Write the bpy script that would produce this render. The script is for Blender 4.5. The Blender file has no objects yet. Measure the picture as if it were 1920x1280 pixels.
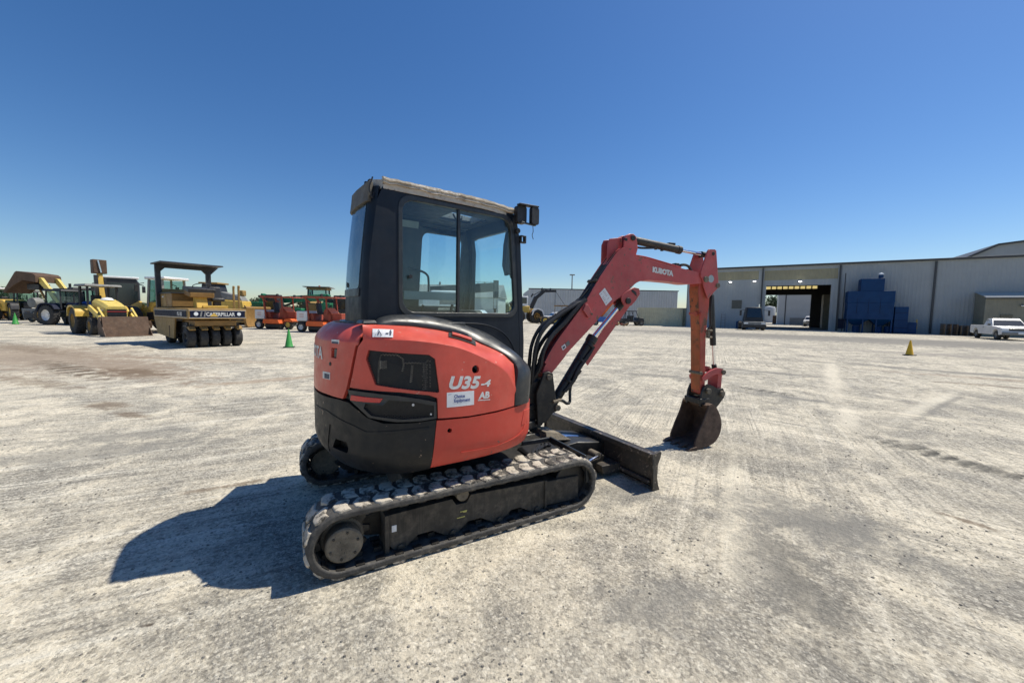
import bpy, bmesh, math, random
from mathutils import Vector, Matrix, Euler
from mathutils.geometry import tessellate_polygon
random.seed(7)
R = math.radians
scene = bpy.context.scene
col = scene.collection

# ------------------------------------------------------------------ camera
CAM_H, PITCH, ROLL, FPX = 1.6047, 0.07464, 0.01557, 730.0     # FPX: focal length in pixels of a 1920 wide frame
cp, sp, cr_, sr = math.cos(PITCH), math.sin(PITCH), math.cos(ROLL), math.sin(ROLL)
_fw = Vector((0, cp, -sp)); _up0 = Vector((0, sp, cp)); _rt0 = Vector((1, 0, 0))
_rt = cr_*_rt0 + sr*_up0
_up = -sr*_rt0 + cr_*_up0
camd = bpy.data.cameras.new('camera'); cam = bpy.data.objects.new('camera', camd); col.objects.link(cam)
camd.sensor_width = 36; camd.lens = FPX/1920*36; camd.clip_start = 0.05; camd.clip_end = 5000
cam.matrix_world = Matrix(((_rt.x, _up.x, -_fw.x, 0), (_rt.y, _up.y, -_fw.y, 0), (_rt.z, _up.z, -_fw.z, CAM_H), (0, 0, 0, 1)))
scene.camera = cam

# ------------------------------------------------------------------ sky, sun, exposure
SUN_EL = R(59.5); SUN_AZ = R(68.3)      # azimuth clockwise from +Y
world = bpy.data.worlds.new('World'); scene.world = world; world.use_nodes = True
wn = world.node_tree
bg = wn.nodes['Background']; sky = wn.nodes.new('ShaderNodeTexSky')
sky.sky_type = 'NISHITA'; sky.sun_disc = False; sky.sun_elevation = SUN_EL; sky.sun_rotation = SUN_AZ
sky.altitude = 0; sky.air_density = 1.0; sky.dust_density = 0.35; sky.ozone_density = 4.2
hs = wn.nodes.new('ShaderNodeHueSaturation'); hs.inputs['Hue'].default_value = .505; hs.inputs['Saturation'].default_value = 1.24
wn.links.new(sky.outputs[0], hs.inputs['Color']); wn.links.new(hs.outputs[0], bg.inputs[0]); bg.inputs[1].default_value = 0.109
sund = bpy.data.lights.new('sun', 'SUN'); sund.energy = 5.0; sund.angle = R(0.53); sund.color = (1.0, 0.94, 0.82)
sun = bpy.data.objects.new('sun', sund); col.objects.link(sun)
sdir = Vector((math.sin(SUN_AZ)*math.cos(SUN_EL), math.cos(SUN_AZ)*math.cos(SUN_EL), math.sin(SUN_EL)))
sun.rotation_euler = sdir.to_track_quat('Z', 'Y').to_euler()
scene.view_settings.view_transform = 'Standard'; scene.view_settings.look = 'None'
scene.view_settings.gamma = 1; scene.view_settings.use_curve_mapping = False
scene.view_settings.exposure = 0.08
scene.render.engine = 'CYCLES'
scene.cycles.max_bounces = 8; scene.cycles.transparent_max_bounces = 16

def gp(u, v, z=0.0):            # where the line of sight through a pixel of the 1920 frame meets the level z
    d = _fw*FPX + _rt*(u-960) + _up*(640-v)
    t = (z-CAM_H)/d.z
    return Vector((d.x*t, d.y*t, z))
def at(u, Y, z=0.0):            # a spot Y metres ahead, in the column u of the frame, at level z
    d = _fw*FPX + _rt*(u-960) + _up*(640-590)
    return Vector((d.x/d.y*Y, Y, z))

# ------------------------------------------------------------------ materials
MATS = {}
def nodes_of(name):
    m = bpy.data.materials.new(name); m.use_nodes = True
    nt = m.node_tree; b = nt.nodes['Principled BSDF']
    return m, nt, b
def mix(nt, fac, a, b):
    n = nt.nodes.new('ShaderNodeMix'); n.data_type = 'RGBA'
    for i, v in ((6, a), (7, b)):
        if isinstance(v, tuple): n.inputs[i].default_value = (*v[:3], 1)
        else: nt.links.new(v, n.inputs[i])
    if isinstance(fac, (int, float)): n.inputs[0].default_value = fac
    else: nt.links.new(fac, n.inputs[0])
    return n.outputs[2]
def noise(nt, scale, detail=5, rough=.6, vec=None, dist=0.0):
    n = nt.nodes.new('ShaderNodeTexNoise'); n.inputs['Scale'].default_value = scale
    n.inputs['Detail'].default_value = detail; n.inputs['Roughness'].default_value = rough
    n.inputs['Distortion'].default_value = dist
    if vec is not None: nt.links.new(vec, n.inputs['Vector'])
    return n.outputs[0]
def ramp(nt, v, p0, p1, c0=0.0, c1=1.0):
    n = nt.nodes.new('ShaderNodeMapRange'); n.clamp = True
    n.inputs[1].default_value = p0; n.inputs[2].default_value = p1; n.inputs[3].default_value = c0; n.inputs[4].default_value = c1
    nt.links.new(v, n.inputs[0]); return n.outputs[0]
def math_(nt, op, a, b=None):
    n = nt.nodes.new('ShaderNodeMath'); n.operation = op
    for i, v in enumerate((a, b)):
        if v is None: continue
        if isinstance(v, (int, float)): n.inputs[i].default_value = v
        else: nt.links.new(v, n.inputs[i])
    return n.outputs[0]
def coords(nt, scale=(1, 1, 1), rot=(0, 0, 0), kind='Object', loc=(0, 0, 0)):
    tc = nt.nodes.new('ShaderNodeTexCoord'); mp = nt.nodes.new('ShaderNodeMapping')
    mp.inputs['Scale'].default_value = scale; mp.inputs['Rotation'].default_value = rot; mp.inputs['Location'].default_value = loc
    nt.links.new(tc.outputs[kind], mp.inputs[0]); return mp.outputs[0]
def bump(nt, b, h, strength, dist):
    n = nt.nodes.new('ShaderNodeBump'); n.inputs['Strength'].default_value = strength; n.inputs['Distance'].default_value = dist
    nt.links.new(h, n.inputs['Height']); nt.links.new(n.outputs[0], b.inputs['Normal'])
def paint(name, c, rough=.45, metal=0.0, dirt=None, amt=.3, scale=6.0, chips=None, chip_amt=.0, var=.12, bmp=0.0, coat=0.0, streak=0.0, spec=.5):
    return paint_(name, c, rough, metal, dirt, amt, scale, chips, chip_amt, var, bmp, coat, streak, spec)
def paint_(name, c, rough=.45, metal=0.0, dirt=None, amt=.3, scale=6.0, chips=None, chip_amt=.0, var=.12, bmp=0.0, coat=0.0, streak=0.0, spec=.5):
    """a painted or plain surface with fading, dust and chips"""
    if name in MATS: return MATS[name]
    m, nt, b = nodes_of(name)
    v = coords(nt)
    n1 = noise(nt, scale, 6, .65, v)
    c2 = tuple(min(1, x*(1+var*1.6)+.01*var) for x in c); c1 = tuple(x*(1-var) for x in c)
    o = mix(nt, ramp(nt, n1, .3, .7), c1, c2)
    if dirt:
        n2 = noise(nt, scale*2.3, 8, .72, v)
        f = ramp(nt, n2, .48, .75, 0, amt)
        f2 = ramp(nt, noise(nt, scale*.5, 4, .6, v), .35, .65, .35, 1.0)
        o = mix(nt, math_(nt, 'MULTIPLY', f, f2), o, dirt)
        if streak:
            vs = coords(nt, (9, 9, .7))
            o = mix(nt, ramp(nt, noise(nt, 2.2, 5, .7, vs), .52, .78, 0, streak), o, dirt)
    if chips:
        n3 = noise(nt, scale*5.5, 3, .55, v)
        n4 = noise(nt, scale*.8, 3, .5, v)
        f = math_(nt, 'MULTIPLY', ramp(nt, n3, .66-chip_amt*.2, .69-chip_amt*.2), ramp(nt, n4, .45, .6))
        o = mix(nt, f, o, chips)
    nt.links.new(o, b.inputs['Base Color'])
    r = ramp(nt, noise(nt, scale*3, 5, .6, v), .3, .7, max(.05, rough-.1), min(1, rough+.14))
    nt.links.new(r, b.inputs['Roughness']); b.inputs['Metallic'].default_value = metal; b.inputs['Specular IOR Level'].default_value = spec
    if coat: b.inputs['Coat Weight'].default_value = coat; b.inputs['Coat Roughness'].default_value = .15
    if bmp: bump(nt, b, noise(nt, scale*8, 4, .6, v), .5, bmp)
    MATS[name] = m; return m
def glass(name, tint=(.55, .72, .72), alpha=.35, rough=.02):
    """thin tinted pane: partly see-through, partly mirror"""
    if name in MATS: return MATS[name]
    m = bpy.data.materials.new(name); m.use_nodes = True; nt = m.node_tree
    for n in list(nt.nodes):
        if n.type == 'BSDF_PRINCIPLED': nt.nodes.remove(n)
    out = nt.nodes['Material Output']
    tr = nt.nodes.new('ShaderNodeBsdfTransparent'); tr.inputs[0].default_value = (*tint, 1)
    gl = nt.nodes.new('ShaderNodeBsdfGlossy'); gl.inputs['Roughness'].default_value = rough; gl.inputs[0].default_value = (.9, .95, 1, 1)
    lw = nt.nodes.new('ShaderNodeLayerWeight'); lw.inputs[0].default_value = .5
    f = math_(nt, 'ADD', math_(nt, 'MULTIPLY', math_(nt, 'POWER', lw.outputs['Facing'], 4.0), .75), .035)
    df = nt.nodes.new('ShaderNodeBsdfDiffuse'); df.inputs[0].default_value = (.35, .42, .42, 1)
    v = coords(nt); dd = ramp(nt, noise(nt, 7, 6, .7, v), .4, .75, alpha*.15, alpha)
    m1 = nt.nodes.new('ShaderNodeMixShader'); nt.links.new(dd, m1.inputs[0]); nt.links.new(tr.outputs[0], m1.inputs[1]); nt.links.new(df.outputs[0], m1.inputs[2])
    m2 = nt.nodes.new('ShaderNodeMixShader'); nt.links.new(f, m2.inputs[0]); nt.links.new(m1.outputs[0], m2.inputs[1]); nt.links.new(gl.outputs[0], m2.inputs[2])
    nt.links.new(m2.outputs[0], out.inputs[0]); MATS[name] = m; return m

DUST = (.42, .37, .29)
ORANGE = paint('faded_orange_paint', (.56, .080, .054), .38, spec=.35, dirt=(.52, .27, .20), amt=.22, streak=.10, scale=4, chips=(.55, .42, .34), chip_amt=-.12, var=.12, coat=.08)
ORANGE2 = paint('orange_weight_paint', (.50, .058, .038), .38, spec=.35, dirt=(.45, .2, .15), amt=.18, scale=3.5, chips=(.15, .1, .08), chip_amt=.0, var=.08, coat=.08)
BOOMRED = paint('faded_red_boom_paint', (.44, .078, .076), .46, spec=.4, dirt=(.42, .22, .18), amt=.4, scale=3.2, chips=(.2, .11, .08), chip_amt=.15, var=.14)
ARMRED = paint('rusty_orange_arm_paint', (.40, .060, .038), .55, dirt=(.24, .095, .03), amt=1.0, scale=3.0, chips=(.12, .06, .03), chip_amt=.5, var=.2, streak=.8)
CABDARK = paint('blue_black_cab_paint', (.0030, .0078, .0165), .45, dirt=(.07, .075, .08), amt=.12, scale=3, var=.2, streak=.06, spec=.3)
CHAR = paint('charcoal_cast_iron', (.0095, .0105, .0115), .5, spec=.35, dirt=(.12, .10, .08), amt=.18, scale=4, chips=(.45, .32, .22), chip_amt=.0, var=.2, bmp=.002)
TRIM = paint('black_plastic_trim', (.020, .023, .026), .36, dirt=(.2, .19, .17), amt=.22, scale=5, var=.15)
BLACK = paint('black_rubber_hose', (.012, .012, .013), .5, dirt=(.12, .11, .1), amt=.3, scale=20)
DARKST = paint('grimy_black_steel', (.012, .0115, .011), .5, dirt=(.15, .12, .08), amt=.45, scale=7, var=.3, bmp=.002)
BLADE = paint('worn_blade_steel', (.040, .035, .030), .45, dirt=(.22, .16, .10), amt=.6, scale=6, chips=(.25, .2, .15), chip_amt=.3, var=.3, bmp=.002)
FRAME = paint('dusty_track_frame_steel', (.044, .039, .032), .65, spec=.3, dirt=(.21, .175, .13), amt=.85, scale=5, var=.3, bmp=.003, streak=.3)
RUST = paint('rusty_bucket_steel', (.085, .050, .033), .7, dirt=(.20, .14, .09), amt=.6, scale=9, var=.35, bmp=.004)
MUDDISC = paint('mud_caked_steel', (.15, .125, .09), .85, dirt=(.33, .28, .2), amt=.6, scale=14, var=.3, chips=(.03, .03, .03), chip_amt=.3, bmp=.006)
CHROME = paint('chrome_rod', (.75, .75, .78), .16, 1.0, var=.05)
WHITEST = paint('white_sticker', (.72, .73, .74), .5, dirt=(.5, .45, .38), amt=.4, scale=12, var=.05)
INK = paint('dark_print', (.05, .06, .09), .6, var=.05)
SILVER = paint('silver_lettering', (.62, .62, .60), .45, dirt=(.35, .3, .26), amt=.4, scale=20, var=.1)
REDREF = paint('red_reflector', (.55, .012, .015), .2, var=.1, coat=.6)
RUBBER = paint('track_rubber', (.050, .047, .043), .75, dirt=(.24, .21, .165), amt=.75, scale=10, var=.3, bmp=.004)
TYRE = paint('tyre_rubber', (.028, .027, .026), .8, dirt=(.16, .14, .11), amt=.5, scale=5, var=.3)
ROOFM = paint('peeling_cab_roof', (.42, .40, .36), .6, dirt=(.30, .17, .085), amt=.7, scale=7, chips=(.12, .06, .03), chip_amt=.3, var=.15, bmp=.003)
ROOFSIDE = paint('weathered_roof_edge', (.33, .29, .23), .7, dirt=(.13, .065, .03), amt=1.0, scale=8, chips=(.50, .46, .40), chip_amt=.7, var=.3, bmp=.006)
HEADERM = paint('grimy_rear_header', (.085, .078, .065), .65, dirt=(.22, .19, .15), amt=.6, scale=6, var=.3)
SEATM = paint('seat_vinyl', (.03, .031, .034), .6, var=.2)
INTER = paint('cab_interior_grey', (.038, .045, .048), .6, var=.2, dirt=(.2, .18, .16), amt=.3)
SILVERPLATE = paint('pale_grey_plate', (.34, .40, .40), .5, var=.1)
CABGLASS = glass('cab_glass', (.90, .975, .975), .02)
REARGLASS = glass('rear_cab_glass', (.40, .46, .48), .30)

def mud_lug():
    m, nt, b = nodes_of('mud_caked_lug')
    oi = nt.nodes.new('ShaderNodeObjectInfo')
    tc = nt.nodes.new('ShaderNodeTexCoord')
    add = nt.nodes.new('ShaderNodeVectorMath'); add.operation = 'ADD'
    nt.links.new(tc.outputs['Object'], add.inputs[0]); nt.links.new(oi.outputs['Location'], add.inputs[1])
    n1 = noise(nt, 22, 6, .7, add.outputs[0]); n2 = noise(nt, 4.5, 3, .5, add.outputs[0])
    s = math_(nt, 'ADD', n1, math_(nt, 'MULTIPLY', n2, .8))
    o = mix(nt, ramp(nt, s, .78, .95), (.06, .054, .045), (.52, .46, .37))
    nt.links.new(o, b.inputs['Base Color']); b.inputs['Roughness'].default_value = .9
    bump(nt, b, n1, .8, .012); return m
LUGM = mud_lug()

# ------------------------------------------------------------------ mesh tools
class MB:
    """collects shapes into one mesh"""
    def __init__(s): s.v = []; s.f = []
    def add(s, vs, fs):
        o = len(s.v); s.v += [Vector(a) for a in vs]; s.f += [tuple(i+o for i in f) for f in fs]; return s
    def box(s, c, d, rot=None, taper=1.0, tx=None):
        hx, hy, hz = d[0]/2, d[1]/2, d[2]/2; ty = taper; tx = taper if tx is None else tx
        vs = [Vector((x*hx*(tx if z > 0 else 1), y*hy*(ty if z > 0 else 1), z*hz)) for z in (-1, 1) for y in (-1, 1) for x in (-1, 1)]
        if rot is not None:
            M = Euler(rot).to_matrix() if not isinstance(rot, Matrix) else rot
            vs = [M @ a for a in vs]
        vs = [a+Vector(c) for a in vs]
        return s.add(vs, [(0, 2, 3, 1), (4, 5, 7, 6), (0, 1, 5, 4), (2, 6, 7, 3), (0, 4, 6, 2), (1, 3, 7, 5)])
    def bar(s, p0, p1, w, h=None, up=(0, 0, 1)):
        p0, p1 = Vector(p0), Vector(p1); d = (p1-p0).normalized(); h = h or w
        u = Vector(up); a = d.cross(u)
        if a.length < 1e-4: a = d.cross(Vector((0, 1, 0)))
        a.normalize(); b = a.cross(d)
        vs = [p+a*(i*w/2)+b*(j*h/2) for p in (p0, p1) for i, j in ((-1, -1), (1, -1), (1, 1), (-1, 1))]
        return s.add(vs, [(0, 1, 2, 3), (7, 6, 5, 4), (0, 4, 5, 1), (1, 5, 6, 2), (2, 6, 7, 3), (3, 7, 4, 0)])
    def cyl(s, p0, p1, r0, r1=None, n=20, caps=True):
        return s.tube([p0, p1], [r0, r0 if r1 is None else r1], n, caps)
    def tube(s, pts, r, n=8, caps=True):
        pts = [Vector(p) for p in pts]; m = len(pts)
        rs = r if isinstance(r, (list, tuple)) else [r]*m
        o = len(s.v); a = None
        for i, p in enumerate(pts):
            d = (pts[min(i+1, m-1)]-pts[max(i-1, 0)]).normalized()
            if a is None:
                a = d.cross(Vector((0, 0, 1)))
                if a.length < .05: a = d.cross(Vector((0, 1, 0)))
            a = (a-d*a.dot(d)).normalized(); b = d.cross(a)
            for k in range(n):
                t = 2*math.pi*k/n; s.v.append(p+a*(math.cos(t)*rs[i])+b*(math.sin(t)*rs[i]))
        for i in range(m-1):
            for k in range(n):
                k2 = (k+1) % n; s.f.append((o+i*n+k, o+i*n+k2, o+(i+1)*n+k2, o+(i+1)*n+k))
        if caps:
            s.f.append(tuple(o+k for k in range(n))[::-1]); s.f.append(tuple(o+(m-1)*n+k for k in range(n)))
        return s
    def prism(s, poly, y0, y1, axes='xz'):
        """poly in a plane, given thickness along the third axis"""
        n = len(poly)
        def P(a, b, t): return {'xz': (a, t, b), 'xy': (a, b, t), 'yz': (t, a, b)}[axes]
        vs = [P(a, b, y0) for a, b in poly]+[P(a, b, y1) for a, b in poly]
        tri = tessellate_polygon([[Vector((a, b, 0)) for a, b in poly]])
        fs = [tuple(t) for t in tri]+[tuple(i+n for i in t)[::-1] for t in tri]
        fs += [(i, (i+1) % n, (i+1) % n+n, i+n) for i in range(n)]
        return s.add(vs, fs)
    def lathe(s, prof, c=(0, 0, 0), axis='z', n=24):
        """prof: list of (radius, height)"""
        o = len(s.v); c = Vector(c)
        for r, h in prof:
            for k in range(n):
                t = 2*math.pi*k/n; x, y = r*math.cos(t), r*math.sin(t)
                p = {'z': (x, y, h), 'y': (x, h, y), 'x': (h, x, y)}[axis]; s.v.append(c+Vector(p))
        for i in range(len(prof)-1):
            for k in range(n):
                k2 = (k+1) % n; s.f.append((o+i*n+k, o+i*n+k2, o+(i+1)*n+k2, o+(i+1)*n+k))
        return s
    def loft(s, rings, closed=True, caps=True):
        o = len(s.v); n = len(rings[0])
        for r in rings: s.v += [Vector(p) for p in r]
        for i in range(len(rings)-1):
            for k in range(n if closed else n-1):
                k2 = (k+1) % n; s.f.append((o+i*n+k, o+i*n+k2, o+(i+1)*n+k2, o+(i+1)*n+k))
        if caps and closed:
            s.f.append(tuple(o+k for k in range(n))[::-1]); s.f.append(tuple(o+(len(rings)-1)*n+k for k in range(n)))
        return s
    def build(s, name, mat, parent=None, frame=None, bevel=0.0, smooth=35, seg=2, fix=True):
        me = bpy.data.meshes.new(name)
        me.from_pydata([tuple((frame @ a) if frame is not None else a) for a in s.v], [], s.f); me.update()
        if fix:
            bm = bmesh.new(); bm.from_mesh(me); bmesh.ops.recalc_face_normals(bm, faces=bm.faces); bm.to_mesh(me); bm.free()
        if mat: me.materials.append(mat)
        if smooth:
            me.shade_smooth(); me.set_sharp_from_angle(angle=R(smooth))
        o = bpy.data.objects.new(name, me); col.objects.link(o); o.parent = parent
        if bevel:
            md = o.modifiers.new('edge', 'BEVEL'); md.width = bevel; md.segments = seg; md.limit_method = 'ANGLE'; md.angle_limit = R(40)
            md.harden_normals = False
        return o
def thing(name, label, cat, loc=(0, 0, 0), yaw=0.0, group=None, scale=1.0):
    o = bpy.data.objects.new(name, None); col.objects.link(o); o.empty_display_size = .3
    o.location = loc; o.rotation_euler = (0, 0, yaw); o.scale = (scale,)*3; o['label'] = label; o['category'] = cat
    if group: o['group'] = group
    return o
def tag(o, label, cat, group=None):
    o['label'] = label; o['category'] = cat
    if group: o['group'] = group
    return o
def struct(o): o['kind'] = 'structure'; return o
def dup(root, loc, yaw, label, group=None, scale=None):
    """a copy of a thing together with its parts and sub-parts"""
    kids = {}
    for o in bpy.data.objects: kids.setdefault(o.parent, []).append(o)
    def cpy(o, par):
        c = o.copy(); col.objects.link(c); c.parent = par
        for ch in kids.get(o, []): cpy(ch, c)
        return c
    r = cpy(root, None); r.location = loc; r.rotation_euler = (0, 0, yaw); r['label'] = label
    if group: r['group'] = group
    if scale: r.scale = (scale,)*3
    return r
def smooth_path(P, n=8):
    P = [Vector(p) for p in P]; Q = [2*P[0]-P[1]]+P+[2*P[-1]-P[-2]]; out = []
    for i in range(len(P)-1):
        p0, p1, p2, p3 = Q[i:i+4]
        for k in range(n):
            t = k/n; out.append(.5*((2*p1)+(-p0+p2)*t+(2*p0-5*p1+4*p2-p3)*t*t+(-p0+3*p1-3*p2+p3)*t**3))
    out.append(P[-1]); return out
def rrect(x0, z0, x1, z1, r, n=5, skew=0.0):
    """rounded rectangle, skew shifts x1 side at the top"""
    pts = []
    for cx, cz, a0 in ((x1-r, z0+r, -90), (x1-r, z1-r, 0), (x0+r, z1-r, 90), (x0+r, z0+r, 180)):
        for k in range(n+1):
            t = R(a0+90*k/n); pts.append((cx+r*math.cos(t), cz+r*math.sin(t)))
    return [(x+(skew*(z-z0)/(z1-z0) if x > (x0+x1)/2 else 0), z) for x, z in pts]
def panel_mesh(outer, holes, fn, thick, cuts=((), ()), lift=0.0):
    """flat outline with holes, cut along grid lines, bent by fn(a, b, d) -> point, and given thickness"""
    loops = [[Vector((a, b, 0)) for a, b in outer]]+[[Vector((a, b, 0)) for a, b in h] for h in holes]
    flat = [p for l in loops for p in l]
    bm = bmesh.new(); vs = [bm.verts.new(p) for p in flat]
    for t in tessellate_polygon(loops):
        try: bm.faces.new([vs[i] for i in t])
        except ValueError: pass
    for ax, vals in enumerate(cuts):
        no = Vector((1, 0, 0)) if ax == 0 else Vector((0, 1, 0))
        for c in vals:
            bmesh.ops.bisect_plane(bm, geom=bm.verts[:]+bm.edges[:]+bm.faces[:], dist=1e-5, plane_co=no*c, plane_no=no)
    bm.verts.ensure_lookup_table(); bm.verts.index_update()
    n = len(bm.verts); P = [(v.co.x, v.co.y) for v in bm.verts]
    mb = MB(); mb.v = [Vector(fn(a, b, lift)) for a, b in P]+[Vector(fn(a, b, lift-thick)) for a, b in P]
    for f in bm.faces:
        idx = tuple(v.index for v in f.verts); mb.f.append(idx); mb.f.append(tuple(i+n for i in idx)[::-1])
    for e in bm.edges:
        if len(e.link_faces) == 1:
            a, b = e.verts[0].index, e.verts[1].index; mb.f.append((a, b, b+n, a+n))
    bm.free(); return mb
def frange(a, b, d):
    out = []; x = a
    while x < b: out.append(x); x += d
    return out
def text_flat(s, size, shear=0.0, width=1.0, bold=0.0, spacing=1.0):
    """2-D triangles of a word, left-bottom at 0,0; returns verts (x, y), faces, width"""
    cu = bpy.data.curves.new('t', 'FONT'); cu.body = s; cu.size = size; cu.shear = shear; cu.offset = bold; cu.space_character = spacing
    cu.resolution_u = 3
    o = bpy.data.objects.new('t', cu); col.objects.link(o)
    dg = bpy.context.evaluated_depsgraph_get(); me = bpy.data.meshes.new_from_object(o.evaluated_get(dg))
    vs = [(v.co.x*width, v.co.y) for v in me.vertices]; fs = [tuple(p.vertices) for p in me.polygons]
    col.objects.unlink(o); bpy.data.objects.remove(o); bpy.data.meshes.remove(me)
    w = max((v[0] for v in vs), default=0)
    return vs, fs, w
def text_obj(s, size, fn, mat, parent, name='lettering', width=1.0, shear=0.0, bold=0.0, fit=None, frame=None, spacing=1.0):
    vs, fs, w = text_flat(s, size, shear, width, bold, spacing)
    k = fit/w if fit else 1.0
    mb = MB(); mb.add([fn(x*k, y) for x, y in vs], fs)
    o = mb.build(name, mat, parent, frame, smooth=0, fix=False); return o
Rz = lambda a: Matrix.Rotation(a, 4, 'Z')
T = lambda x, y, z=0: Matrix.Translation((x, y, z))
# ================================================================== ground
def ground_material():
    m, nt, b = nodes_of('pale_compacted_gravel')
    tc = nt.nodes.new('ShaderNodeTexCoord'); v = tc.outputs['Object']
    sx = nt.nodes.new('ShaderNodeSeparateXYZ'); nt.links.new(v, sx.inputs[0]); X, Y = sx.outputs[0], sx.outputs[1]
    def stretched(theta, along, across, sc=1.0, det=7, dist=.6):
        mp = nt.nodes.new('ShaderNodeMapping'); mp.vector_type = 'TEXTURE'
        mp.inputs['Rotation'].default_value = (0, 0, theta); mp.inputs['Scale'].default_value = (along, across, 1)
        nt.links.new(v, mp.inputs[0]); return noise(nt, sc, det, .66, mp.outputs[0], dist)
    fine = noise(nt, 24, 5, .72, v); grit = noise(nt, 85, 3, .6, v)
    med = noise(nt, 3.0, 8, .72, v, .5); big = noise(nt, .85, 8, .66, v, .9); huge = noise(nt, .16, 5, .6, v, .6)
    vo = nt.nodes.new('ShaderNodeTexVoronoi'); vo.inputs['Scale'].default_value = 58; nt.links.new(v, vo.inputs['Vector']); peb = vo.outputs['Distance']
    CRM, GRY = (.660, .590, .455), (.335, .310, .258)
    tone = math_(nt, 'ADD', math_(nt, 'MULTIPLY', big, .55), math_(nt, 'ADD', math_(nt, 'MULTIPLY', med, .30), math_(nt, 'MULTIPLY', huge, .15)))
    grey = ramp(nt, tone, .55, .43)
    o = mix(nt, grey, CRM, GRY)
    # tyre-swept streaks, one family per part of the yard
    L = ramp(nt, X, .5, -2.5); Rr = ramp(nt, X, .3, 1.6); far = ramp(nt, Y, 6, 11)
    s1 = stretched(R(28), 3.2, .16); s2 = stretched(R(58), 2.6, .13); s3 = stretched(R(-14), 9, .8); s4 = stretched(R(-40), 3.5, .22); s5 = stretched(R(4), 14, 1.3)
    def lay(o, s, lo, hi, w, c, amt): return mix(nt, math_(nt, 'MULTIPLY', ramp(nt, s, lo, hi, 0, amt), w), o, c)
    o = lay(o, s1, .54, .66, L, (.76, .71, .59), .8); o = lay(o, s1, .44, .34, L, (.34, .32, .275), .55)
    o = lay(o, s2, .54, .68, Rr, (.76, .70, .57), .6); o = lay(o, s2, .45, .33, Rr, (.33, .31, .27), .55)
    o = lay(o, s4, .57, .68, Rr, (.30, .285, .25), .5)
    o = lay(o, s3, .52, .66, far, (.36, .34, .295), .65); o = lay(o, s3, .44, .32, far, (.70, .64, .53), .5)
    o = lay(o, s5, .53, .66, far, (.28, .26, .225), .5)
    s6 = stretched(R(63), 3.5, .034, 1, 3, .25); s7 = stretched(R(-46), 4.5, .040, 1, 3, .25); s8 = stretched(R(26), 4.5, .038, 1, 3, .25)
    w6 = math_(nt, 'MULTIPLY', Rr, ramp(nt, huge, .42, .55)); w7 = math_(nt, 'MULTIPLY', ramp(nt, big, .46, .56), ramp(nt, X, 1.5, 4)); w8 = math_(nt, 'MULTIPLY', L, ramp(nt, big, .56, .44))
    for s_, w_ in ((s6, w6), (s7, w7), (s8, w8)):
        o = lay(o, s_, .54, .62, w_, (.78, .71, .57), .6); o = lay(o, s_, .46, .38, w_, (.22, .205, .17), .7)
    GR_ = 0
    # grain: broken stone shows where the fines are swept away
    o = mix(nt, math_(nt, 'MULTIPLY', ramp(nt, peb, .38, .66, 0, .5), math_(nt, 'ADD', math_(nt, 'MULTIPLY', grey, .75), .15)), o, (.13, .12, .105))
    lump = noise(nt, 10, 10, .82, v); patch = ramp(nt, noise(nt, 1.3, 4, .6, v), .40, .60, .25, 1.0)
    o = mix(nt, math_(nt, 'MULTIPLY', ramp(nt, lump, .44, .36, 0, .8), patch), o, (.16, .148, .122))
    o = mix(nt, ramp(nt, lump, .57, .66, 0, .6), o, (.80, .745, .61))
    def rand_cells(sc):
        q = nt.nodes.new('ShaderNodeTexVoronoi'); q.inputs['Scale'].default_value = sc; nt.links.new(v, q.inputs['Vector'])
        s_ = nt.nodes.new('ShaderNodeSeparateColor'); nt.links.new(q.outputs['Color'], s_.inputs[0]); return s_.outputs[0]
    for sc, lo_, hi_, y0, y1 in ((80, .42, .34, -9, -8), (42, .34, .22, -9, -8), (15, .38, .30, 5, 9)):
        rc = rand_cells(sc); wy = ramp(nt, Y, y0, y1)
        o = mix(nt, math_(nt, 'MULTIPLY', wy, ramp(nt, rc, .88, .94, 0, lo_)), o, (.11, .10, .082)); o = mix(nt, math_(nt, 'MULTIPLY', wy, ramp(nt, rc, .12, .07, 0, hi_)), o, (.86, .80, .66))
    o = mix(nt, ramp(nt, fine, .43, .35, 0, .7), o, (.17, .16, .14))
    o = mix(nt, ramp(nt, fine, .60, .72, 0, .5), o, (.80, .76, .66))
    o = mix(nt, ramp(nt, grit, .33, .26, 0, .7), o, (.09, .085, .075))
    o = mix(nt, ramp(nt, grit, .66, .74, 0, .5), o, (.82, .79, .72))
    hgt = math_(nt, 'ADD', math_(nt, 'MULTIPLY', fine, .9), math_(nt, 'ADD', math_(nt, 'MULTIPLY', med, 2.2), math_(nt, 'ADD', math_(nt, 'MULTIPLY', grit, .4), math_(nt, 'MULTIPLY', math_(nt, 'MULTIPLY', peb, grey), -.35))))
    hgt = math_(nt, 'ADD', hgt, math_(nt, 'MULTIPLY', math_(nt, 'MULTIPLY', s1, L), 1.4)); hgt = math_(nt, 'ADD', hgt, math_(nt, 'MULTIPLY', math_(nt, 'MULTIPLY', s2, Rr), 1.4))
    hgt = math_(nt, 'ADD', hgt, math_(nt, 'MULTIPLY', math_(nt, 'MULTIPLY', s6, w6), .9)); hgt = math_(nt, 'ADD', hgt, math_(nt, 'MULTIPLY', math_(nt, 'MULTIPLY', s7, w7), .9))
    hbox = [hgt]
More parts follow.
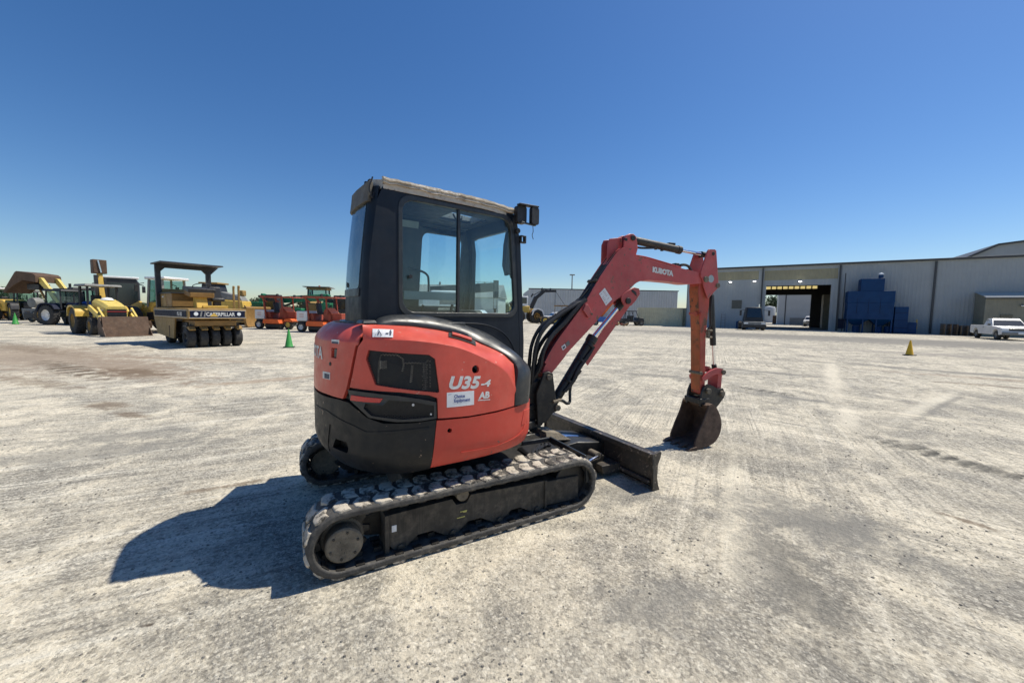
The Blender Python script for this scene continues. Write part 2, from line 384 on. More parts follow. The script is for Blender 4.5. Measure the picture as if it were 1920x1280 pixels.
    def blob(o, p, rx, ry, rot, c, amt, edge=.45, rip=0):
        mp = nt.nodes.new('ShaderNodeMapping'); mp.vector_type = 'TEXTURE'
        mp.inputs['Location'].default_value = (p.x, p.y, 0); mp.inputs['Rotation'].default_value = (0, 0, rot); mp.inputs['Scale'].default_value = (rx, ry, 1)
        nt.links.new(v, mp.inputs[0])
        ln = nt.nodes.new('ShaderNodeVectorMath'); ln.operation = 'LENGTH'; nt.links.new(mp.outputs[0], ln.inputs[0])
        d = math_(nt, 'ADD', ln.outputs['Value'], math_(nt, 'MULTIPLY', math_(nt, 'SUBTRACT', med, .5), 3.2))
        d = math_(nt, 'ADD', d, math_(nt, 'MULTIPLY', math_(nt, 'SUBTRACT', fine, .5), 1.2))
        mk = ramp(nt, d, edge, 1.2, amt, 0)
        if rip:
            sp_ = nt.nodes.new('ShaderNodeSeparateXYZ'); nt.links.new(mp.outputs[0], sp_.inputs[0])
            w = math_(nt, 'SINE', math_(nt, 'ADD', math_(nt, 'MULTIPLY', sp_.outputs[0], rip), math_(nt, 'MULTIPLY', med, 7)))
            mk = math_(nt, 'MULTIPLY', mk, ramp(nt, w, -.6, .8, .15, 1)); hbox[0] = math_(nt, 'ADD', hbox[0], math_(nt, 'MULTIPLY', mk, -1.2))
        return mix(nt, mk, o, c)
    BR = (.16, .115, .075); BR2 = (.29, .225, .165); GR = (.125, .118, .10); GR2 = (.22, .21, .185)
    for args in ((gp(70, 668), 6.5, 2.4, R(-28), BR2, .75), (gp(250, 690), 3.6, .9, R(-30), BR2, .75), (gp(235, 697), 1.1, .35, R(-20), (.20, .145, .10), .8), (gp(125, 691), 2.4, .30, R(-31), (.105, .078, .052), .9, .5, 26), (gp(255, 700), 1.2, .5, R(-25), BR, .55),
                 (gp(60, 715), 2.2, .25, R(-20), BR, .5), (gp(330, 672), 4.5, .35, R(-10), BR2, .6), (gp(510, 712), 1.6, .25, R(40), (.36, .27, .19), .6), (gp(20, 650), 5, .6, R(-25), BR, .5),
                 (gp(205, 760), .5, .22, R(-30), BR, .7), (gp(250, 778), .35, .12, R(-20), BR, .7), (gp(240, 815), .9, .3, R(25), GR2, .6), (gp(150, 850), 1.3, .35, R(25), GR2, .6), (gp(420, 912), .35, .05, R(28), BR, .7),
                 (gp(280, 1171), .030, .014, R(15), (.10, .08, .06), .95, .3), (gp(370, 770), .16, .03, R(28), (.20, .16, .12), .8),
                 (gp(1432, 733), .62, .13, R(-53), GR, .85, .5, 20), (gp(1470, 743), .8, .2, R(-40), GR2, .8), (gp(1430, 697), 2.2, .2, R(-38), GR2, .8), (gp(1230, 704), 1.2, .3, R(-20), GR2, .6),
                 (gp(1715, 840), .5, .20, R(-68), GR, .6, .5, 16), (gp(1790, 862), .55, .22, R(-68), GR, .85, .55, 22), (gp(1850, 876), .35, .16, R(-68), GR, .7, .5, 16), (gp(1560, 700), 4.5, .20, R(52), (.74, .67, .53), .6, .4), (gp(1590, 780), 1.2, .16, R(50), (.74, .67, .53), .6, .4), (gp(1376, 930), 1.3, .10, R(60), (.76, .69, .54), .6, .4), (gp(1760, 765), 2.4, .07, R(34), GR2, .7, .3), (gp(1745, 755), 2.6, .12, R(34), (.72, .66, .53), .5, .3),
                 (gp(1820, 700), 5, .4, R(-42), GR2, .8), (gp(1880, 712), 2.5, .4, R(-40), BR2, .5), (gp(1840, 722), .9, .2, R(-35), BR, .45), (gp(1810, 975), .16, .05, R(-60), BR, .75),
                 (gp(1500, 960), .8, .35, R(-30), GR2, .7), (gp(1560, 1000), .7, .3, R(-30), GR2, .6), (gp(1450, 1050), .25, .6, R(-20), GR2, .6), (gp(1520, 1110), .22, .65, R(-20), GR, .45), (gp(1240, 1130), .35, .2, R(20), GR2, .6), (gp(1180, 920), .5, .2, R(30), GR2, .6),
                 (gp(1640, 638), 24, 5.5, R(-38), (.20, .19, .17), .85, .7), (gp(1880, 672), 8, 1.2, R(-40), (.27, .25, .22), .6, .5), (at(1250, 45), 18, 3, R(-12), (.33, .31, .27), .7, .5), (at(1330, 30), 10, 1.2, R(-25), (.30, .285, .25), .6, .5)):
        o = blob(o, *args)
    nt.links.new(o, b.inputs['Base Color']); b.inputs['Roughness'].default_value = .95; b.inputs['Specular IOR Level'].default_value = .2
    bump(nt, b, hbox[0], .8, .018)
    return m
GROUND = ground_material()
xs = sorted(set([-3000, -1200, -500, -200, -90, -50, -30]+[i*.5-16 for i in range(65)]+[20, 30, 50, 90, 200, 500, 1200, 3000]))
ys = sorted(set([-300, -60, -12]+[i*.5-4 for i in range(49)]+[22, 26, 32, 40, 60, 90, 150, 300, 700, 1500, 4000]))
g = MB()
from mathutils import noise as mn
def gh(x, y):
    if abs(x) > 16 or y > 20 or y < -4: return 0.0
    k = min(1, (16-abs(x))/4, (20-y)/5, (y+4)/2)
    ex_, ey_ = x+.63, y-3.36
    near = min(1.0, max(0.0, (math.hypot(ex_, ey_)-3.4)/1.5))
    return k*near*.022*(mn.noise(Vector((x*.45, y*.45, 0)))+.5*mn.noise(Vector((x*1.3, y*1.3, 3))))
for y in ys:
    for x in xs: g.v.append(Vector((x, y, gh(x, y))))
nx = len(xs)
g.f = [(j*nx+i, j*nx+i+1, (j+1)*nx+i+1, (j+1)*nx+i) for j in range(len(ys)-1) for i in range(nx-1)]
ground = struct(g.build('ground', GROUND, smooth=80, fix=False))

# loose stones lying on the ground
st = MB(); rs = random.Random(3)
def stone(mb, p, r, rnd):
    q = []
    for z, k in ((-.35, .7), (.15, 1.0), (.55, .55)):
        a0 = rnd.random()*6.28
        q.append([(p[0]+math.cos(a0+t*2*math.pi/5)*r*k*rnd.uniform(.7, 1.2), p[1]+math.sin(a0+t*2*math.pi/5)*r*k*rnd.uniform(.7, 1.2), p[2]+z*r) for t in range(5)])
    mb.loft(q)
n = 0
while n < 9000:
    d = 1.0+9.5*rs.random()**1.3; a = R(rs.uniform(-56, 56)); x, y = d*math.sin(a), d*math.cos(a)
    if y < .8: continue
    if mn.noise(Vector((x*.9, y*.9, 9)))+.35*mn.noise(Vector((x*4, y*4, 2))) < rs.uniform(-.25, .55): continue
    r = min(.0085, .0017*rs.paretovariate(1.9)) * (1+d*.05)
    stone(st, (x, y, gh(x, y)+r*.1), r, rs); n += 1
STONE = paint('loose_grey_stone', (.15, .14, .12), .9, scale=9, var=.7, dirt=(.5, .46, .4), amt=.9)
so = st.build('gravel', STONE, smooth=0, fix=False); so['kind'] = 'stuff'; so['label'] = 'small loose stones scattered over the pale yard'

# ================================================================== the mini excavator
ex = thing('mini_excavator', 'coral orange mini excavator with dark cab, black cast tail and rubber tracks', 'mini excavator', (-0.628, 3.365, 0), 0.5116)
FS = Rz(R(8))                                # house, turned 8 degrees on the tracks
FB = T(1.17, .10) @ Rz(R(-8))                # boom plane

# ---- tracks
ZC, RO, XA, LUG = .220, .196, .868, .024
def track_path(n=30):
    P = []
    for k in range(n+1): t = R(90+180*k/n); P.append((-XA+RO*math.cos(t), ZC+RO*math.sin(t)))
    for k in range(1, 12): P.append((-XA+2*XA*k/12, ZC-RO))
    for k in range(n+1): t = R(-90+180*k/n); P.append((XA+RO*math.cos(t), ZC+RO*math.sin(t)))
    for k in range(1, 12): x = XA-2*XA*k/12; P.append((x, ZC+RO-.006*math.sin(math.pi*k/12)))
    return P
TP = track_path()
TL = [0.0]
for i in range(len(TP)): a, b_ = TP[i], TP[(i+1) % len(TP)]; TL.append(TL[-1]+math.hypot(b_[0]-a[0], b_[1]-a[1]))
def track_at(s):
    s %= TL[-1]
    for i in range(len(TP)):
        if TL[i+1] >= s:
            a, b_ = TP[i], TP[(i+1) % len(TP)]; t = (s-TL[i])/(TL[i+1]-TL[i])
            return a[0]+(b_[0]-a[0])*t, a[1]+(b_[1]-a[1])*t, math.atan2(b_[1]-a[1], b_[0]-a[0])
lug_me = None
def lug_shape():
    mb = MB(); rr = random.Random(5)
    ring = lambda z, k, sk: [(x*k+sk, y*(.96 if z else 1), z) for x, y in ((-.050, -.066), (.022, -.072), (.056, -.02), (.048, .048), (.020, .070), (-.044, .062), (-.030, 0))]
    mb.loft([ring(-.002, 1.10, 0), ring(.012, 1.02, 0), ring(.020, .93, .002), ring(.024, .66, .004)])
    return mb
for side, y0 in (('near', -.70), ('far', .70)):
    mb = MB(); prof = [(-.15, -.004), (-.138, .010), (.138, .010), (.15, -.004), (.15, -.030), (.142, -.036), (-.142, -.036), (-.15, -.030)]
    rings = []
    for i in range(len(TP)):
        a = TP[i-1]; c = TP[(i+1) % len(TP)]; d = Vector((c[0]-a[0], 0, c[1]-a[1])).normalized(); nrm = Vector((-d.z, 0, d.x))*-1
        nrm = Vector((d.z, 0, -d.x))
        p = Vector((TP[i][0], y0, TP[i][1]))
        rings.append([p+Vector((0, py, 0))+nrm*pn for py, pn in prof])
    rings.append(rings[0]); mb.loft(rings, caps=False)
    trk = mb.build('track', RUBBER, ex, bevel=.004)
    # steel core teeth on the inside of the belt
    tb = MB(); nT = 40
    for k in range(nT):
        x, z, a = track_at(TL[-1]*k/nT); M = Matrix.Rotation(-a, 3, 'Y')
        for yy in (-.035, .035):
            c = Vector((x, y0+yy, z))+M @ Vector((0, 0, .045)); tb.box(c, (.045, .02, .045), rot=M)
        for yy in (-.115, .115):
            c = Vector((x, y0+yy, z))+M @ Vector((0, 0, .038)); tb.box(c, (.05, .05, .010), rot=M)
    tt = tb.build('core_teeth', DARKST, trk, smooth=0); tt['kind'] = 'stuff'
    nL = 40
    for k in range(nL):
        for row, yy in ((0, -.078), (1, .078)):
            x, z, a = track_at(TL[-1]*(k+.5*row)/nL)
            if lug_me is None:
                lo = lug_shape().build('lug', LUGM, trk, bevel=.004); lug_me = lo.data
            else:
                lo = bpy.data.objects.new('lug', lug_me); col.objects.link(lo); lo.parent = trk
                md = lo.modifiers.new('edge', 'BEVEL'); md.width = .004; md.segments = 1; md.limit_method = 'ANGLE'
            # outward normal of the belt is -z of the frame that follows the path
            M = Matrix.Rotation(-a, 4, 'Y') @ Matrix.Rotation(math.pi, 4, 'X')
            if row: M = M @ Matrix.Scale(-1, 4, (0, 1, 0))
            sc = random.uniform(.9, 1.1)
            on_top = z > ZC+.1
            k3 = .85+(random.uniform(-.12, .2) if on_top else random.uniform(-.1, 0))
            lo.matrix_local = T(x, y0+yy, z) @ M @ Matrix.Diagonal((sc, random.uniform(.94, 1.06), k3, 1))

def side_frame(sy):
    y1 = sy*.60; y2 = sy*.775
    a, b_ = min(y1, y2), max(y1, y2)
    top = [(-.60, .30), (-.17, .31), (-.14, .262), (-.06, .262), (-.03, .312), (.60, .285)]
    bot = [(.60, .075), (.56, .045), (.50, .045), (.46, .075), (.38, .118), (.30, .118), (.24, .075), (.225, .045), (.17, .045), (.13, .075), (.05, .12), (-.05, .12), (-.11, .075), (-.14, .045), (-.195, .045), (-.235, .075), (-.31, .12), (-.41, .12), (-.47, .075), (-.50, .042), (-.55, .042), (-.60, .10)]
    sf = MB().prism(top+bot, a, b_).build('track_frame', FRAME, ex, bevel=.006)
    MB().prism([(.615, .275), (.93, .262), (.945, .25), (.945, .07), (.93, .06), (.615, .075)], a+.01*(sy < 0)*0, b_-.0).build('idler_guard', FRAME, sf, bevel=.008)
    MB().box((.607, sy*.69, .17), (.02, .20, .24)).build('frame_rib', FRAME, sf, bevel=.003)
    MB().box((-.612, sy*.69, .175), (.028, .21, .27)).build('frame_rib', FRAME, sf, bevel=.003)
    # drive
    mb = MB(); n = 11
    poly = []
    for k in range(n):
        for dt, r in ((-.35, .128), (-.16, .165), (.16, .165), (.35, .128)):
            t = 2*math.pi*(k+dt)/n; poly.append((-XA+r*math.cos(t), ZC+r*math.sin(t)))
    spk = mb.prism(poly, sy*.70-.012, sy*.70+.012).build('sprocket', DARKST, ex, bevel=.003)
    mc = MB().lathe([(0, 0), (.098, 0), (.108, -.008), (.108, -.09), (.125, -.10), (.125, -.16), (0, -.16)], (0, 0, 0), 'y', 32)
    mc = mc.build('motor_cover', MUDDISC, spk, frame=T(-.865, sy*.815, .196) @ (Matrix.Identity(4) if sy > 0 else Matrix.Scale(-1, 4, (0, 1, 0)) @ Matrix.Scale(-1, 4, (0, 1, 0))), bevel=.003) if sy > 0 else MB().lathe([(0, 0), (.098, 0), (.108, .008), (.108, .09), (.125, .10), (.125, .16), (0, .16)], (-.865, -.815, .196), 'y', 32).build('motor_cover', MUDDISC, spk, bevel=.003)
    bt = MB()
    for k in range(6):
        t = k*math.pi/3+.3; bt.cyl((-.865+.08*math.cos(t), sy*.812, .196+.08*math.sin(t)), (-.865+.08*math.cos(t), sy*.822, .196+.08*math.sin(t)), .008, n=6)
    bo = bt.build('cover_bolts', FRAME, spk); bo['kind'] = 'stuff'
    MB().prism([(-.62, .27), (-.74, .25), (-.80, .20), (-.72, .12), (-.62, .10)], sy*.60-.02, sy*.60+.02).build('motor_bracket', DARKST, ex, bevel=.004)
    MB().cyl((XA, sy*.60, ZC), (XA, sy*.755, ZC), .150, n=32).build('idler', DARKST, ex, bevel=.008)
    for x in (-.523, -.167, .199, .527):
        rl = MB().cyl((x, sy*.60, .105), (x, sy*.755, .105), .055, n=24).build('roller', DARKST, ex, bevel=.008)
        MB().cyl((x, sy*.77, .072), (x, sy*.790, .072), .022, n=14).build('roller_cap', FRAME, rl, bevel=.003)
    cr = MB().cyl((-.10, sy*.62, .335), (-.10, sy*.80, .335), .045, n=20).build('carrier_roller', MUDDISC, ex, bevel=.005)
for sy in (-1, 1): side_frame(sy)
# little yellow grease-point notes and round tie-down label on the near frame
lb = MB()
for x, z, w in ((-.085, .205, .05), (-.075, .198, .025), (-.105, .165, .06)): lb.box((x, -.777, z), (w, .003, .006))
lb.build('grease_note', paint('yellow_print', (.55, .50, .14), .6, dirt=(.2, .17, .12), amt=.5), ex)
MB().box((-.565, -.777, .205), (.03, .003, .042)).build('tie_down_label', WHITEST, ex)
# centre frame and slew ring
MB().loft([[(-.45, -.60, .22), (.45, -.60, .22), (.45, .60, .22), (-.45, .60, .22)], [(-.42, -.60, .36), (.5, -.60, .36), (.5, .60, .36), (-.42, .60, .36)], [(-.3, -.34, .44), (.36, -.34, .44), (.36, .34, .44), (-.3, .34, .44)]]).build('centre_frame', DARKST, ex, bevel=.01)
MB().cyl((0, 0, .43), (0, 0, .56), .36, n=40).build('slew_ring', DARKST, ex, bevel=.005)
# front deck over the blade pivot: plates, lip, folded rubber flap
dk = MB().prism([(.30, -.62), (.86, -.60), (.97, -.50), (.985, .45), (.9, .6), (.30, .62)], .372, .392, 'xy').build('front_deck', DARKST, ex, bevel=.004)
MB().bar((.99, -.80, .408), (1.0, -.27, .412), .02, .05).build('deck_lip', TRIM, dk, bevel=.004)
MB().bar((.70, -.25, .408), (.99, -.27, .412), .022, .04).build('deck_lip', TRIM, dk, bevel=.004)
MB().bar((1.0, -.80, .40), (1.01, -.80, .20), .03, .03).build('deck_lip', TRIM, dk, bevel=.004)
MB().loft([[(.58, -.60, .40), (.93, -.62, .40), (.93, -.36, .40), (.60, -.32, .40)], [(.60, -.58, .425), (.9, -.6, .418), (.9, -.4, .43), (.63, -.36, .425)]]).build('rubber_flap', BLACK, dk, bevel=.008)
fl = MB()
for i in range(5): fl.tube(smooth_path([(.62+.05*i, -.55+.03*i, .425), (.7+.04*i, -.47, .44+.008*(i % 2)), (.76+.03*i, -.40, .428)], 4), .014, 6)
fl.build('travel_hose', BLACK, dk)

# ---- blade
prof = [(1.735, .335), (1.775, .345), (1.79, .335), (1.772, .28), (1.757, .20), (1.757, .12), (1.775, .05), (1.80, -.0), (1.775, .002), (1.748, .05), (1.73, .12), (1.73, .20), (1.742, .27)]
bl = MB().prism(prof, -.865, .865).build('blade', BLADE, ex, bevel=.003)
MB().box((1.728, 0, .315), (.05, 1.70, .05)).build('blade_top_rail', BLADE, bl, bevel=.006)
MB().box((1.722, 0, .07), (.04, 1.68, .035), rot=(0, .3, 0)).build('blade_low_rail', BLADE, bl, bevel=.005)
for sy in (-1, 1):
    MB().prism([(1.695, .345), (1.80, .362), (1.812, .345), (1.80, .30), (1.772, .24), (1.768, .12), (1.785, .05), (1.805, .0), (1.775, -.0), (1.715, .01), (1.712, .20), (1.695, .23)], sy*.875-.012, sy*.875+.012).build('end_plate', BLADE, bl, bevel=.004)
MB().box((1.704, -.89, .275), (.012, .004, .055)).build('end_slot', BLACK, bl)
arms = []
for sy in (-1, 1):
    am = MB().bar((.62, sy*.40, .20), (1.60, sy*.33, .13), .07, .11).build('blade_arm', DARKST, ex, bevel=.006)
    MB().prism([(1.48, .13), (1.72, .12), (1.72, .03), (1.50, .05)], sy*.33-.14, sy*.33+.10).build('arm_gusset', BLADE, am, bevel=.004)
    MB().cyl((1.50, sy*.33-.06, .20), (1.50, sy*.33+.06, .20), .04, n=14).build('arm_pin', MUDDISC, am, bevel=.004)
MB().cyl((.98, -.44, .17), (1.33, -.44, .187), .035, n=16).build('angle_cylinder', DARKST, ex, bevel=.004)
MB().cyl((1.32, -.44, .187), (1.56, -.36, .195), .016, n=14).build('angle_rod', CHROME, ex)
MB().prism([(1.05, .28), (1.40, .31), (1.72, .26), (1.74, .08), (1.5, .06), (1.05, .14)], -.22, .22).build('blade_saddle', DARKST, ex, bevel=.01)
MB().cyl((.80, 0, .36), (1.25, 0, .33), .05, n=18).build('lift_cylinder', DARKST, ex, bevel=.004)
MB().cyl((1.25, 0, .33), (1.55, 0, .27), .022, n=14).build('lift_rod', CHROME, ex)
MB().loft([[(1.03, -.17, .36), (1.36, -.14, .31), (1.36, .14, .31), (1.03, .17, .36)], [(1.05, -.13, .43), (1.22, -.11, .40), (1.22, .11, .40), (1.05, .13, .43)]]).build('saddle_cover', MUDDISC, ex, bevel=.006)

# ---- house: outer skin as a plan curve with height
FPTS = [(-.75, .75), (-.90, .45), (-.965, .1), (-.95, -.2), (-.86, -.48), (-.70, -.67), (-.45, -.79), (-.15, -.83), (.15, -.82), (.38, -.75), (.5, -.62), (.55, -.46), (.56, -.3)]
FC = smooth_path([(x, y, 0) for x, y in FPTS], 12)
FL = [0.0]
for i in range(1, len(FC)): FL.append(FL[-1]+(FC[i]-FC[i-1]).length)
def skin_xy(s):
    if s <= 0: d = (FC[1]-FC[0]).normalized(); return FC[0]+d*s, d
    if s >= FL[-1]: d = (FC[-1]-FC[-2]).normalized(); return FC[-1]+d*(s-FL[-1]), d
    for i in range(1, len(FL)):
        if FL[i] >= s:
            t = (s-FL[i-1])/(FL[i]-FL[i-1]); p = FC[i-1].lerp(FC[i], t)
            a = (FC[min(i+1, len(FC)-1)]-FC[max(i-2, 0)]).normalized(); return p, a
def skin(s, z, d=0.0):
    p, tg = skin_xy(s); n = Vector((tg.y, -tg.x, 0)); 
    if n.dot(p) < 0 and s < 2.6: n = -n
    ins = 0.0
    if z < .70: ins += ((.70-z)/.17)**2*.085
    if z > 1.0: ins += .016*((z-1.0)/.42)**2
    q = p+n*(d-ins); return Vector((q.x, q.y, z))
def sgrid(a, b, d=.045): return frange(a+d*.37, b, d)
def skin_panel(name, poly, mat, holes=(), thick=.03, lift=0.0, parent=ex, bevel=.005, ds=.045, dz=.06):
    ss = [p[0] for p in poly]; zs = [p[1] for p in poly]
    mb = panel_mesh(poly, holes, skin, thick, (sgrid(min(ss), max(ss), ds), sgrid(min(zs), max(zs), dz)), lift)
    return mb.build(name, mat, parent, FS, bevel=bevel, smooth=30)
def sm2(pts, n=5): return [(p.x, p.y) for p in smooth_path([(a, b, 0) for a, b in pts], n)]

# inner dark body behind the covers
core = MB(); rings = []
CTOP = [(0, 1.36), (1.4, 1.36), (1.75, 1.34), (1.967, 1.30), (2.157, 1.22), (2.30, 1.08), (2.40, .90), (3.2, .88)]
for t_, d in ((0, -.08), (.1, -.045), (.3, -.04), (.93, -.05), (1.0, -.09)):
    ztop = lambda s: CTOP[0][1] if s <= 0 else next((a[1]+(q[1]-a[1])*(s-a[0])/(q[0]-a[0]) for a, q in zip(CTOP, CTOP[1:]) if s <= q[0]), .88)
    rings.append([skin(s, .52+(ztop(s)-.52)*t_, d) for s in frange(0, 3.17, .09)]+[Vector((.55, .40, .52+.36*t_)), Vector((.45, .62, .52+.36*t_)), Vector((0, .80, .52+.8*t_)), Vector((-.45, .80, .52+.84*t_))])
core.loft(rings); core.build('body_core', DARKST, ex, FS, smooth=60)
# cast counterweight, dark
cwtop = [(1.845, .905)]+[(1.70, .893), (1.515, .893), (1.404, .925), (1.33, .970), (1.257, 1.008), (1.15, 1.014), (.995, 1.008), (.65, 1.004), (.3, 1.0), (-.3, 1.0)]
cw = skin_panel('counterweight', [(-.3, .53), (.6, .53), (1.2, .53), (1.60, .535), (1.72, .545), (1.812, .565)]+cwtop, CHAR, thick=.06, bevel=.008, holes=[[(x, z) for x, z in ((1.062, .672), (1.235, .668), (1.25, .70), (1.235, .742), (1.11, .742))]])
MB().loft([[skin(s, z, -.075) for s, z in ((1.03, .65), (1.28, .65), (1.28, .77), (1.03, .77))], [skin(s, z, -.13) for s, z in ((1.03, .65), (1.28, .65), (1.28, .77), (1.03, .77))]]).build('hook_pocket', BLACK, cw, FS)
skin_panel('raised_face', [(.70, .80), (.72, .905), (.99, .915), (1.30, .865), (1.40, .835), (1.80, .862), (1.80, .848), (1.40, .818), (1.04, .83), (.985, .62), (.95, .62)], CHAR, thick=.02, lift=.005, parent=cw, bevel=.004)
hs = cw
# bottom pan closing the underside
MB().prism([tuple(skin(s, .53, -.085).to_2d()) for s in frange(0, 3.17, .12)]+[(.45, .60), (0, .72), (-.45, .72)], .525, .54, 'xy').build('belly_pan', DARKST, ex, FS)
# lower side cover, orange
lc = skin_panel('lower_side_cover', [(1.815, .572), (1.95, .58), (2.3, .58), (2.55, .585), (2.80, .60), (3.02, .63), (3.10, .70), (3.12, .88), (3.05, .905), (2.664, .908), (2.474, .903), (2.30, .893), (2.074, .890), (1.849, .898)], ORANGE2, thick=.035, bevel=.009,
    holes=[[(1.935+.016*math.cos(t*math.pi/5), .822+.016*math.sin(t*math.pi/5)) for t in range(10)]])
skin_panel('pressed_ridge', sm2([(2.02, .648), (2.30, .640), (2.52, .665), (2.60, .70), (2.66, .80)], 4)+[(2.645, .81)]+sm2([(2.585, .71), (2.51, .678), (2.30, .652), (2.02, .660)], 4), ORANGE2, thick=.012, lift=.0035, parent=lc, bevel=.002)
skin_panel('pressed_ridge', [(2.56, .745), (2.70, .76), (2.70, .85), (2.60, .86)], ORANGE2, thick=.012, lift=.004, parent=lc, bevel=.003)
# hood: wall and sloping top in one sheet
CREASE = [(1.372, 1.418), (1.558, 1.422), (1.745, 1.412), (1.967, 1.375), (2.157, 1.303), (2.339, 1.208), (2.427, 1.125), (2.478, 1.02)]
def interp(tab, x):
    if x <= tab[0][0]: return tab[0][1:]
    for a, b_ in zip(tab, tab[1:]):
        if x <= b_[0]:
            t = (x-a[0])/(b_[0]-a[0]); return tuple(p+(q-p)*t for p, q in zip(a[1:], b_[1:]))
    return tab[-1][1:]
CR = sm2(CREASE, 6)
INN = [(1.372, -.80, -.52, 1.512), (1.45, -.72, -.50, 1.512), (1.70, -.46, -.50, 1.497), (1.87, -.25, -.50, 1.466), (2.0, -.10, -.50, 1.432), (2.10, .0, -.52, 1.400), (2.18, .05, -.57, 1.365), (2.27, .12, -.63, 1.330), (2.35, .18, -.69, 1.290), (2.43, .235, -.755, 1.215), (2.478, .215, -.812, 1.04)]
grille_hole = [(1.412, 1.355), (1.80, 1.327), (1.84, 1.298), (1.866, 1.088), (1.855, 1.080), (1.463, 1.138), (1.396, 1.298)]
wall = [(1.270, 1.108), (1.45, 1.102), (1.62, 1.094), (1.80, 1.068), (1.853, 1.045), (1.857, .912), (2.074, .902), (2.30, .907), (2.474, .916)]+CR[::-1]+[(1.335, 1.373), (1.297, 1.208)]
keyh = [(2.125+.028*math.cos(t*math.pi/7), 1.215+.028*math.sin(t*math.pi/7)) for t in range(14)]
hood = skin_panel('hood', wall, ORANGE, holes=[grille_hole, keyh], thick=.025, bevel=.006)
tp = MB(); rows = []
for s, z in CR:
    ix, iy, iz = interp(INN, s); a = skin(s, z); b_ = Vector((ix, iy, iz)); row = []
    for k in range(9):
        t = k/8; th = t*math.pi/2
        w = .5*t+.5*(1-math.cos(th)); h_ = .35*t+.65*math.sin(th)
        row.append(Vector((a.x+(b_.x-a.x)*w, a.y+(b_.y-a.y)*w, a.z+(b_.z-a.z)*h_)))
    rows.append(row)
no = len(rows[0])
def sheet(mb, rows, th=.02):
    o = len(mb.v); n0 = len(rows); m0 = len(rows[0])
    for r in rows: mb.v += [Vector(p) for p in r]
    for r in rows: mb.v += [Vector(p)+Vector((0, 0, -th)) for p in r]
    N = n0*m0
    for i in range(n0-1):
        for j in range(m0-1):
            q = (o+i*m0+j, o+i*m0+j+1, o+(i+1)*m0+j+1, o+(i+1)*m0+j); mb.f.append(q); mb.f.append(tuple(a+N for a in q)[::-1])
    rim = [(i, 0) for i in range(n0)]+[(n0-1, j) for j in range(1, m0)]+[(i, m0-1) for i in range(n0-2, -1, -1)]+[(0, j) for j in range(m0-2, 0, -1)]
    idx = [o+i*m0+j for i, j in rim]
    for a, b_ in zip(idx, idx[1:]+idx[:1]): mb.f.append((a, b_, b_+N, a+N))
    return mb
sheet(tp, rows, .02).build('hood_top', ORANGE, hood, FS, bevel=.003, smooth=50)
# hand grip pressed into the hood top
hg = None
# grille: dark pit, engine bits and lattice
pit = MB().loft([[skin(s, z, -.03) for s, z in grille_hole], [skin(s, z, -.13)-Vector((0, 0, 0)) for s, z in grille_hole]])
gr = pit.build('engine_grille', BLACK, hood, FS, smooth=0)
bits = MB()
PALE = paint('dusty_engine_parts', (.20, .18, .14), .8, var=.4, dirt=(.4, .34, .26), amt=.6, scale=25)
bits.tube([skin(s, z, -.028) for s, z in ((1.47, 1.14), (1.475, 1.28), (1.49, 1.325), (1.60, 1.325), (1.635, 1.30), (1.64, 1.255), (1.63, 1.22))], .006, 6)
bits.tube([skin(s, z, -.028) for s, z in ((1.64, 1.272), (1.70, 1.275), (1.78, 1.27), (1.80, 1.29))], .005, 6)
bits.box(skin(1.505, 1.262, -.028), (.045, .01, .05)); bits.tube([skin(s, z, -.028) for s, z in ((1.695, 1.26), (1.69, 1.20), (1.685, 1.15))], .008, 6)
for k in range(12): bits.box(skin(1.775+.004*(k % 2), 1.105+.014*k, -.028), (.03, .012, .007))
for k in range(9): bits.box(skin(1.81, 1.12+.02*k, -.028), (.006, .01, .012))
bo = bits.build('engine_parts', PALE, hood, FS)
def lattice(name, poly, pitch, w, mat, parent, d=.0, ang=(32, -32)):
    mb = MB(); n = len(poly)
    for a in ang:
        dx, dz = math.cos(R(a)), math.sin(R(a)); nxx, nz = -dz, dx
        pr = [p[0]*nxx+p[1]*nz for p in poly]; c = min(pr)+pitch/2
        while c < max(pr):
            hits = []
            for i in range(n):
                p, q = poly[i], poly[(i+1) % n]; a0 = p[0]*nxx+p[1]*nz-c; a1 = q[0]*nxx+q[1]*nz-c
                if a0*a1 < 0: t = a0/(a0-a1); hits.append(((p[0]+(q[0]-p[0])*t), (p[1]+(q[1]-p[1])*t)))
            hits.sort(key=lambda h_: h_[0]*dx+h_[1]*dz)
            for h0, h1 in zip(hits[::2], hits[1::2]):
                ns = max(1, int(math.dist(h0, h1)/.08))
                for i in range(ns):
                    p = tuple(h0[k]+(h1[k]-h0[k])*i/ns for k in (0, 1)); q = tuple(h0[k]+(h1[k]-h0[k])*(i+1)/ns for k in (0, 1))
                    vs = [skin(p[0]+e*nxx*w/2, p[1]+e*nz*w/2, d) for e in (-1, 1)]+[skin(q[0]+e*nxx*w/2, q[1]+e*nz*w/2, d) for e in (1, -1)]
                    mb.add(vs, [(0, 1, 2, 3)])
            c += pitch
    o = mb.build(name, mat, parent, FS, smooth=0, fix=False); o['kind'] = 'stuff'; return o
lattice('grille_mesh', grille_hole, .011, .0030, BLACK, hood, -.012)
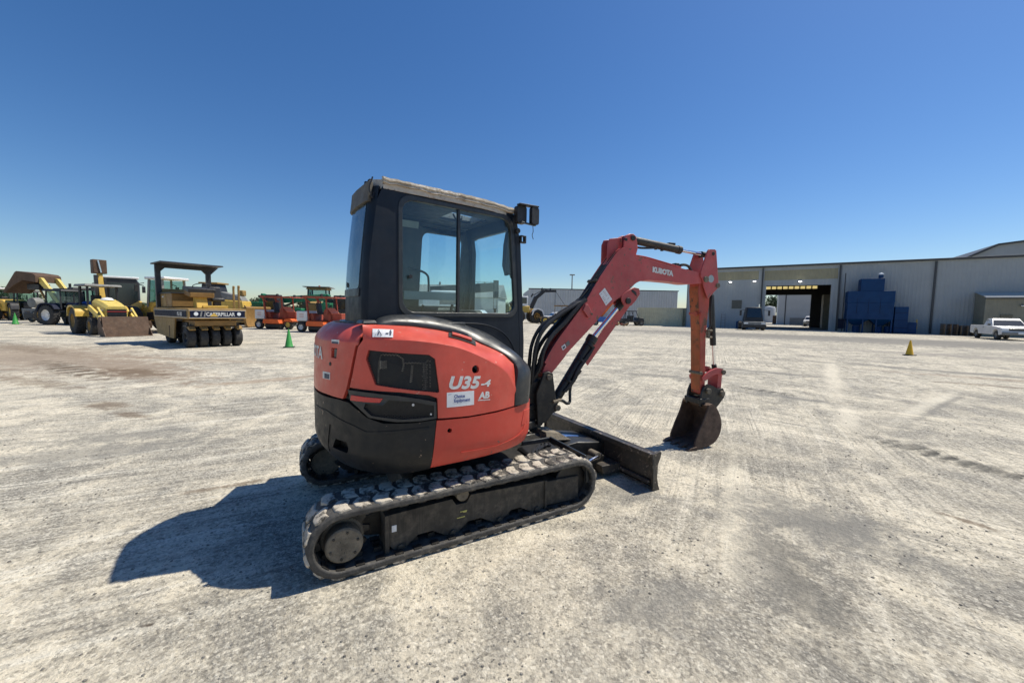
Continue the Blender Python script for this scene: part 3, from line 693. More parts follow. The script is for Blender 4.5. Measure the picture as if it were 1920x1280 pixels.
# rear panel with its lamps and latch
rp_right = [(1.20, 1.025), (1.240, 1.10), (1.272, 1.208), (1.312, 1.373), (1.330, 1.40)]
rear_wall = [(-.2, 1.02), (.65, 1.022), (.995, 1.028)]+rp_right+[(1.0, 1.392), (.7, 1.388), (.3, 1.385), (-.2, 1.385)]
lamp_hole = [(1.055, 1.283), (1.125, 1.283), (1.130, 1.352), (1.055, 1.350)]
rear = skin_panel('rear_panel', rear_wall, ORANGE, thick=.025, bevel=.005, holes=[lamp_hole])
tp = MB(); rows = []
for s in frange(-.2, 1.335, .06)+[1.335]:
    a = skin(s, 1.39 if s < 1.2 else 1.39+.01*(s-1.2)/.135); p, tg = skin_xy(s); nn = Vector((tg.y, -tg.x, 0)); nn = nn if nn.dot(p) > 0 else -nn
    b_ = skin(s, 1.515, 0); b_ = Vector((p.x, p.y, 0))-nn*(.15+.05*max(0, (s-1.0)))+Vector((0, 0, 1.512)); row = []
    for k in range(9):
        t = k/8; th = t*math.pi/2; w = .45*t+.55*(1-math.cos(th)); h_ = .35*t+.65*math.sin(th)
        row.append(Vector((a.x+(b_.x-a.x)*w, a.y+(b_.y-a.y)*w, a.z+(b_.z-a.z)*h_)))
    rows.append(row)
sheet(tp, rows, .02).build('rear_panel_top', ORANGE, rear, FS, bevel=.003, smooth=50)
MB().loft([[skin(s, z, -.02) for s, z in lamp_hole], [skin(s, z, -.05) for s, z in lamp_hole]]).build('lamp_recess', ORANGE2, rear, FS)
skin_panel('number_lamp', [(1.083, 1.288), (1.124, 1.288), (1.124, 1.346), (1.083, 1.346)], TRIM, thick=.015, lift=-.005, parent=rear, bevel=.003)
MB().cyl(skin(1.045, 1.240, -.01), skin(1.045, 1.240, .004), .013, n=14).build('panel_lock', BLACK, rear, FS, bevel=.002)
skin_panel('top_label', [(1.055, 1.383), (1.15, 1.383), (1.15, 1.406), (1.055, 1.406)], SILVER, thick=.003, lift=.003, parent=rear, bevel=0)
skin_panel('top_label_print', [(1.062, 1.380), (1.142, 1.380), (1.142, 1.393), (1.062, 1.393)], INK, thick=.003, lift=.0045, parent=rear, bevel=0)
skin_panel('noise_label', [(.93, 1.130), (1.047, 1.133), (1.047, 1.182), (.93, 1.178)], SILVER, thick=.003, lift=.003, parent=rear, bevel=0)
skin_panel('noise_label_print', [(.965, 1.134), (1.040, 1.137), (1.040, 1.170), (.965, 1.168)], INK, thick=.003, lift=.0045, parent=rear, bevel=0)
text_obj('KUBOTA', .115, lambda x, y: skin(.36+x, 1.262+y, .003), SILVER, rear, 'tail_lettering', fit=.56, bold=.004, frame=FS)
# dark vent panel with reflector under the hood
vent = [(1.262, 1.090), (1.30, 1.092), (1.45, 1.086), (1.606, 1.072), (1.75, 1.045), (1.845, 1.018), (1.846, .915), (1.74, .905), (1.60, .905), (1.423, .928), (1.345, .985), (1.278, 1.026)]
ventin = [(1.40, 1.018), (1.515, 1.012), (1.55, 1.045), (1.70, 1.032), (1.828, 1.0), (1.828, .928), (1.64, .920), (1.44, .942), (1.385, .985)]
vp = skin_panel('vent_panel', vent, TRIM, holes=[ventin], thick=.03, lift=.006, bevel=.004)
MB().loft([[skin(s, z, -.022) for s, z in ventin], [skin(s, z, -.05) for s, z in ventin]]).build('vent_recess', BLACK, vp, FS, smooth=0)
lattice('vent_mesh', ventin, .012, .0032, BLACK, vp, -.004)
skin_panel('reflector', [(1.292, 1.064), (1.517, 1.056), (1.497, 1.028), (1.285, 1.028)], REDREF, thick=.008, lift=.012, parent=vp, bevel=.002)
MB().cyl(skin(1.70, 1.012, 0), skin(1.70, 1.012, .010), .008, n=8).build('vent_bolt', SILVER, vp, FS)
MB().cyl(skin(1.81, .945, 0), skin(1.81, .945, .010), .006, n=8).build('vent_bolt', SILVER, vp, FS)
# black arched trim between hood and cab
OUT_ = [(-.70, -.40, 1.505), (-.66, -.38, 1.524), (-.57, -.38, 1.556), (-.43, -.38, 1.562), (-.30, -.38, 1.556), (-.07, -.38, 1.508), (.18, -.42, 1.428), (.29, -.54, 1.333), (.36, -.64, 1.247), (.408, -.70, 1.165), tuple(skin(2.70, 1.06, .002)), tuple(skin(2.672, .915, .002))]
IN_ = [(-.72, -.49, 1.500), (-.68, -.50, 1.506), (-.58, -.50, 1.510), (-.43, -.50, 1.498), (-.28, -.50, 1.474), (-.09, -.505, 1.436), (.03, -.55, 1.385), (.13, -.64, 1.328), (.205, -.71, 1.275), (.248, -.765, 1.20), tuple(skin(2.492, 1.07, .002)), tuple(skin(2.482, .915, .002))]
o_ = smooth_path(OUT_, 5); i_ = smooth_path(IN_, 5); rings = []
cen = Vector((-.1, 0, .9))
RT = sorted((math.atan2(p.y, p.x), math.hypot(p.x, p.y)) for p in (skin(s, 1.0) for s in frange(1.5, 3.17, .02)))
def push(p, d):
    a = math.atan2(p.y, p.x); r = math.hypot(p.x, p.y); w = min(1.0, max(0.0, (1.22-p.z)/.12)); rr_ = min(RT, key=lambda q: abs(q[0]-a))[1]+d
    return Vector((p.x*(1+(rr_/r-1)*w), p.y*(1+(rr_/r-1)*w), p.z)) if w > 0 else p
for k, (a, b_) in enumerate(zip(o_, i_)):
    m = (a+b_)/2; tn = (o_[min(k+1, len(o_)-1)]-o_[max(k-1, 0)]).normalized(); nn = tn.cross(b_-a).normalized()
    if nn.dot(m-cen) < 0: nn = -nn
    tp_ = min(1, k/6)
    if m.z > 1.2: P = [a+nn*.004, a.lerp(b_, .12)+nn*.026*tp_, a.lerp(b_, .35)+nn*.031*tp_, a.lerp(b_, .65)+nn*.030*tp_, a.lerp(b_, .88)+nn*.020*tp_, b_+nn*.004]
    else: P = [a+nn*.004, a.lerp(b_, .12)+nn*.022, a.lerp(b_, .35)+nn*.025, a.lerp(b_, .65)+nn*.024, a.lerp(b_, .88)+nn*.018, b_+nn*.004]
    if k > 20: P = [push(p, d) for p, d in zip(P, (.002, .018, .022, .020, .014, .002))]
    rings.append([P[0]-nn*.04]+P+[P[-1]-nn*.03])
MB().loft(rings).build('arch_trim', TRIM, ex, FS, smooth=50)
# deck around the cab foot
MB().prism([tuple(skin(s, 1.5, -.17).to_2d()) for s in frange(.0, 1.4, .1)]+[(-.62, -.46), (-.3, -.46), (.0, -.44), (.0, .65), (-.45, .70)], 1.49, 1.522, 'xy').build('rear_deck', TRIM, ex, FS, bevel=.006)
MB().loft([[(-.80, -.50, 1.515), (-.69, -.50, 1.515), (-.69, -.36, 1.515), (-.80, -.36, 1.515)], [(-.785, -.485, 1.54), (-.705, -.485, 1.54), (-.705, -.37, 1.54), (-.785, -.37, 1.54)]]).build('hinge_cover', TRIM, ex, FS, bevel=.008)
MB().prism([(-.62, -.45), (.10, -.45), (.30, -.50), (.46, -.55), (.54, -.40), (.54, .60), (-.62, .6)], .90, 1.0, 'xy').build('cab_floor', DARKST, ex, FS, bevel=.005)
MB().loft([[(-.60, -.46, 1.0), (.0, -.45, 1.0), (0, -.30, 1.0), (-.60, -.3, 1.0)], [(-.60, -.46, 1.49), (-.10, -.45, 1.40), (-.10, -.3, 1.40), (-.60, -.3, 1.49)]]).build('inner_wall', DARKST, ex, FS)
# ---- lettering and stickers on the hood
def on_skin(s0, z0, slope=0.0, d=.0010): return lambda x, y: skin(s0+x, z0+y+slope*x, d)
text_obj('U35', .112, on_skin(1.920, 1.103, -.07), SILVER, hood, 'model_lettering', shear=.28, fit=.245, bold=.005, spacing=1.06, frame=FS)
text_obj('-4', .062, on_skin(2.162, 1.095, -.06), SILVER, hood, 'model_lettering', shear=.25, fit=.085, bold=.0025, frame=FS)
sk = skin_panel('dealer_sticker', [(1.915, .978), (2.112, .975), (2.112, 1.072), (1.915, 1.076)], WHITEST, thick=.002, lift=.0010, parent=hood, bevel=0)
BLUEINK = paint('blue_print', (.08, .11, .28), .5, var=.05)
text_obj('Choice', .030, on_skin(1.964, 1.036, -.02, .0022), BLUEINK, hood, 'sticker_lettering', fit=.078, bold=.0012, frame=FS)
text_obj('Equipment', .030, on_skin(1.964, 1.008, -.02, .0022), BLUEINK, hood, 'sticker_lettering', fit=.118, bold=.0012, frame=FS)
fr_ = MB()
for a, b_ in (((1.925, 1.062), (1.945, 1.064)), ((1.925, 1.03), (1.925, 1.062)), ((1.945, 1.012), (1.945, 1.045))):
    w = .0012; fr_.add([skin(a[0]-w, a[1]-w, .0022), skin(b_[0]+w, b_[1]-w, .0022), skin(b_[0]+w, b_[1]+w, .0022), skin(a[0]-w, a[1]+w, .0022)], [(0, 1, 2, 3)])
fr_.build('sticker_mark', BLUEINK, hood, FS, smooth=0, fix=False)
text_obj('AB', .062, on_skin(2.152, 1.012, -.03), SILVER, hood, 'badge_lettering', shear=.12, fit=.085, bold=.003, frame=FS)
MB().add([skin(s, z, .001) for s, z in ((2.142, .998), (2.242, .992), (2.242, .998), (2.142, 1.004))], [(0, 1, 2, 3)]).build('badge_underline', SILVER, hood, FS, smooth=0)
def toppt(s, k):      # a spot on the sloping hood top, k from crease (0) to inner edge (1)
    ix, iy, iz = interp(INN, s); z = interp(CR, s)[0]; a = skin(s, z); t = k; th = t*math.pi/2; w = .5*t+.5*(1-math.cos(th)); h_ = .35*t+.65*math.sin(th)
    return Vector((a.x+(ix-a.x)*w, a.y+(iy-a.y)*w, a.z+(iz-a.z)*h_))+Vector((0, -.003, .004))
def strip_on_top(name, s0, s1, k0, k1, mat, lift=0.0):
    mb = MB(); n = 6; vs = []
    for i in range(n+1):
        for k in (k0, (k0+k1)/2, k1): vs.append(toppt(s0+(s1-s0)*i/n, k)+Vector((0, -lift, lift)))
    mb.add(vs, [(i*3+j, (i+1)*3+j, (i+1)*3+j+1, i*3+j+1) for i in range(n) for j in (0, 1)]); return mb.build(name, mat, hood, FS, smooth=0, fix=False)
strip_on_top('warning_sticker', 1.44, 1.575, .10, .55, WHITEST)
strip_on_top('grip_shade_strip', 1.93, 2.135, .52, .93, BLACK, .001)  # flat black strip stands in for the dark of a recess
gm = MB(); gn = 8
gm.loft([[toppt(1.955+.145*i/gn, .62)+Vector((0, 0, .004)), toppt(1.955+.145*i/gn, .62)+Vector((0, -.006, .016)), toppt(1.955+.145*i/gn, .80)+Vector((0, -.002, .018)), toppt(1.955+.145*i/gn, .84)+Vector((0, 0, .004))] for i in range(gn+1)])
gm.build('hand_grip', ORANGE, hood, FS, smooth=50)
def tri_on_top(pts, lift=.002):
    vs = [toppt(a, b_)+Vector((0, -lift, lift)) for a, b_ in pts]; return vs
wm = MB()
for a, b_ in (((1.457, .16), (1.479, .48)), ((1.479, .48), (1.501, .16)), ((1.457, .16), (1.501, .16))):
    dx, dz = b_[0]-a[0], b_[1]-a[1]; k = .0016
    wm.add(tri_on_top([(a[0]-k, a[1]), (b_[0]-k, b_[1]), (b_[0]+k, b_[1]+.015), (a[0]+k, a[1]+.015)]), [(0, 1, 2, 3)])
wm.add(tri_on_top([(1.475, .22), (1.483, .22), (1.483, .36), (1.475, .36)]), [(0, 1, 2, 3)])
wm.add(tri_on_top([(1.527, .26), (1.545, .26), (1.545, .32), (1.527, .32)]), [(0, 1, 2, 3)])
wm.add(tri_on_top([(1.553, .20), (1.561, .20), (1.565, .40), (1.549, .40)]), [(0, 1, 2, 3)]); wm.add(tri_on_top([(1.553, .43), (1.562, .43), (1.562, .50), (1.553, .50)]), [(0, 1, 2, 3)])
wm.build('warning_symbols', INK, hood, FS, smooth=0, fix=False)

# ---- cab
cabp = [(-.60, 2.455), (-.645, 2.35), (-.700, 1.95), (-.715, 1.50), (-.70, 1.05), (-.5, .98), (.645, .98), (.655, 1.02), (.650, 1.35), (.585, 2.16), (.545, 2.40), (.50, 2.455)]
winh = rrect(-.495, 1.565, .505, 2.42, .095, skew=-.0)
winh = [(x+(.07*(1-(z-1.565)/.855) if x > 0 else 0)-(0 if x > 0 else 0), z-(.0)) for x, z in winh]
cab = panel_mesh(cabp, [winh], lambda a, b_, d: Vector((a, -.35-d, b_)), .05).build('cab', CABDARK, ex, FS, bevel=.014)
def inset(poly, d):
    cx = sum(p[0] for p in poly)/len(poly); cz = sum(p[1] for p in poly)/len(poly); hx = max(p[0] for p in poly)-cx; hz = max(p[1] for p in poly)-cz
    return [(cx+(x-cx)*(1-d/hx), cz+(z-cz)*(1-d/hz)) for x, z in poly]
panel_mesh(inset(winh, -.004), [inset(winh, .03)], lambda a, b_, d: Vector((a, -.35-d, b_)), .03, lift=.006).build('window_frame', TRIM, cab, FS, bevel=.004)
panel_mesh(inset(winh, .026), [], lambda a, b_, d: Vector((a, -.338-d, b_)), .005).build('side_window_pane', CABGLASS, cab, FS, smooth=0)
MB().bar((-.012, -.333, 1.58), (-.008, -.333, 2.41), .022, .03, up=(0, 1, 0)).build('window_divider', TRIM, cab, FS, bevel=.003)
MB().cyl((-.41, -.362, 1.85), (-.41, -.35, 1.85), .014, n=10).build('window_latch', BLACK, cab, FS)
MB().tube(smooth_path([(.02, -.352, 1.515), (.24, -.352, 1.498), (.42, -.352, 1.43), (.53, -.352, 1.31), (.572, -.352, 1.17), (.58, -.352, 1.06)], 5), .005, 6).build('pressed_bead', CABDARK, cab, FS)
# rear of the cab, plan curve that bends round to the far side
def rear_xy(t, z):
    k = min(1, max(0, (z-1.5)/.95)); xr = -.735+.085*k**1.6
    P = [(xr+.02, -.35), (xr-.012, -.325), (xr-.022, -.27), (xr-.022, -.05), (xr-.01, .12), (xr+.05, .28-.05*k), (xr+.16, .43-.08*k), (xr+.30, .53-.10*k)]
    L = [0.0]
    for a, b_ in zip(P, P[1:]): L.append(L[-1]+math.dist(a, b_))
    s = t*L[-1]
    for i in range(1, len(L)):
        if L[i] >= s-1e-9:
            u = (s-L[i-1])/(L[i]-L[i-1]); return Vector((P[i-1][0]+(P[i][0]-P[i-1][0])*u, P[i-1][1]+(P[i][1]-P[i-1][1])*u, 0)), L[-1]
def rear_fn(a, z, d):
    p, _ = rear_xy(min(1, max(0, a)), z); q, _ = rear_xy(min(1, a+.02), z); q0, _ = rear_xy(max(0, a-.02), z)
    tg = (q-q0).normalized(); n = Vector((-tg.y, tg.x, 0)); n = n if n.x < 0 else -n
    r = p+n*d; return Vector((r.x, r.y, z))
rw = rrect(.10, 1.755, .72, 2.335, .035, 3)
rcuts = ([.02+.04*i for i in range(25)], [1.1+.12*i for i in range(11)])
panel_mesh([(0, 1.0), (1, 1.0), (1, 2.445), (0, 2.445)], [rw], rear_fn, .03, rcuts).build('rear_wall', CABDARK, cab, FS, bevel=.006, smooth=40)
panel_mesh(rw, [], rear_fn, .005, rcuts, lift=.004).build('rear_window_pane', REARGLASS, cab, FS, smooth=40)
panel_mesh([(.085, 1.70), (.78, 1.70), (.78, 1.755), (.085, 1.755)], [], rear_fn, .012, rcuts, lift=.008).build('rear_window_sill', TRIM, cab, FS, bevel=.003, smooth=40)
panel_mesh([(.05, 2.34), (.98, 2.34), (.98, 2.47), (.05, 2.47)], [], rear_fn, .03, rcuts, lift=.022).build('rear_header', HEADERM, cab, FS, bevel=.01, smooth=40)
# far wall: rear-left solid, door window, front post
def far_fn(a, z, d): return Vector((a, .60-.16*max(0, (z-1.3)/1.15)+d, z))
doorw = rrect(.035, 1.60, .47, 2.345, .07)
fw = panel_mesh([(-.48, 1.0), (.66, 1.0), (.655, 1.6), (.60, 2.2), (.545, 2.44), (-.44, 2.44)], [doorw, ], far_fn, .04).build('door_wall', INTER, cab, FS, bevel=.008)
panel_mesh(inset(doorw, .0), [], far_fn, .005, lift=-.01).build('door_window_pane', CABGLASS, cab, FS, smooth=0)
panel_mesh([(-.14, 1.71), (.405, 1.715), (.405, 1.79), (-.14, 1.79)], [], lambda a, z, d: far_fn(a, z, d-.07), .02).build('pale_band', SILVERPLATE, cab, FS, bevel=.004)  # added pale bar standing in for a bright band behind the glass
MB().tube(smooth_path([(-.10, .43, 2.0), (.03, .42, 1.975), (.085, .42, 1.94), (.095, .42, 1.88), (.095, .42, 1.79)], 5), .011, 8).build('grab_handle', BLACK, cab, FS)
# front: beam, sill, pillars, screen
def front_x(z): return .655-.055*max(0, (z-1.35)/.85) if z < 2.2 else .60-.06*(z-2.2)/.25
def front_fn(a, z, d): return Vector((front_x(z)+.0+d, a, z))
fy0, fy1 = -.352, .46
frw = [(-.255, 1.30), (.50, 1.30), (.36, 2.32), (-.285, 2.32)]
panel_mesh([(fy0, 1.0), (.60, 1.0), (.60, 1.3), (.43, 2.44), (fy0, 2.44)], [frw], front_fn, .05, ((), (1.35, 1.6, 1.9, 2.2))).build('front_frame', CABDARK, cab, FS, bevel=.008)
panel_mesh(frw, [], front_fn, .005, ((), (1.35, 1.6, 1.9, 2.2)), lift=-.02).build('windscreen', CABGLASS, cab, FS, smooth=0)
MB().tube(smooth_path([(.585, -.17, 2.32), (.60, -.15, 2.15), (.62, -.17, 2.02), (.615, -.20, 1.93), (.62, -.24, 1.90)], 5), .012, 8).build('front_handle', BLACK, cab, FS)
MB().prism([(.565, 2.38), (.60, 2.35), (.61, 2.02), (.60, 1.95), (.55, 1.93), (.52, 2.02), (.53, 2.2)], -.235, -.185).build('inner_trim', SEATM, cab, FS, bevel=.006)
MB().tube([(.60, -.23, 1.93), (.625, -.22, 1.80), (.63, -.20, 1.60), (.64, -.16, 1.5)], .005, 6).build('wiper', BLACK, cab, FS)
MB().cyl((.645, -.21, 1.655), (.62, -.21, 1.70), .028, n=12).build('wiper_motor', BLACK, cab, FS)
MB().prism([(.52, 2.455), (.72, 2.43), (.70, 2.385), (.62, 2.33), (.54, 2.31), (.52, 2.36)], .40, .43).build('sun_visor', SEATM, cab, FS, bevel=.008)
# roof: slab with hatch opening and peeling edge
def roof_ring(z, k, y0, y1, dx=0):
    P = [(-.60, -.352), (-.10, -.368), (.30, -.362), (.50, -.345), (.555, -.28), (.565, .10), (.54, .36), (.46, .43), (0, .44), (-.35, .42), (-.52, .33), (-.63, .16), (-.655, -.05), (-.655, -.28)]
    cx, cy = -.04, .04
    return [(cx+(x-cx)*k+dx, cy+(y-cy)*k, z-(.028*max(0, (x-.15)/.4)**1.5 if z > 2.44 else 0)) for x, y in P]
rp = [(x, y) for x, y, z in roof_ring(2.45, 1.0, 0, 0)]
hat = [(.07, -.09), (.42, -.09), (.42, .19), (.07, .19)]
roof = panel_mesh(rp[::-1], [hat], lambda x, y, d: Vector((x, y, 2.512-.026*max(0, (x-.15)/.4)**1.5-.02*((y-.04)/.4)**2+d)), .060, ([.2, .3, .4, .5], [-.2, 0, .2, .3])).build('roof', ROOFM, cab, FS, bevel=.022, seg=3, smooth=45)
roof['label'] = 'sun-bleached roof skin with paint peeling along the edge'
edge = MB(); rr = random.Random(11); ringsE = []
for i in range(26):
    t = i/25; x = -.605+1.14*t; zt = 2.512-.028*max(0, (x-.15)/.4)**1.5-.006*abs(math.sin(i*1.7)); dp = .046+.012*rr.random()-.02*abs(t-.5)
    yy = -.362-.010*math.sin(math.pi*t)-.006*rr.random()
    ringsE.append([(x, yy+.03, zt+.004), (x, yy-.004, zt-.004), (x, yy-.010, zt-dp*.45), (x, yy-.002, zt-dp*.62), (x, yy-.008, zt-dp*.9), (x, yy+.02, zt-dp)])
edge.loft(ringsE).build('roof_edge', ROOFSIDE, cab, FS, smooth=25)
panel_mesh([(x*.93, y*.93) for x, y in rp[::-1]], [hat], lambda x, y, d: Vector((x, y, 2.440-.020*max(0, (x-.15)/.4)+d)), .008).build('headliner', INTER, cab, FS, smooth=0)
hatch = MB()
for a, b_ in (((.06, -.10, 2.447), (.43, -.10, 2.447)), ((.06, .20, 2.447), (.43, .20, 2.447)), ((.06, -.10, 2.447), (.06, .20, 2.447)), ((.43, -.10, 2.447), (.43, .20, 2.447))): hatch.bar(a, b_, .02)
hatch.build('hatch_frame', TRIM, cab, FS)
MB().add([(.06, -.10, 2.50), (.43, -.10, 2.49), (.43, .20, 2.49), (.06, .20, 2.50)], [(0, 1, 2, 3)]).build('hatch_pane', CABGLASS, cab, FS, smooth=0)
MB().tube([(-.61+.02*math.cos(R(a)), -.12, 2.525+.022*math.sin(R(a))) for a in range(0, 361, 30)], .007, 6).build('lifting_eye', CABDARK, cab, FS)
MB().box((-.595, -.12, 2.515), (.12, .03, .02)).build('lifting_eye_base', CABDARK, cab, FS, bevel=.003)
MB().tube(smooth_path([(-.665, -.33, 2.50), (-.69, -.335, 2.42), (-.672, -.34, 2.36), (-.66, -.33, 2.40)], 4), .005, 6).build('loose_cable', BLACK, cab, FS)
# stickers on the inside of the far wall
for x0, x1, z0, z1 in ((-.27, -.02, 2.36, 2.42), (-.30, -.22, 2.02, 2.10), (-.30, -.22, 1.86, 1.94)):
    panel_mesh([(x0, z0), (x1, z0), (x1, z1), (x0, z1)], [], lambda a, z, d: far_fn(a, z, d-.06), .003).build('inner_sticker', SILVERPLATE, cab, FS, smooth=0)
# seat and controls
seat = MB().loft([[(-.42, -.14, 1.30), (-.02, -.14, 1.28), (-.02, .34, 1.28), (-.42, .34, 1.30)], [(-.40, -.12, 1.40), (-.02, -.12, 1.38), (-.02, .32, 1.38), (-.40, .32, 1.40)]]).build('seat', SEATM, ex, FS, bevel=.03, seg=3)
MB().loft([[(-.40, -.10, 1.36), (-.26, -.10, 1.36), (-.26, .33, 1.36), (-.40, .33, 1.36)], [(-.44, -.06, 1.66), (-.34, -.06, 1.68), (-.34, .28, 1.68), (-.44, .28, 1.66)]]).build('seat_back', SEATM, seat, FS, bevel=.03, seg=3)
MB().box((-.2, -.22, 1.42), (.36, .09, .22)).build('control_box', SEATM, ex, FS, bevel=.02)
MB().tube([(-.03, -.2, 1.50), (.02, -.19, 1.66)], .012, 8).build('joystick', BLACK, ex, FS)
MB().tube([(-.03, .38, 1.50), (.02, .38, 1.66)], .012, 8).build('joystick', BLACK, ex, FS)
MB().box((.12, .42, 1.58), (.50, .10, .12)).build('armrest', SEATM, ex, FS, bevel=.03)
MB().box((.30, .10, 1.52), (.22, .34, .20)).build('lever_console', SEATM, ex, FS, bevel=.03)
MB().tube([(.30, .02, 1.6), (.33, .02, 1.78)], .009, 6).build('travel_lever', BLACK, ex, FS)
MB().tube([(.30, .14, 1.6), (.33, .14, 1.78)], .009, 6).build('travel_lever', BLACK, ex, FS)
MB().tube(smooth_path([(.10, -.05, 2.43), (.14, -.03, 2.40), (.18, -.05, 2.40), (.20, -.03, 2.43)], 4), .008, 6).build('hatch_latch', BLACK, cab, FS)
MB().box((.42, -.18, 1.50), (.12, .12, .16)).build('display', SEATM, ex, FS, bevel=.02)
# mirrors and lamp on the front corner
mr = MB()
mr.prism(rrect(.625, 2.355, .705, 2.50, .02, 3), -.47, -.43).build('mirror', BLACK, ex, FS, bevel=.004)
lm = panel_mesh(rrect(.50, 2.355, .60, 2.50, .02, 3), [], lambda a, b_, d: Vector((a, -.43-d, b_)), .05).build('work_lamp', BLACK, ex, FS, bevel=.006)
MB().bar((.50, -.44, 2.503), (.70, -.45, 2.508), .05, .014).build('lamp_bracket', BLACK, ex, FS, bevel=.003)
MB().bar((.53, -.44, 2.36), (.68, -.45, 2.352), .02, .014).build('lamp_bracket', TRIM, ex, FS, bevel=.003)
MB().tube(smooth_path([(.66, -.44, 2.35), (.665, -.44, 2.30), (.655, -.44, 2.27), (.668, -.44, 2.235)], 4), .003, 5).build('loose_wire', BLACK, ex, FS)
m2 = panel_mesh([(.565, 2.20), (.625, 2.20), (.625, 2.265), (.565, 2.265)], [[(.577, 2.212), (.607, 2.212), (.607, 2.255), (.577, 2.255)]], lambda a, b_, d: Vector((a, -.40-d, b_)), .03).build('lamp_frame', BLACK, ex, FS, bevel=.003)
MB().cyl((.545, -.39, 2.30), (.545, -.36, 2.30), .022, n=12).build('camera_pod', BLACK, ex, FS, bevel=.003)

# ---- swing post
# bracket joining house and post
MB().prism([(.30, -.26), (.85, -.17), (1.13, -.10), (1.20, 0), (1.13, .13), (.85, .2), (.30, .26)], .44, .52, 'xy').build('swing_bracket', DARKST, ex, FS, bevel=.01)
MB().prism([(.30, -.24), (.85, -.15), (1.10, -.08), (1.16, 0), (1.10, .12), (.85, .18), (.30, .24)], .62, .68, 'xy').build('swing_bracket', DARKST, ex, FS, bevel=.01)
MB().box((.55, .05, .66), (.22, .62, .36)).build('front_body', DARKST, ex, FS, bevel=.03)
post = MB().prism([(-.20, .50), (-.20, .88), (-.10, .93), (.0, .90), (.045, .75), (.035, .60), (-.05, .50)], -.07, .07).build('swing_post', DARKST, ex, FB, bevel=.01)
for sy in (-1, 1):
    MB().prism([(-.13, .47), (-.15, .80), (-.07, 1.0), (-.02, 1.015), (.03, .995), (.045, .89), (.07, .74), (.095, .66), (.085, .60), (.04, .585), (-.03, .50)], sy*.12-.017, sy*.12+.017).build('post_plate', DARKST, post, FB, bevel=.006)
MB().cyl((-.015, -.155, .958), (-.015, .155, .958), .028, n=18).build('boom_pin', MUDDISC, post, FB, bevel=.003)
MB().cyl((.085, -.165, .64), (.085, .165, .64), .030, n=18).build('cylinder_pin', MUDDISC, post, FB, bevel=.003)
MB().cyl((-.11, 0, .40), (-.11, 0, .60), .075, n=24).build('pivot_boss', DARKST, post, FB, bevel=.008)
MB().cyl((-.11, 0, .60), (-.11, 0, .635), .05, n=24).build('pivot_boss', MUDDISC, post, FB, bevel=.006)
MB().cyl((-.50, -.10, .42), (-.20, -.07, .435), .02, n=16).build('swing_rod', CHROME, post, FB)
MB().cyl((-.9, -.14, .42), (-.48, -.10, .42), .038, n=16).build('swing_cylinder', DARKST, post, FB, bevel=.004)

# ---- boom
low = sm2([(-.03, .925), (.05, 1.0), (.177, 1.142), (.247, 1.224), (.551, 1.514), (.696, 1.677), (.85, 1.79), (.98, 1.885), (1.06, 1.950), (1.176, 1.983), (1.405, 1.985), (1.661, 1.976), (1.811, 1.966), (2.02, 1.982)], 3)
upb = sm2([(2.035, 2.085), (1.958, 2.108), (1.687, 2.143), (1.427, 2.184), (1.181, 2.225), (.995, 2.238), (.90, 2.225), (.80, 2.16), (.70, 2.06), (.573, 1.90), (.421, 1.68), (.305, 1.53), (.112, 1.28), (-.02, 1.10), (-.065, 1.0)], 3)
endcap = [(2.07, 1.99), (2.095, 2.02), (2.09, 2.055), (2.065, 2.08)]
boom = MB().prism(low+endcap+upb, -.088, .088).build('boom', BOOMRED, ex, FB, bevel=.006)
# raised side rails that keep the hoses, each with a rounded lip
rail_o = [(-.045, 1.10), (.02, 1.215), (.112, 1.347), (.305, 1.586), (.421, 1.736), (.573, 1.969), (.723, 2.175), (.80, 2.268), (.865, 2.316), (.925, 2.306), (1.03, 2.262)]
rail_i = [(1.03, 2.215), (.93, 2.20), (.87, 2.19), (.72, 2.06), (.573, 1.88), (.421, 1.65), (.305, 1.50), (.112, 1.25), (-.0, 1.08)]
ro = sm2(rail_o, 3); ri = sm2(rail_i, 3)
for sy, mat in ((-1, BOOMRED), (1, BOOMRED)):
    MB().prism(ro+ri, sy*.082-.007, sy*.082+.007).build('hose_rail', mat, boom, FB, bevel=.003)
# lip along the curved top, where the light catches it
lipn = MB()
lp = smooth_path([(.70, 0, 2.135), (.80, 0, 2.255), (.865, 0, 2.312), (.925, 0, 2.304), (1.03, 0, 2.26), (1.2, 0, 2.245), (1.45, 0, 2.205), (1.72, 0, 2.158)], 5)
lipn.loft([[p+Vector((0, -.055, .006)), p+Vector((0, .055, .006)), p+Vector((0, .055, -.006)), p+Vector((0, -.055, -.006))] for p in lp])
lipn.build('top_plate', BOOMRED, boom, FB, bevel=.002)
for sy in (-1, 1):
    MB().prism([(.875, 2.28), (.90, 2.45), (.955, 2.475), (1.01, 2.478), (1.045, 2.455), (1.075, 2.33), (1.05, 2.24)], sy*.06-.012, sy*.06+.012).build('cylinder_lug', BOOMRED, boom, FB, bevel=.006)
    MB().prism([(.72, 2.14), (.72, 2.36), (.745, 2.415), (.80, 2.425), (.90, 2.44), (.90, 2.30)], .055*sy+.05-.008, .055*sy+.05+.008).build('hose_bracket', BOOMRED, boom, FB, bevel=.005)
MB().cyl((1.0, -.085, 2.432), (1.0, .085, 2.432), .030, n=18).build('cylinder_pin', DARKST, boom, FB, bevel=.003)
MB().cyl((.91, -.078, 2.41), (.91, -.05, 2.41), .018, n=12).build('pin_cap', DARKST, boom, FB, bevel=.002)
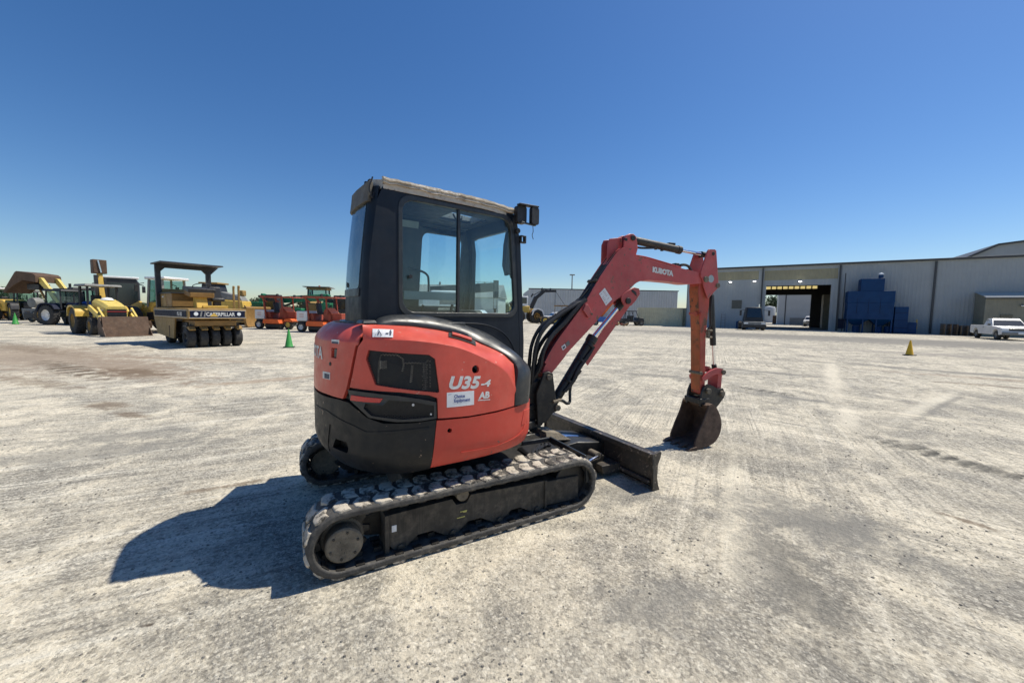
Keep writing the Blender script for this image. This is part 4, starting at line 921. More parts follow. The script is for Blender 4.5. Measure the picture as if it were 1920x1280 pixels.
# lower cylinder bracket with notch
for sy in (-1, 1):
    MB().prism([(.86, 1.80), (.92, 1.85), (1.02, 1.90), (1.095, 1.888), (1.108, 1.83), (1.06, 1.76), (1.0, 1.70), (.95, 1.685), (.90, 1.70), (.87, 1.75)], sy*.086-.010, sy*.086+.010).build('cylinder_bracket', BOOMRED, boom, FB, bevel=.005)
MB().prism([(.985, 1.855), (1.06, 1.80), (1.055, 1.845), (1.0, 1.875)], -.099, -.094).build('bracket_notch', BLACK, boom, FB)
MB().cyl((.945, -.115, 1.748), (.945, .115, 1.748), .034, n=20).build('cylinder_pin', DARKST, boom, FB, bevel=.004)
text_obj('KUBOTA', .075, lambda x, y: (1.268+x, -.0925, 2.082+y-.115*x), SILVER, boom, 'boom_lettering', fit=.30, bold=.006, frame=FB)
MB().add([(x, -.0925, z) for x, z in ((.575, 1.815), (.668, 1.690), (.745, 1.760), (.645, 1.880))], [(0, 1, 2, 3)]).build('boom_sticker', WHITEST, boom, FB, smooth=0)
sp_ = MB()
a0, a1, a2 = Vector((.575, 0, 1.815)), Vector((.668, 0, 1.690)), Vector((.645, 0, 1.880))
for i in range(7):
    for j in range(2):
        if random.random() < .2: continue
        u0, v0 = .10+.46*j, .12+.12*i; w, h_ = .30*random.uniform(.6, 1), .035
        P = [a0+(a2-a0)*uu+(a1-a0)*vv for uu, vv in ((u0, v0), (u0+w, v0), (u0+w, v0+h_), (u0, v0+h_))]
        sp_.add([(p.x, -.0938, p.z) for p in P], [(0, 1, 2, 3)])
sp_.build('sticker_print', paint('faded_pink_print', (.42, .32, .32), .6), boom, FB, smooth=0, fix=False)
MB().add([(x, -.0925, z) for x, z in ((.160, 1.222), (.200, 1.252), (.182, 1.29), (.140, 1.262))], [(0, 1, 2, 3)]).build('pinch_label', WHITEST, boom, FB, smooth=0)
MB().add([(x, -.0935, z) for x, z in ((.163, 1.235), (.186, 1.252), (.178, 1.27), (.154, 1.254))], [(0, 1, 2, 3)]).build('pinch_symbol', INK, boom, FB, smooth=0)
MB().add([(x, -.0925, z) for x, z in ((.206, 1.257), (.245, 1.285), (.226, 1.325), (.188, 1.296))], [(0, 1, 2, 3)]).build('type_label', paint('grey_label', (.16, .15, .14), .5), boom, FB, smooth=0)
# hose saddle part-way up
sd = MB().prism([(.372, 1.640), (.44, 1.56), (.50, 1.60), (.48, 1.62), (.43, 1.70), (.405, 1.70)], -.12, -.088).build('hose_clamp', BOOMRED, boom, FB, bevel=.004)
MB().cyl((.475, -.13, 1.60), (.475, -.10, 1.60), .012, n=10).build('clamp_bolt', MUDDISC, sd, FB)
fit_ = MB()
for i in range(4):
    for k in range(2):
        fit_.cyl((.24+.06*k, -.045+.03*i, 1.50+.075*k+.03), (.275+.06*k, -.045+.03*i, 1.545+.075*k+.03), .013, n=8)
fit_.build('hose_fittings', paint('steel_fittings', (.30, .30, .29), .4, .8, dirt=(.1, .09, .08), amt=.6), boom, FB)
# hoses along the back of the boom
for k, (yy, c) in enumerate(((-.052, .0), (-.018, .022), (.018, .0), (.052, .025))):
    pth = [(-.17, yy*1.2, .88), (-.165+c, yy*1.5, 1.06), (-.145+c, yy*1.6, 1.24), (-.095+c, yy*1.5, 1.38), (.0+c*.5, yy*1.3, 1.49), (.12, yy, 1.575-c), (.24, yy, 1.645-c), (.34, yy, 1.70), (.43, yy, 1.755), (.57, yy, 1.945), (.72, yy, 2.14), (.80, yy, 2.24), (.87, yy, 2.30)]
    MB().tube(smooth_path(pth, 6), .019, 8).build('boom_hose', BLACK, boom, FB)
for k, (yy, c) in enumerate(((-.078, .0), (-.045, .025), (.045, .01), (.0, .045), (.075, .03))):
    pth = [(-.16, yy*.8, .93), (-.10+c*.5, yy*1.2, 1.05), (-.075+c, yy*1.3, 1.19), (-.02+c, yy*1.2, 1.30), (.07+c*.5, yy, 1.40), (.17, yy, 1.49), (.27, yy, 1.60), (.36, yy, 1.69), (.43, yy, 1.75)]
    MB().tube(smooth_path(pth, 6), .021, 8).build('boom_hose', BLACK, boom, FB)
MB().tube(smooth_path([(.40, -.02, 1.77), (.50, -.02, 1.88), (.60, -.02, 2.02)], 3), .007, 6).build('steel_line', FRAME, boom, FB)
MB().box((.545, 0, 1.955), (.03, .17, .02), rot=(0, -.95, 0)).build('hose_strap', FRAME, boom, FB, bevel=.003)
MB().tube(smooth_path([(1.04, 0, 2.36), (1.15, -.02, 2.345), (1.3, -.02, 2.355), (1.42, -.01, 2.37)], 5), .012, 8).build('arm_hose', BLACK, boom, FB)
MB().tube(smooth_path([(1.70, .02, 2.17), (1.78, -.02, 2.195), (1.86, -.02, 2.18), (1.93, 0, 2.13), (1.98, .02, 2.12)], 5), .016, 8).build('arm_hose', BLACK, boom, FB)
MB().box((1.68, 0, 2.185), (.06, .07, .045)).build('hose_block', BLACK, boom, FB, bevel=.006)
# boom cylinder with armoured hose
bc = MB().cyl((.16, 0, .725), (.575, 0, 1.345), .052, n=24).cyl((.085, 0, .615), (.17, 0, .74), .045, n=20).build('boom_cylinder', BLACK, ex, FB, bevel=.004)
MB().cyl((.54, 0, 1.293), (.582, 0, 1.355), .060, n=24).build('gland', BLACK, bc, FB, bevel=.004)
MB().cyl((.57, 0, 1.335), (.93, 0, 1.725), .026, n=18).build('rod', CHROME, bc, FB)
MB().cyl((.88, 0, 1.665), (.96, 0, 1.76), .045, n=18).build('rod_eye', DARKST, bc, FB, bevel=.004)
MB().prism([(1.06, 1.76), (1.10, 1.70), (.56, 1.03), (.50, 1.115), (.93, 1.66)], .060, .072).build('cylinder_guard', BOOMRED, bc, FB, bevel=.003)
for k in range(3):
    o = .012*k
    MB().tube(smooth_path([(.20+o, -.06, .78), (.30+o, -.07, .90), (.36+o, -.07, 1.02), (.47+o, -.06, 1.15), (.56, -.055, 1.25)], 5), .013, 8).build('cylinder_hose', BLACK, bc, FB)
MB().tube(smooth_path([(.10, -.12, .715), (.16, -.12, .70), (.22, -.10, .665), (.265, -.08, .68), (.275, -.06, .78), (.30, -.06, .88), (.40, -.06, 1.0)], 5), .016, 8).build('cylinder_hose', BLACK, bc, FB)
MB().cyl((.03, -.155, .705), (.13, -.13, .715), .016, n=10).build('hose_elbow', MUDDISC, bc, FB)
for t_ in (.25, .6, .85):
    MB().cyl((.16+.415*t_, -.02, .725+.62*t_), (.172+.415*t_, -.02, .743+.62*t_), .058, n=20).build('cylinder_strap', BLACK, bc, FB)
# arm cylinder
ac = MB().cyl((1.05, 0, 2.428), (1.735, 0, 2.365), .043, n=24).build('arm_cylinder', DARKST, ex, FB, bevel=.004)
MB().cyl((1.69, 0, 2.369), (1.742, 0, 2.364), .048, n=24).build('gland', DARKST, ac, FB, bevel=.003)
MB().cyl((1.73, 0, 2.365), (2.11, 0, 2.337), .020, n=16).build('rod', CHROME, ac, FB)
MB().cyl((2.07, 0, 2.34), (2.17, 0, 2.334), .035, n=16).build('rod_eye', DARKST, ac, FB, bevel=.004)
MB().box((1.60, 0, 2.425), (.09, .05, .025)).cyl((1.38, 0, 2.385), (1.38, 0, 2.345), .018, n=10).cyl((1.47, 0, 2.38), (1.47, 0, 2.335), .018, n=10).build('port_block', BLACK, ac, FB, bevel=.003)
MB().cyl((.98, 0, 2.434), (1.06, 0, 2.427), .05, n=20).build('cylinder_eye', DARKST, ac, FB, bevel=.004)

# ---- arm
armp = [(1.985, 1.985), (1.978, 1.90), (2.037, 1.425), (2.085, .70), (2.095, .645), (2.15, .62), (2.165, .66), (2.153, .947), (2.135, 1.35), (2.150, 1.62), (2.165, 1.86), (2.20, 1.98), (2.12, 2.06)]
arm = MB().prism(armp, -.074, .074).build('arm', ARMRED, ex, FB, bevel=.006)
for sy in (-1, 1):
    pl = MB().prism([(1.965, 2.115), (2.055, 2.36), (2.075, 2.385), (2.175, 2.39), (2.195, 2.375), (2.258, 1.985), (2.245, 1.93), (2.155, 1.85), (2.10, 1.80), (2.03, 1.93), (2.0, 2.03), (1.97, 2.06)] if True else [], sy*.098-.010, sy*.098+.010).build('arm_top_plate', BOOMRED, arm, FB, bevel=.006)
WEAR = paint('rust_worn_orange_face', (.36, .085, .025), .65, dirt=(.17, .085, .028), amt=1.0, scale=2.6, chips=(.10, .05, .025), chip_amt=.6, var=.25, streak=.8, bmp=.002)
MB().prism([(1.981, 1.95), (1.9765, 1.93), (1.9765, 1.90), (2.0355, 1.425), (2.0835, .70), (2.094, .66), (2.097, .66), (2.087, .71), (2.039, 1.425), (1.981, 1.90)], -.066, .066).build('inner_wear_face', WEAR, arm, FB)
MB().cyl((2.047, -.125, 2.03), (2.047, .125, 2.03), .036, n=20).build('arm_pivot_pin', MUDDISC, arm, FB, bevel=.004)
MB().cyl((2.145, -.112, 2.337), (2.145, .112, 2.337), .024, n=18).build('rod_pin', DARKST, arm, FB, bevel=.003)
MB().cyl((2.243, -.12, 1.965), (2.243, .12, 1.965), .030, n=18).build('bucket_cylinder_pin', MUDDISC, arm, FB, bevel=.003)
MB().lathe([(0, 0), (.045, 0), (.045, .006), (.035, .006), (.033, .002), (0, .002)], (2.13, -.110, 2.04), 'y', 20).build('sight_hole', SILVERPLATE, arm, FB)
MB().cyl((2.03, -.09, 1.625), (2.03, .09, 1.625), .022, n=14).cyl((1.99, -.03, 1.62), (2.03, -.03, 1.63), .03, n=14).build('line_clamp', ARMRED, arm, FB, bevel=.003)
MB().cyl((2.08, -.09, .90), (2.08, .09, .90), .022, n=14).build('link_pin', MUDDISC, arm, FB, bevel=.003)
MB().box((2.155, -.085, 1.38), (.035, .03, .10)).cyl((2.15, -.10, 1.42), (2.20, -.10, 1.42), .014, n=8).cyl((2.15, -.10, 1.34), (2.20, -.10, 1.34), .014, n=8).build('hose_union', MUDDISC, arm, FB, bevel=.003)
# bucket cylinder and linkage
bk = MB().cyl((2.262, 0, 1.86), (2.343, 0, 1.232), .036, n=20).cyl((2.243, 0, 1.965), (2.262, 0, 1.85), .028, n=16).build('bucket_cylinder', BLACK, ex, FB, bevel=.004)
MB().tube(smooth_path([(2.20, -.03, 1.42), (2.24, -.04, 1.50), (2.23, -.04, 1.70), (2.245, -.03, 1.85)], 5), .012, 8).build('cylinder_hose', BLACK, bk, FB)
MB().cyl((2.341, 0, 1.235), (2.375, 0, .985), .018, n=16).build('rod', CHROME, bk, FB)
MB().cyl((2.374, 0, .99), (2.40, 0, .90), .03, n=16).build('rod_eye', BLACK, bk, FB, bevel=.003)
for sy in (-1, 1):
    MB().prism(sm2([(2.085, .845), (2.13, .89), (2.22, .935), (2.32, .958), (2.41, .945)], 3)+sm2([(2.435, .90), (2.41, .868), (2.33, .885), (2.24, .868), (2.15, .82), (2.10, .80)], 3), sy*.098-.011, sy*.098+.011).build('guide_link', BOOMRED, bk, FB, bevel=.005)
MB().cyl((2.41, -.13, .905), (2.41, .13, .905), .030, n=18).build('link_pin', MUDDISC, bk, FB, bevel=.003)
MB().prism([(2.375, .93), (2.44, .92), (2.43, .62), (2.36, .60)], -.075, .075).build('bucket_link', BOOMRED, bk, FB, bevel=.006)

# ---- bucket
out_p = sm2([(2.08, .525), (2.17, .538), (2.245, .465), (2.305, .35), (2.318, .22), (2.262, .10), (2.15, .035), (1.92, .004)], 5)
inn_p = sm2([(1.93, .030), (2.14, .062), (2.235, .12), (2.285, .22), (2.272, .34), (2.215, .44), (2.155, .50), (2.10, .495)], 5)
bu = MB().prism(out_p+inn_p, -.185, .185).build('bucket', RUST, ex, FB, bevel=.003)
sidep = [(2.10, .53)]+out_p[3:]+[(1.91, .03), (1.915, .095), (1.98, .24), (2.05, .38)]
for sy in (-1, 1):
    MB().prism(sidep, sy*.195-.009, sy*.195+.009).build('bucket_side', RUST, bu, FB, bevel=.003)
MB().box((1.925, 0, .017), (.10, .39, .022)).build('cutting_edge', RUST, bu, FB, bevel=.003)
for i in range(4):
    y = -.185+.1233*i
    MB().loft([[(1.93, y-.035, -.002), (1.93, y+.035, -.002), (1.93, y+.035, .045), (1.93, y-.035, .045)], [(1.85, y-.028, .0), (1.85, y+.028, .0), (1.85, y+.028, .035), (1.85, y-.028, .035)], [(1.80, y-.024, -.003), (1.80, y+.024, -.003), (1.80, y+.024, .008), (1.80, y-.024, .008)]]).build('tooth', RUST, bu, FB, bevel=.004)
for sy in (-1, 1):
    MB().prism([(2.06, .50), (2.075, .66), (2.11, .74), (2.17, .765), (2.24, .745), (2.33, .70), (2.42, .70), (2.455, .64), (2.44, .585), (2.36, .50), (2.26, .42), (2.18, .50)], sy*.105-.012, sy*.105+.012).build('bucket_ear', DARKST, bu, FB, bevel=.005)
MB().cyl((2.165, -.145, .685), (2.165, .145, .685), .034, n=18).build('bucket_pin', MUDDISC, bu, FB, bevel=.004)
MB().cyl((2.395, -.145, .64), (2.395, .145, .64), .034, n=18).build('bucket_pin', MUDDISC, bu, FB, bevel=.004)
MB().box((2.12, 0, .56), (.16, .25, .07)).build('bucket_crossbar', DARKST, bu, FB, bevel=.01)

# ================================================================== the yard behind
YEL = paint('sun_faded_yellow_paint', (.62, .40, .07), .5, dirt=(.25, .18, .1), amt=.5, scale=3, var=.12)
YEL2 = paint('pale_yellow_paint', (.66, .50, .13), .5, spec=.3, dirt=(.3, .22, .12), amt=.4, scale=3, var=.1)
KHAKI = paint('old_tan_yellow_paint', (.33, .21, .075), .6, spec=.25, dirt=(.16, .11, .07), amt=.5, scale=2.5, var=.15, streak=.3)
OCHRE = paint('dirty_ochre_steel', (.26, .145, .04), .6, dirt=(.1, .07, .04), amt=.5, scale=2.5, var=.2)
BROWN = paint('rusty_brown_steel', (.085, .046, .025), .7, dirt=(.22, .16, .1), amt=.5, scale=3, var=.3)
DKMET = paint('black_machine_paint', (.018, .018, .02), .5, dirt=(.12, .1, .08), amt=.3, scale=4, var=.2)
NAVY = paint('navy_machine_paint', (.006, .011, .032), .6, spec=.15, dirt=(.12, .11, .1), amt=.25, scale=4)
BLUEP = paint('blue_tractor_paint', (.03, .12, .42), .4, dirt=(.2, .2, .2), amt=.2, scale=3)
BLUED = paint('dust_collector_blue', (.001, .034, .115), .5, spec=.25, dirt=(.01, .03, .07), amt=.3, scale=1.2, var=.12)
WHITEP = paint('white_vehicle_paint', (.74, .74, .73), .35, dirt=(.4, .36, .3), amt=.25, scale=2.5, var=.04, coat=.4)
GREYP = paint('grey_machine_steel', (.20, .20, .19), .6, dirt=(.3, .26, .2), amt=.5, scale=4, var=.2)
SWORANGE = paint('bright_orange_sweeper_paint', (.68, .115, .018), .45, dirt=(.3, .18, .1), amt=.3, scale=3, var=.1)
SWRED = paint('dark_orange_frame_paint', (.30, .050, .022), .5, dirt=(.15, .08, .05), amt=.3, scale=3, var=.15)
GREENP = paint('green_telehandler_paint', (.008, .17, .075), .45, dirt=(.15, .15, .12), amt=.3, scale=3, var=.15)
GREENC = paint('green_cone_plastic', (.03, .26, .045), .55, dirt=(.2, .2, .15), amt=.3, scale=8, var=.15)
YELC = paint('yellow_cone_plastic', (.70, .40, .015), .55, dirt=(.25, .2, .1), amt=.4, scale=8, var=.1)
REDP = paint('red_paint', (.42, .03, .02), .5, var=.1)
SIDING = paint('grey_metal_siding', (.34, .365, .375), .55, spec=.3, dirt=(.24, .24, .21), amt=.3, scale=.4, var=.05, streak=.2)
SIDING2 = paint('pale_grey_siding', (.42, .44, .45), .6, dirt=(.3, .3, .28), amt=.3, scale=.4, var=.05)
TANPAN = paint('tan_panel_siding', (.31, .285, .185), .6, dirt=(.15, .14, .09), amt=.4, scale=.6, var=.08)
TANW = paint('lean_to_siding', (.24, .23, .175), .6, dirt=(.12, .11, .08), amt=.3, scale=.6, var=.08)
EAVE = paint('dark_eave_trim', (.045, .05, .055), .5, var=.1)
CREAM = paint('cream_container_paint', (.54, .51, .36), .55, dirt=(.25, .2, .13), amt=.5, scale=.9, var=.1, streak=.4)
CONC = paint('pale_concrete', (.62, .58, .50), .85, dirt=(.35, .32, .27), amt=.4, scale=.8, var=.08)
INSIDE = paint('shed_dim_in_colour', (.05, .05, .048), .8, var=.2)  # very dark base colour holds the dimness inside the shed
FLOORC = paint('shed_floor_concrete', (.20, .19, .175), .8, dirt=(.08, .075, .07), amt=.5, scale=.8, var=.15)
WOOD = paint('weathered_pallet_wood', (.19, .115, .055), .85, dirt=(.08, .05, .03), amt=.6, scale=4, var=.3)
DKGLASS = paint('dark_vehicle_glass', (.012, .016, .018), .06, var=.1, coat=1.0)
TINT = glass('cab_tint', (.30, .48, .45), .25)
LIGHTM = paint('lamp_lens', (.75, .78, .8), .15, var=.03)

def lamp_mat():
    m, nt, b = nodes_of('lit_wall_lamp'); b.inputs['Base Color'].default_value = (.8, .8, .8, 1); b.inputs['Emission Color'].default_value = (1, .98, .94, 1); b.inputs['Emission Strength'].default_value = 6.0; return m
LAMPON = lamp_mat()

def wheel(root, c, r, w, rim=None, rim_r=.55, sy=-1, name='wheel', n=28):
    """wheel on a y axle; sy: outer side"""
    x, y, z = c
    prof = [(r*.55, -w/2), (r*.90, -w/2), (r*.985, -w*.42), (r, -w*.25), (r, w*.25), (r*.985, w*.42), (r*.90, w/2), (r*.55, w/2)]
    wh = MB().lathe(prof, c, 'y', n).build(name, TYRE, root, smooth=40)
    MB().lathe([(0, -sy*w*.1), (r*.30, -sy*-w*.15), (r*rim_r*.80, sy*w*.18), (r*rim_r, sy*w*.46), (r*(rim_r+.04), sy*w*.47), (r*(rim_r+.04), -sy*w*.47), (0, -sy*w*.47)], c, 'y', 20).build('rim', rim or GREYP, wh, smooth=40)
    hb = MB().cyl((x, y+sy*w*.05, z), (x, y+sy*w*.32, z), r*.16, n=10)
    hb.build('hub', rim or GREYP, wh)
    return wh
def lugs(root, c, r, w, mat=None, n=22):
    mb = MB()
    for k in range(n):
        a = 2*math.pi*k/n
        for s in (-1, 1):
            t = a+(math.pi/n if s > 0 else 0)
            p0 = Vector((c[0]+r*1.0*math.cos(t), c[1]+s*w*.48, c[2]+r*1.0*math.sin(t))); p1 = Vector((c[0]+r*math.cos(t+.16), c[1]+s*w*.02, c[2]+r*math.sin(t+.16)))
            mb.bar(p0, p1, r*.07, r*.09)
    o = mb.build('tread', mat or TYRE, root, smooth=0); o['kind'] = 'stuff'; return o

# ---- road roller with five front tyres
def build_roller():
    t = thing('pneumatic_roller', 'tan-yellow tyre roller with five front wheels and flat black canopy', 'road roller', (-12.45, 16.15, 0), R(-36))
    W = .98
    # body: long bed with band
    b = MB().prism([(-4.05, 1.14), (.72, 1.14), (.78, 1.20), (.78, 1.56), (-4.0, 1.60), (-4.15, 1.5), (-4.15, 1.2)], -W, W).build('bed', KHAKI, t, bevel=.02)
    MB().box((-1.65, -W-.006, 1.355), (4.5, .01, .25)).build('side_band', NAVY, b)
    MB().box((.787, 0, 1.34), (.01, 1.84, .27)).build('front_band', NAVY, b)
    for z in (1.205, 1.485):
        MB().box((-1.65, -W-.008, z), (4.6, .012, .012)).build('band_line', WHITEP, b); MB().box((.79, 0, z), (.012, 1.92, .012)).build('band_line', WHITEP, b)
    text_obj('CATERPILLAR', .20, lambda x, y: (.796, -.42+x, 1.275+y), SILVER, b, 'front_lettering', fit=.98, bold=.006)
    text_obj('PS-180', .22, lambda x, y: (-.55+x, -W-.0135, 1.265+y), SILVER, b, 'side_lettering', fit=.62, bold=.006)
    MB().add([(.797, -.30, 1.25), (.797, -.02, 1.25), (.797, -.16, 1.40)], [(0, 1, 2)]).build('badge', YEL, b, smooth=0)
    for y in (-.74, .70):
        MB().cyl((.79, y, 1.35), (.81, y, 1.35), .072, n=18).build('headlight', LIGHTM, b, bevel=.006)
    for y, s_ in ((-.62, 1), (-.50, 1)):
        MB().add([(.797, y, 1.24), (.797, y+.05, 1.24), (.797, y+.09, 1.44), (.797, y+.04, 1.44)], [(0, 1, 2, 3)]).build('band_slash', GREYP, b, smooth=0)
    # side skirts
    for s_ in (-1, 1):
        sk = MB().prism([(-4.1, 1.14), (-.95, 1.14), (-1.20, .30), (-3.6, .42), (-3.9, .9)], s_*(W-.03)-.03, s_*(W-.03)+.03).build('side_plate', KHAKI, t, bevel=.01)
        MB().prism([(-2.3, .80), (-1.75, .80), (-1.75, .40), (-2.3, .40)], s_*(W+.005)-.008, s_*(W+.005)+.008).build('side_hatch', KHAKI, sk, bevel=.006)
        MB().box((-1.72, s_*(W+.006), .60), (.03, .02, .46)).build('hatch_edge', DKMET, sk)
    MB().box((-.3, 0, .98), (1.6, 1.4, .22)).build('front_frame', OCHRE, t, bevel=.02)
    MB().box((.1, 0, .86), (.5, 1.86, .06)).build('axle_beam', DKMET, t, bevel=.01)
    ys = [-.80, -.40, 0, .40, .80]
    for y in ys:
        wheel(t, (.12, y, .385), .385, .27, DKMET, .5, -1)
        MB().prism([(.32, .76), (.52, .70), (.58, .74), (.40, .86), (.10, .88)], y-.10, y+.10).build('scraper', KHAKI, t, bevel=.006)
        MB().bar((.30, y, .80), (.32, y, .95), .05).build('scraper_arm', DKMET, t)
    for y in (-.6, -.2, .2, .6): wheel(t, (-3.2, y, .385), .385, .27, DKMET, .5, -1)
    MB().box((-1.6, 0, .75), (2.6, 1.5, .5)).build('ballast_box', DKMET, t, bevel=.02)
    # rear hood and radiators
    h_ = MB().prism([(-4.15, 1.58), (-4.1, 2.15), (-3.85, 2.42), (-3.45, 2.42), (-3.40, 1.58)], -.85, .85).build('engine_hood', KHAKI, t, bevel=.03)
    MB().prism([(-4.17, 1.35), (-4.20, 1.95), (-4.12, 2.05), (-4.0, 1.35)], -.80, .80).build('radiator_grille', DKMET, h_, bevel=.01)
    for i, (x, w) in enumerate(((-2.95, .80), (-2.1, .80))):
        MB().box((x, -.40, 1.89), (w, .95, .58)).build('locker', KHAKI if i == 0 else OCHRE, t, bevel=.02)
    MB().box((-2.55, -.40, 2.20), (1.9, 1.05, .05)).build('locker_lid', DKMET, t, bevel=.01)
    MB().box((-2.95, -.885, 2.05), (.22, .01, .06)).build('locker_label', WHITEP, t)
    co = MB().loft([[(-1.15, -.30, 1.58), (-.70, -.30, 1.58), (-.70, .1, 1.58), (-1.15, .1, 1.58)], [(-1.15, -.30, 2.05), (-.85, -.30, 2.1), (-.85, .1, 2.1), (-1.15, .1, 2.05)]]).build('console', YEL, t, bevel=.02)
    MB().box((-1.05, -.1, 2.18), (.75, .85, .22), rot=(0, .15, 0)).build('dash_cowl', OCHRE, co, bevel=.03)
    MB().box((-1.05, -.1, 2.36), (.80, .95, .16), rot=(0, .15, 0)).build('dash_cover', DKMET, co, bevel=.02)
    MB().tube([(-1.1+.30*math.cos(a), .0+.30*math.sin(a), 2.52+.10*math.cos(a)) for a in [i*math.pi/8 for i in range(17)]], .016, 6).build('steering_wheel', DKMET, co)
    MB().box((-.95, .35, 1.64), (.6, .9, .10)).build('footplate', YEL, t, bevel=.01)
    sb = MB().box((-1.2, .55, 1.95), (.5, .5, .16)).build('seat', DKMET, t, bevel=.05)
    MB().box((-1.42, .55, 2.25), (.14, .48, .55), rot=(0, -.15, 0)).build('seat_back', DKMET, sb, bevel=.05)
    MB().bar((-1.2, .55, 1.6), (-1.2, .55, 1.9), .25).build('seat_base', DKMET, sb)
    for x in (-.35, .20):
        for d in (0, .12):
            MB().tube(smooth_path([(x+d, .90, 1.58), (x+d, .90, 2.45), (x+d+.03, .90, 2.52), (x+d+.05, .90, 2.45)], 4), .022, 6).build('handrail', KHAKI, t)
    # canopy
    cn = MB().prism([(-3.95, 3.50), (-3.90, 3.56), (-2.35, 3.56), (-2.25, 3.50)], -1.05, 1.20).build('canopy', DKMET, t, bevel=.01)
    for s_ in (-1, 1):
        y = -.92 if s_ < 0 else .92
        MB().box((-3.42, y, 2.55), (.18, .18, 1.95)).build('canopy_post', DKMET, cn, bevel=.01)
        MB().prism([(y-.09 if s_ < 0 else y-.40, 3.52), (y+.40 if s_ < 0 else y+.40, 3.52), (y+.09, 3.18), (y-.09, 3.18)], -3.50, -3.34, 'yz').build('canopy_gusset', DKMET, cn)
    MB().box((-3.42, .05, 3.43), (.2, 2.1, .16)).build('canopy_beam', DKMET, cn, bevel=.01)
    return t
build_roller()

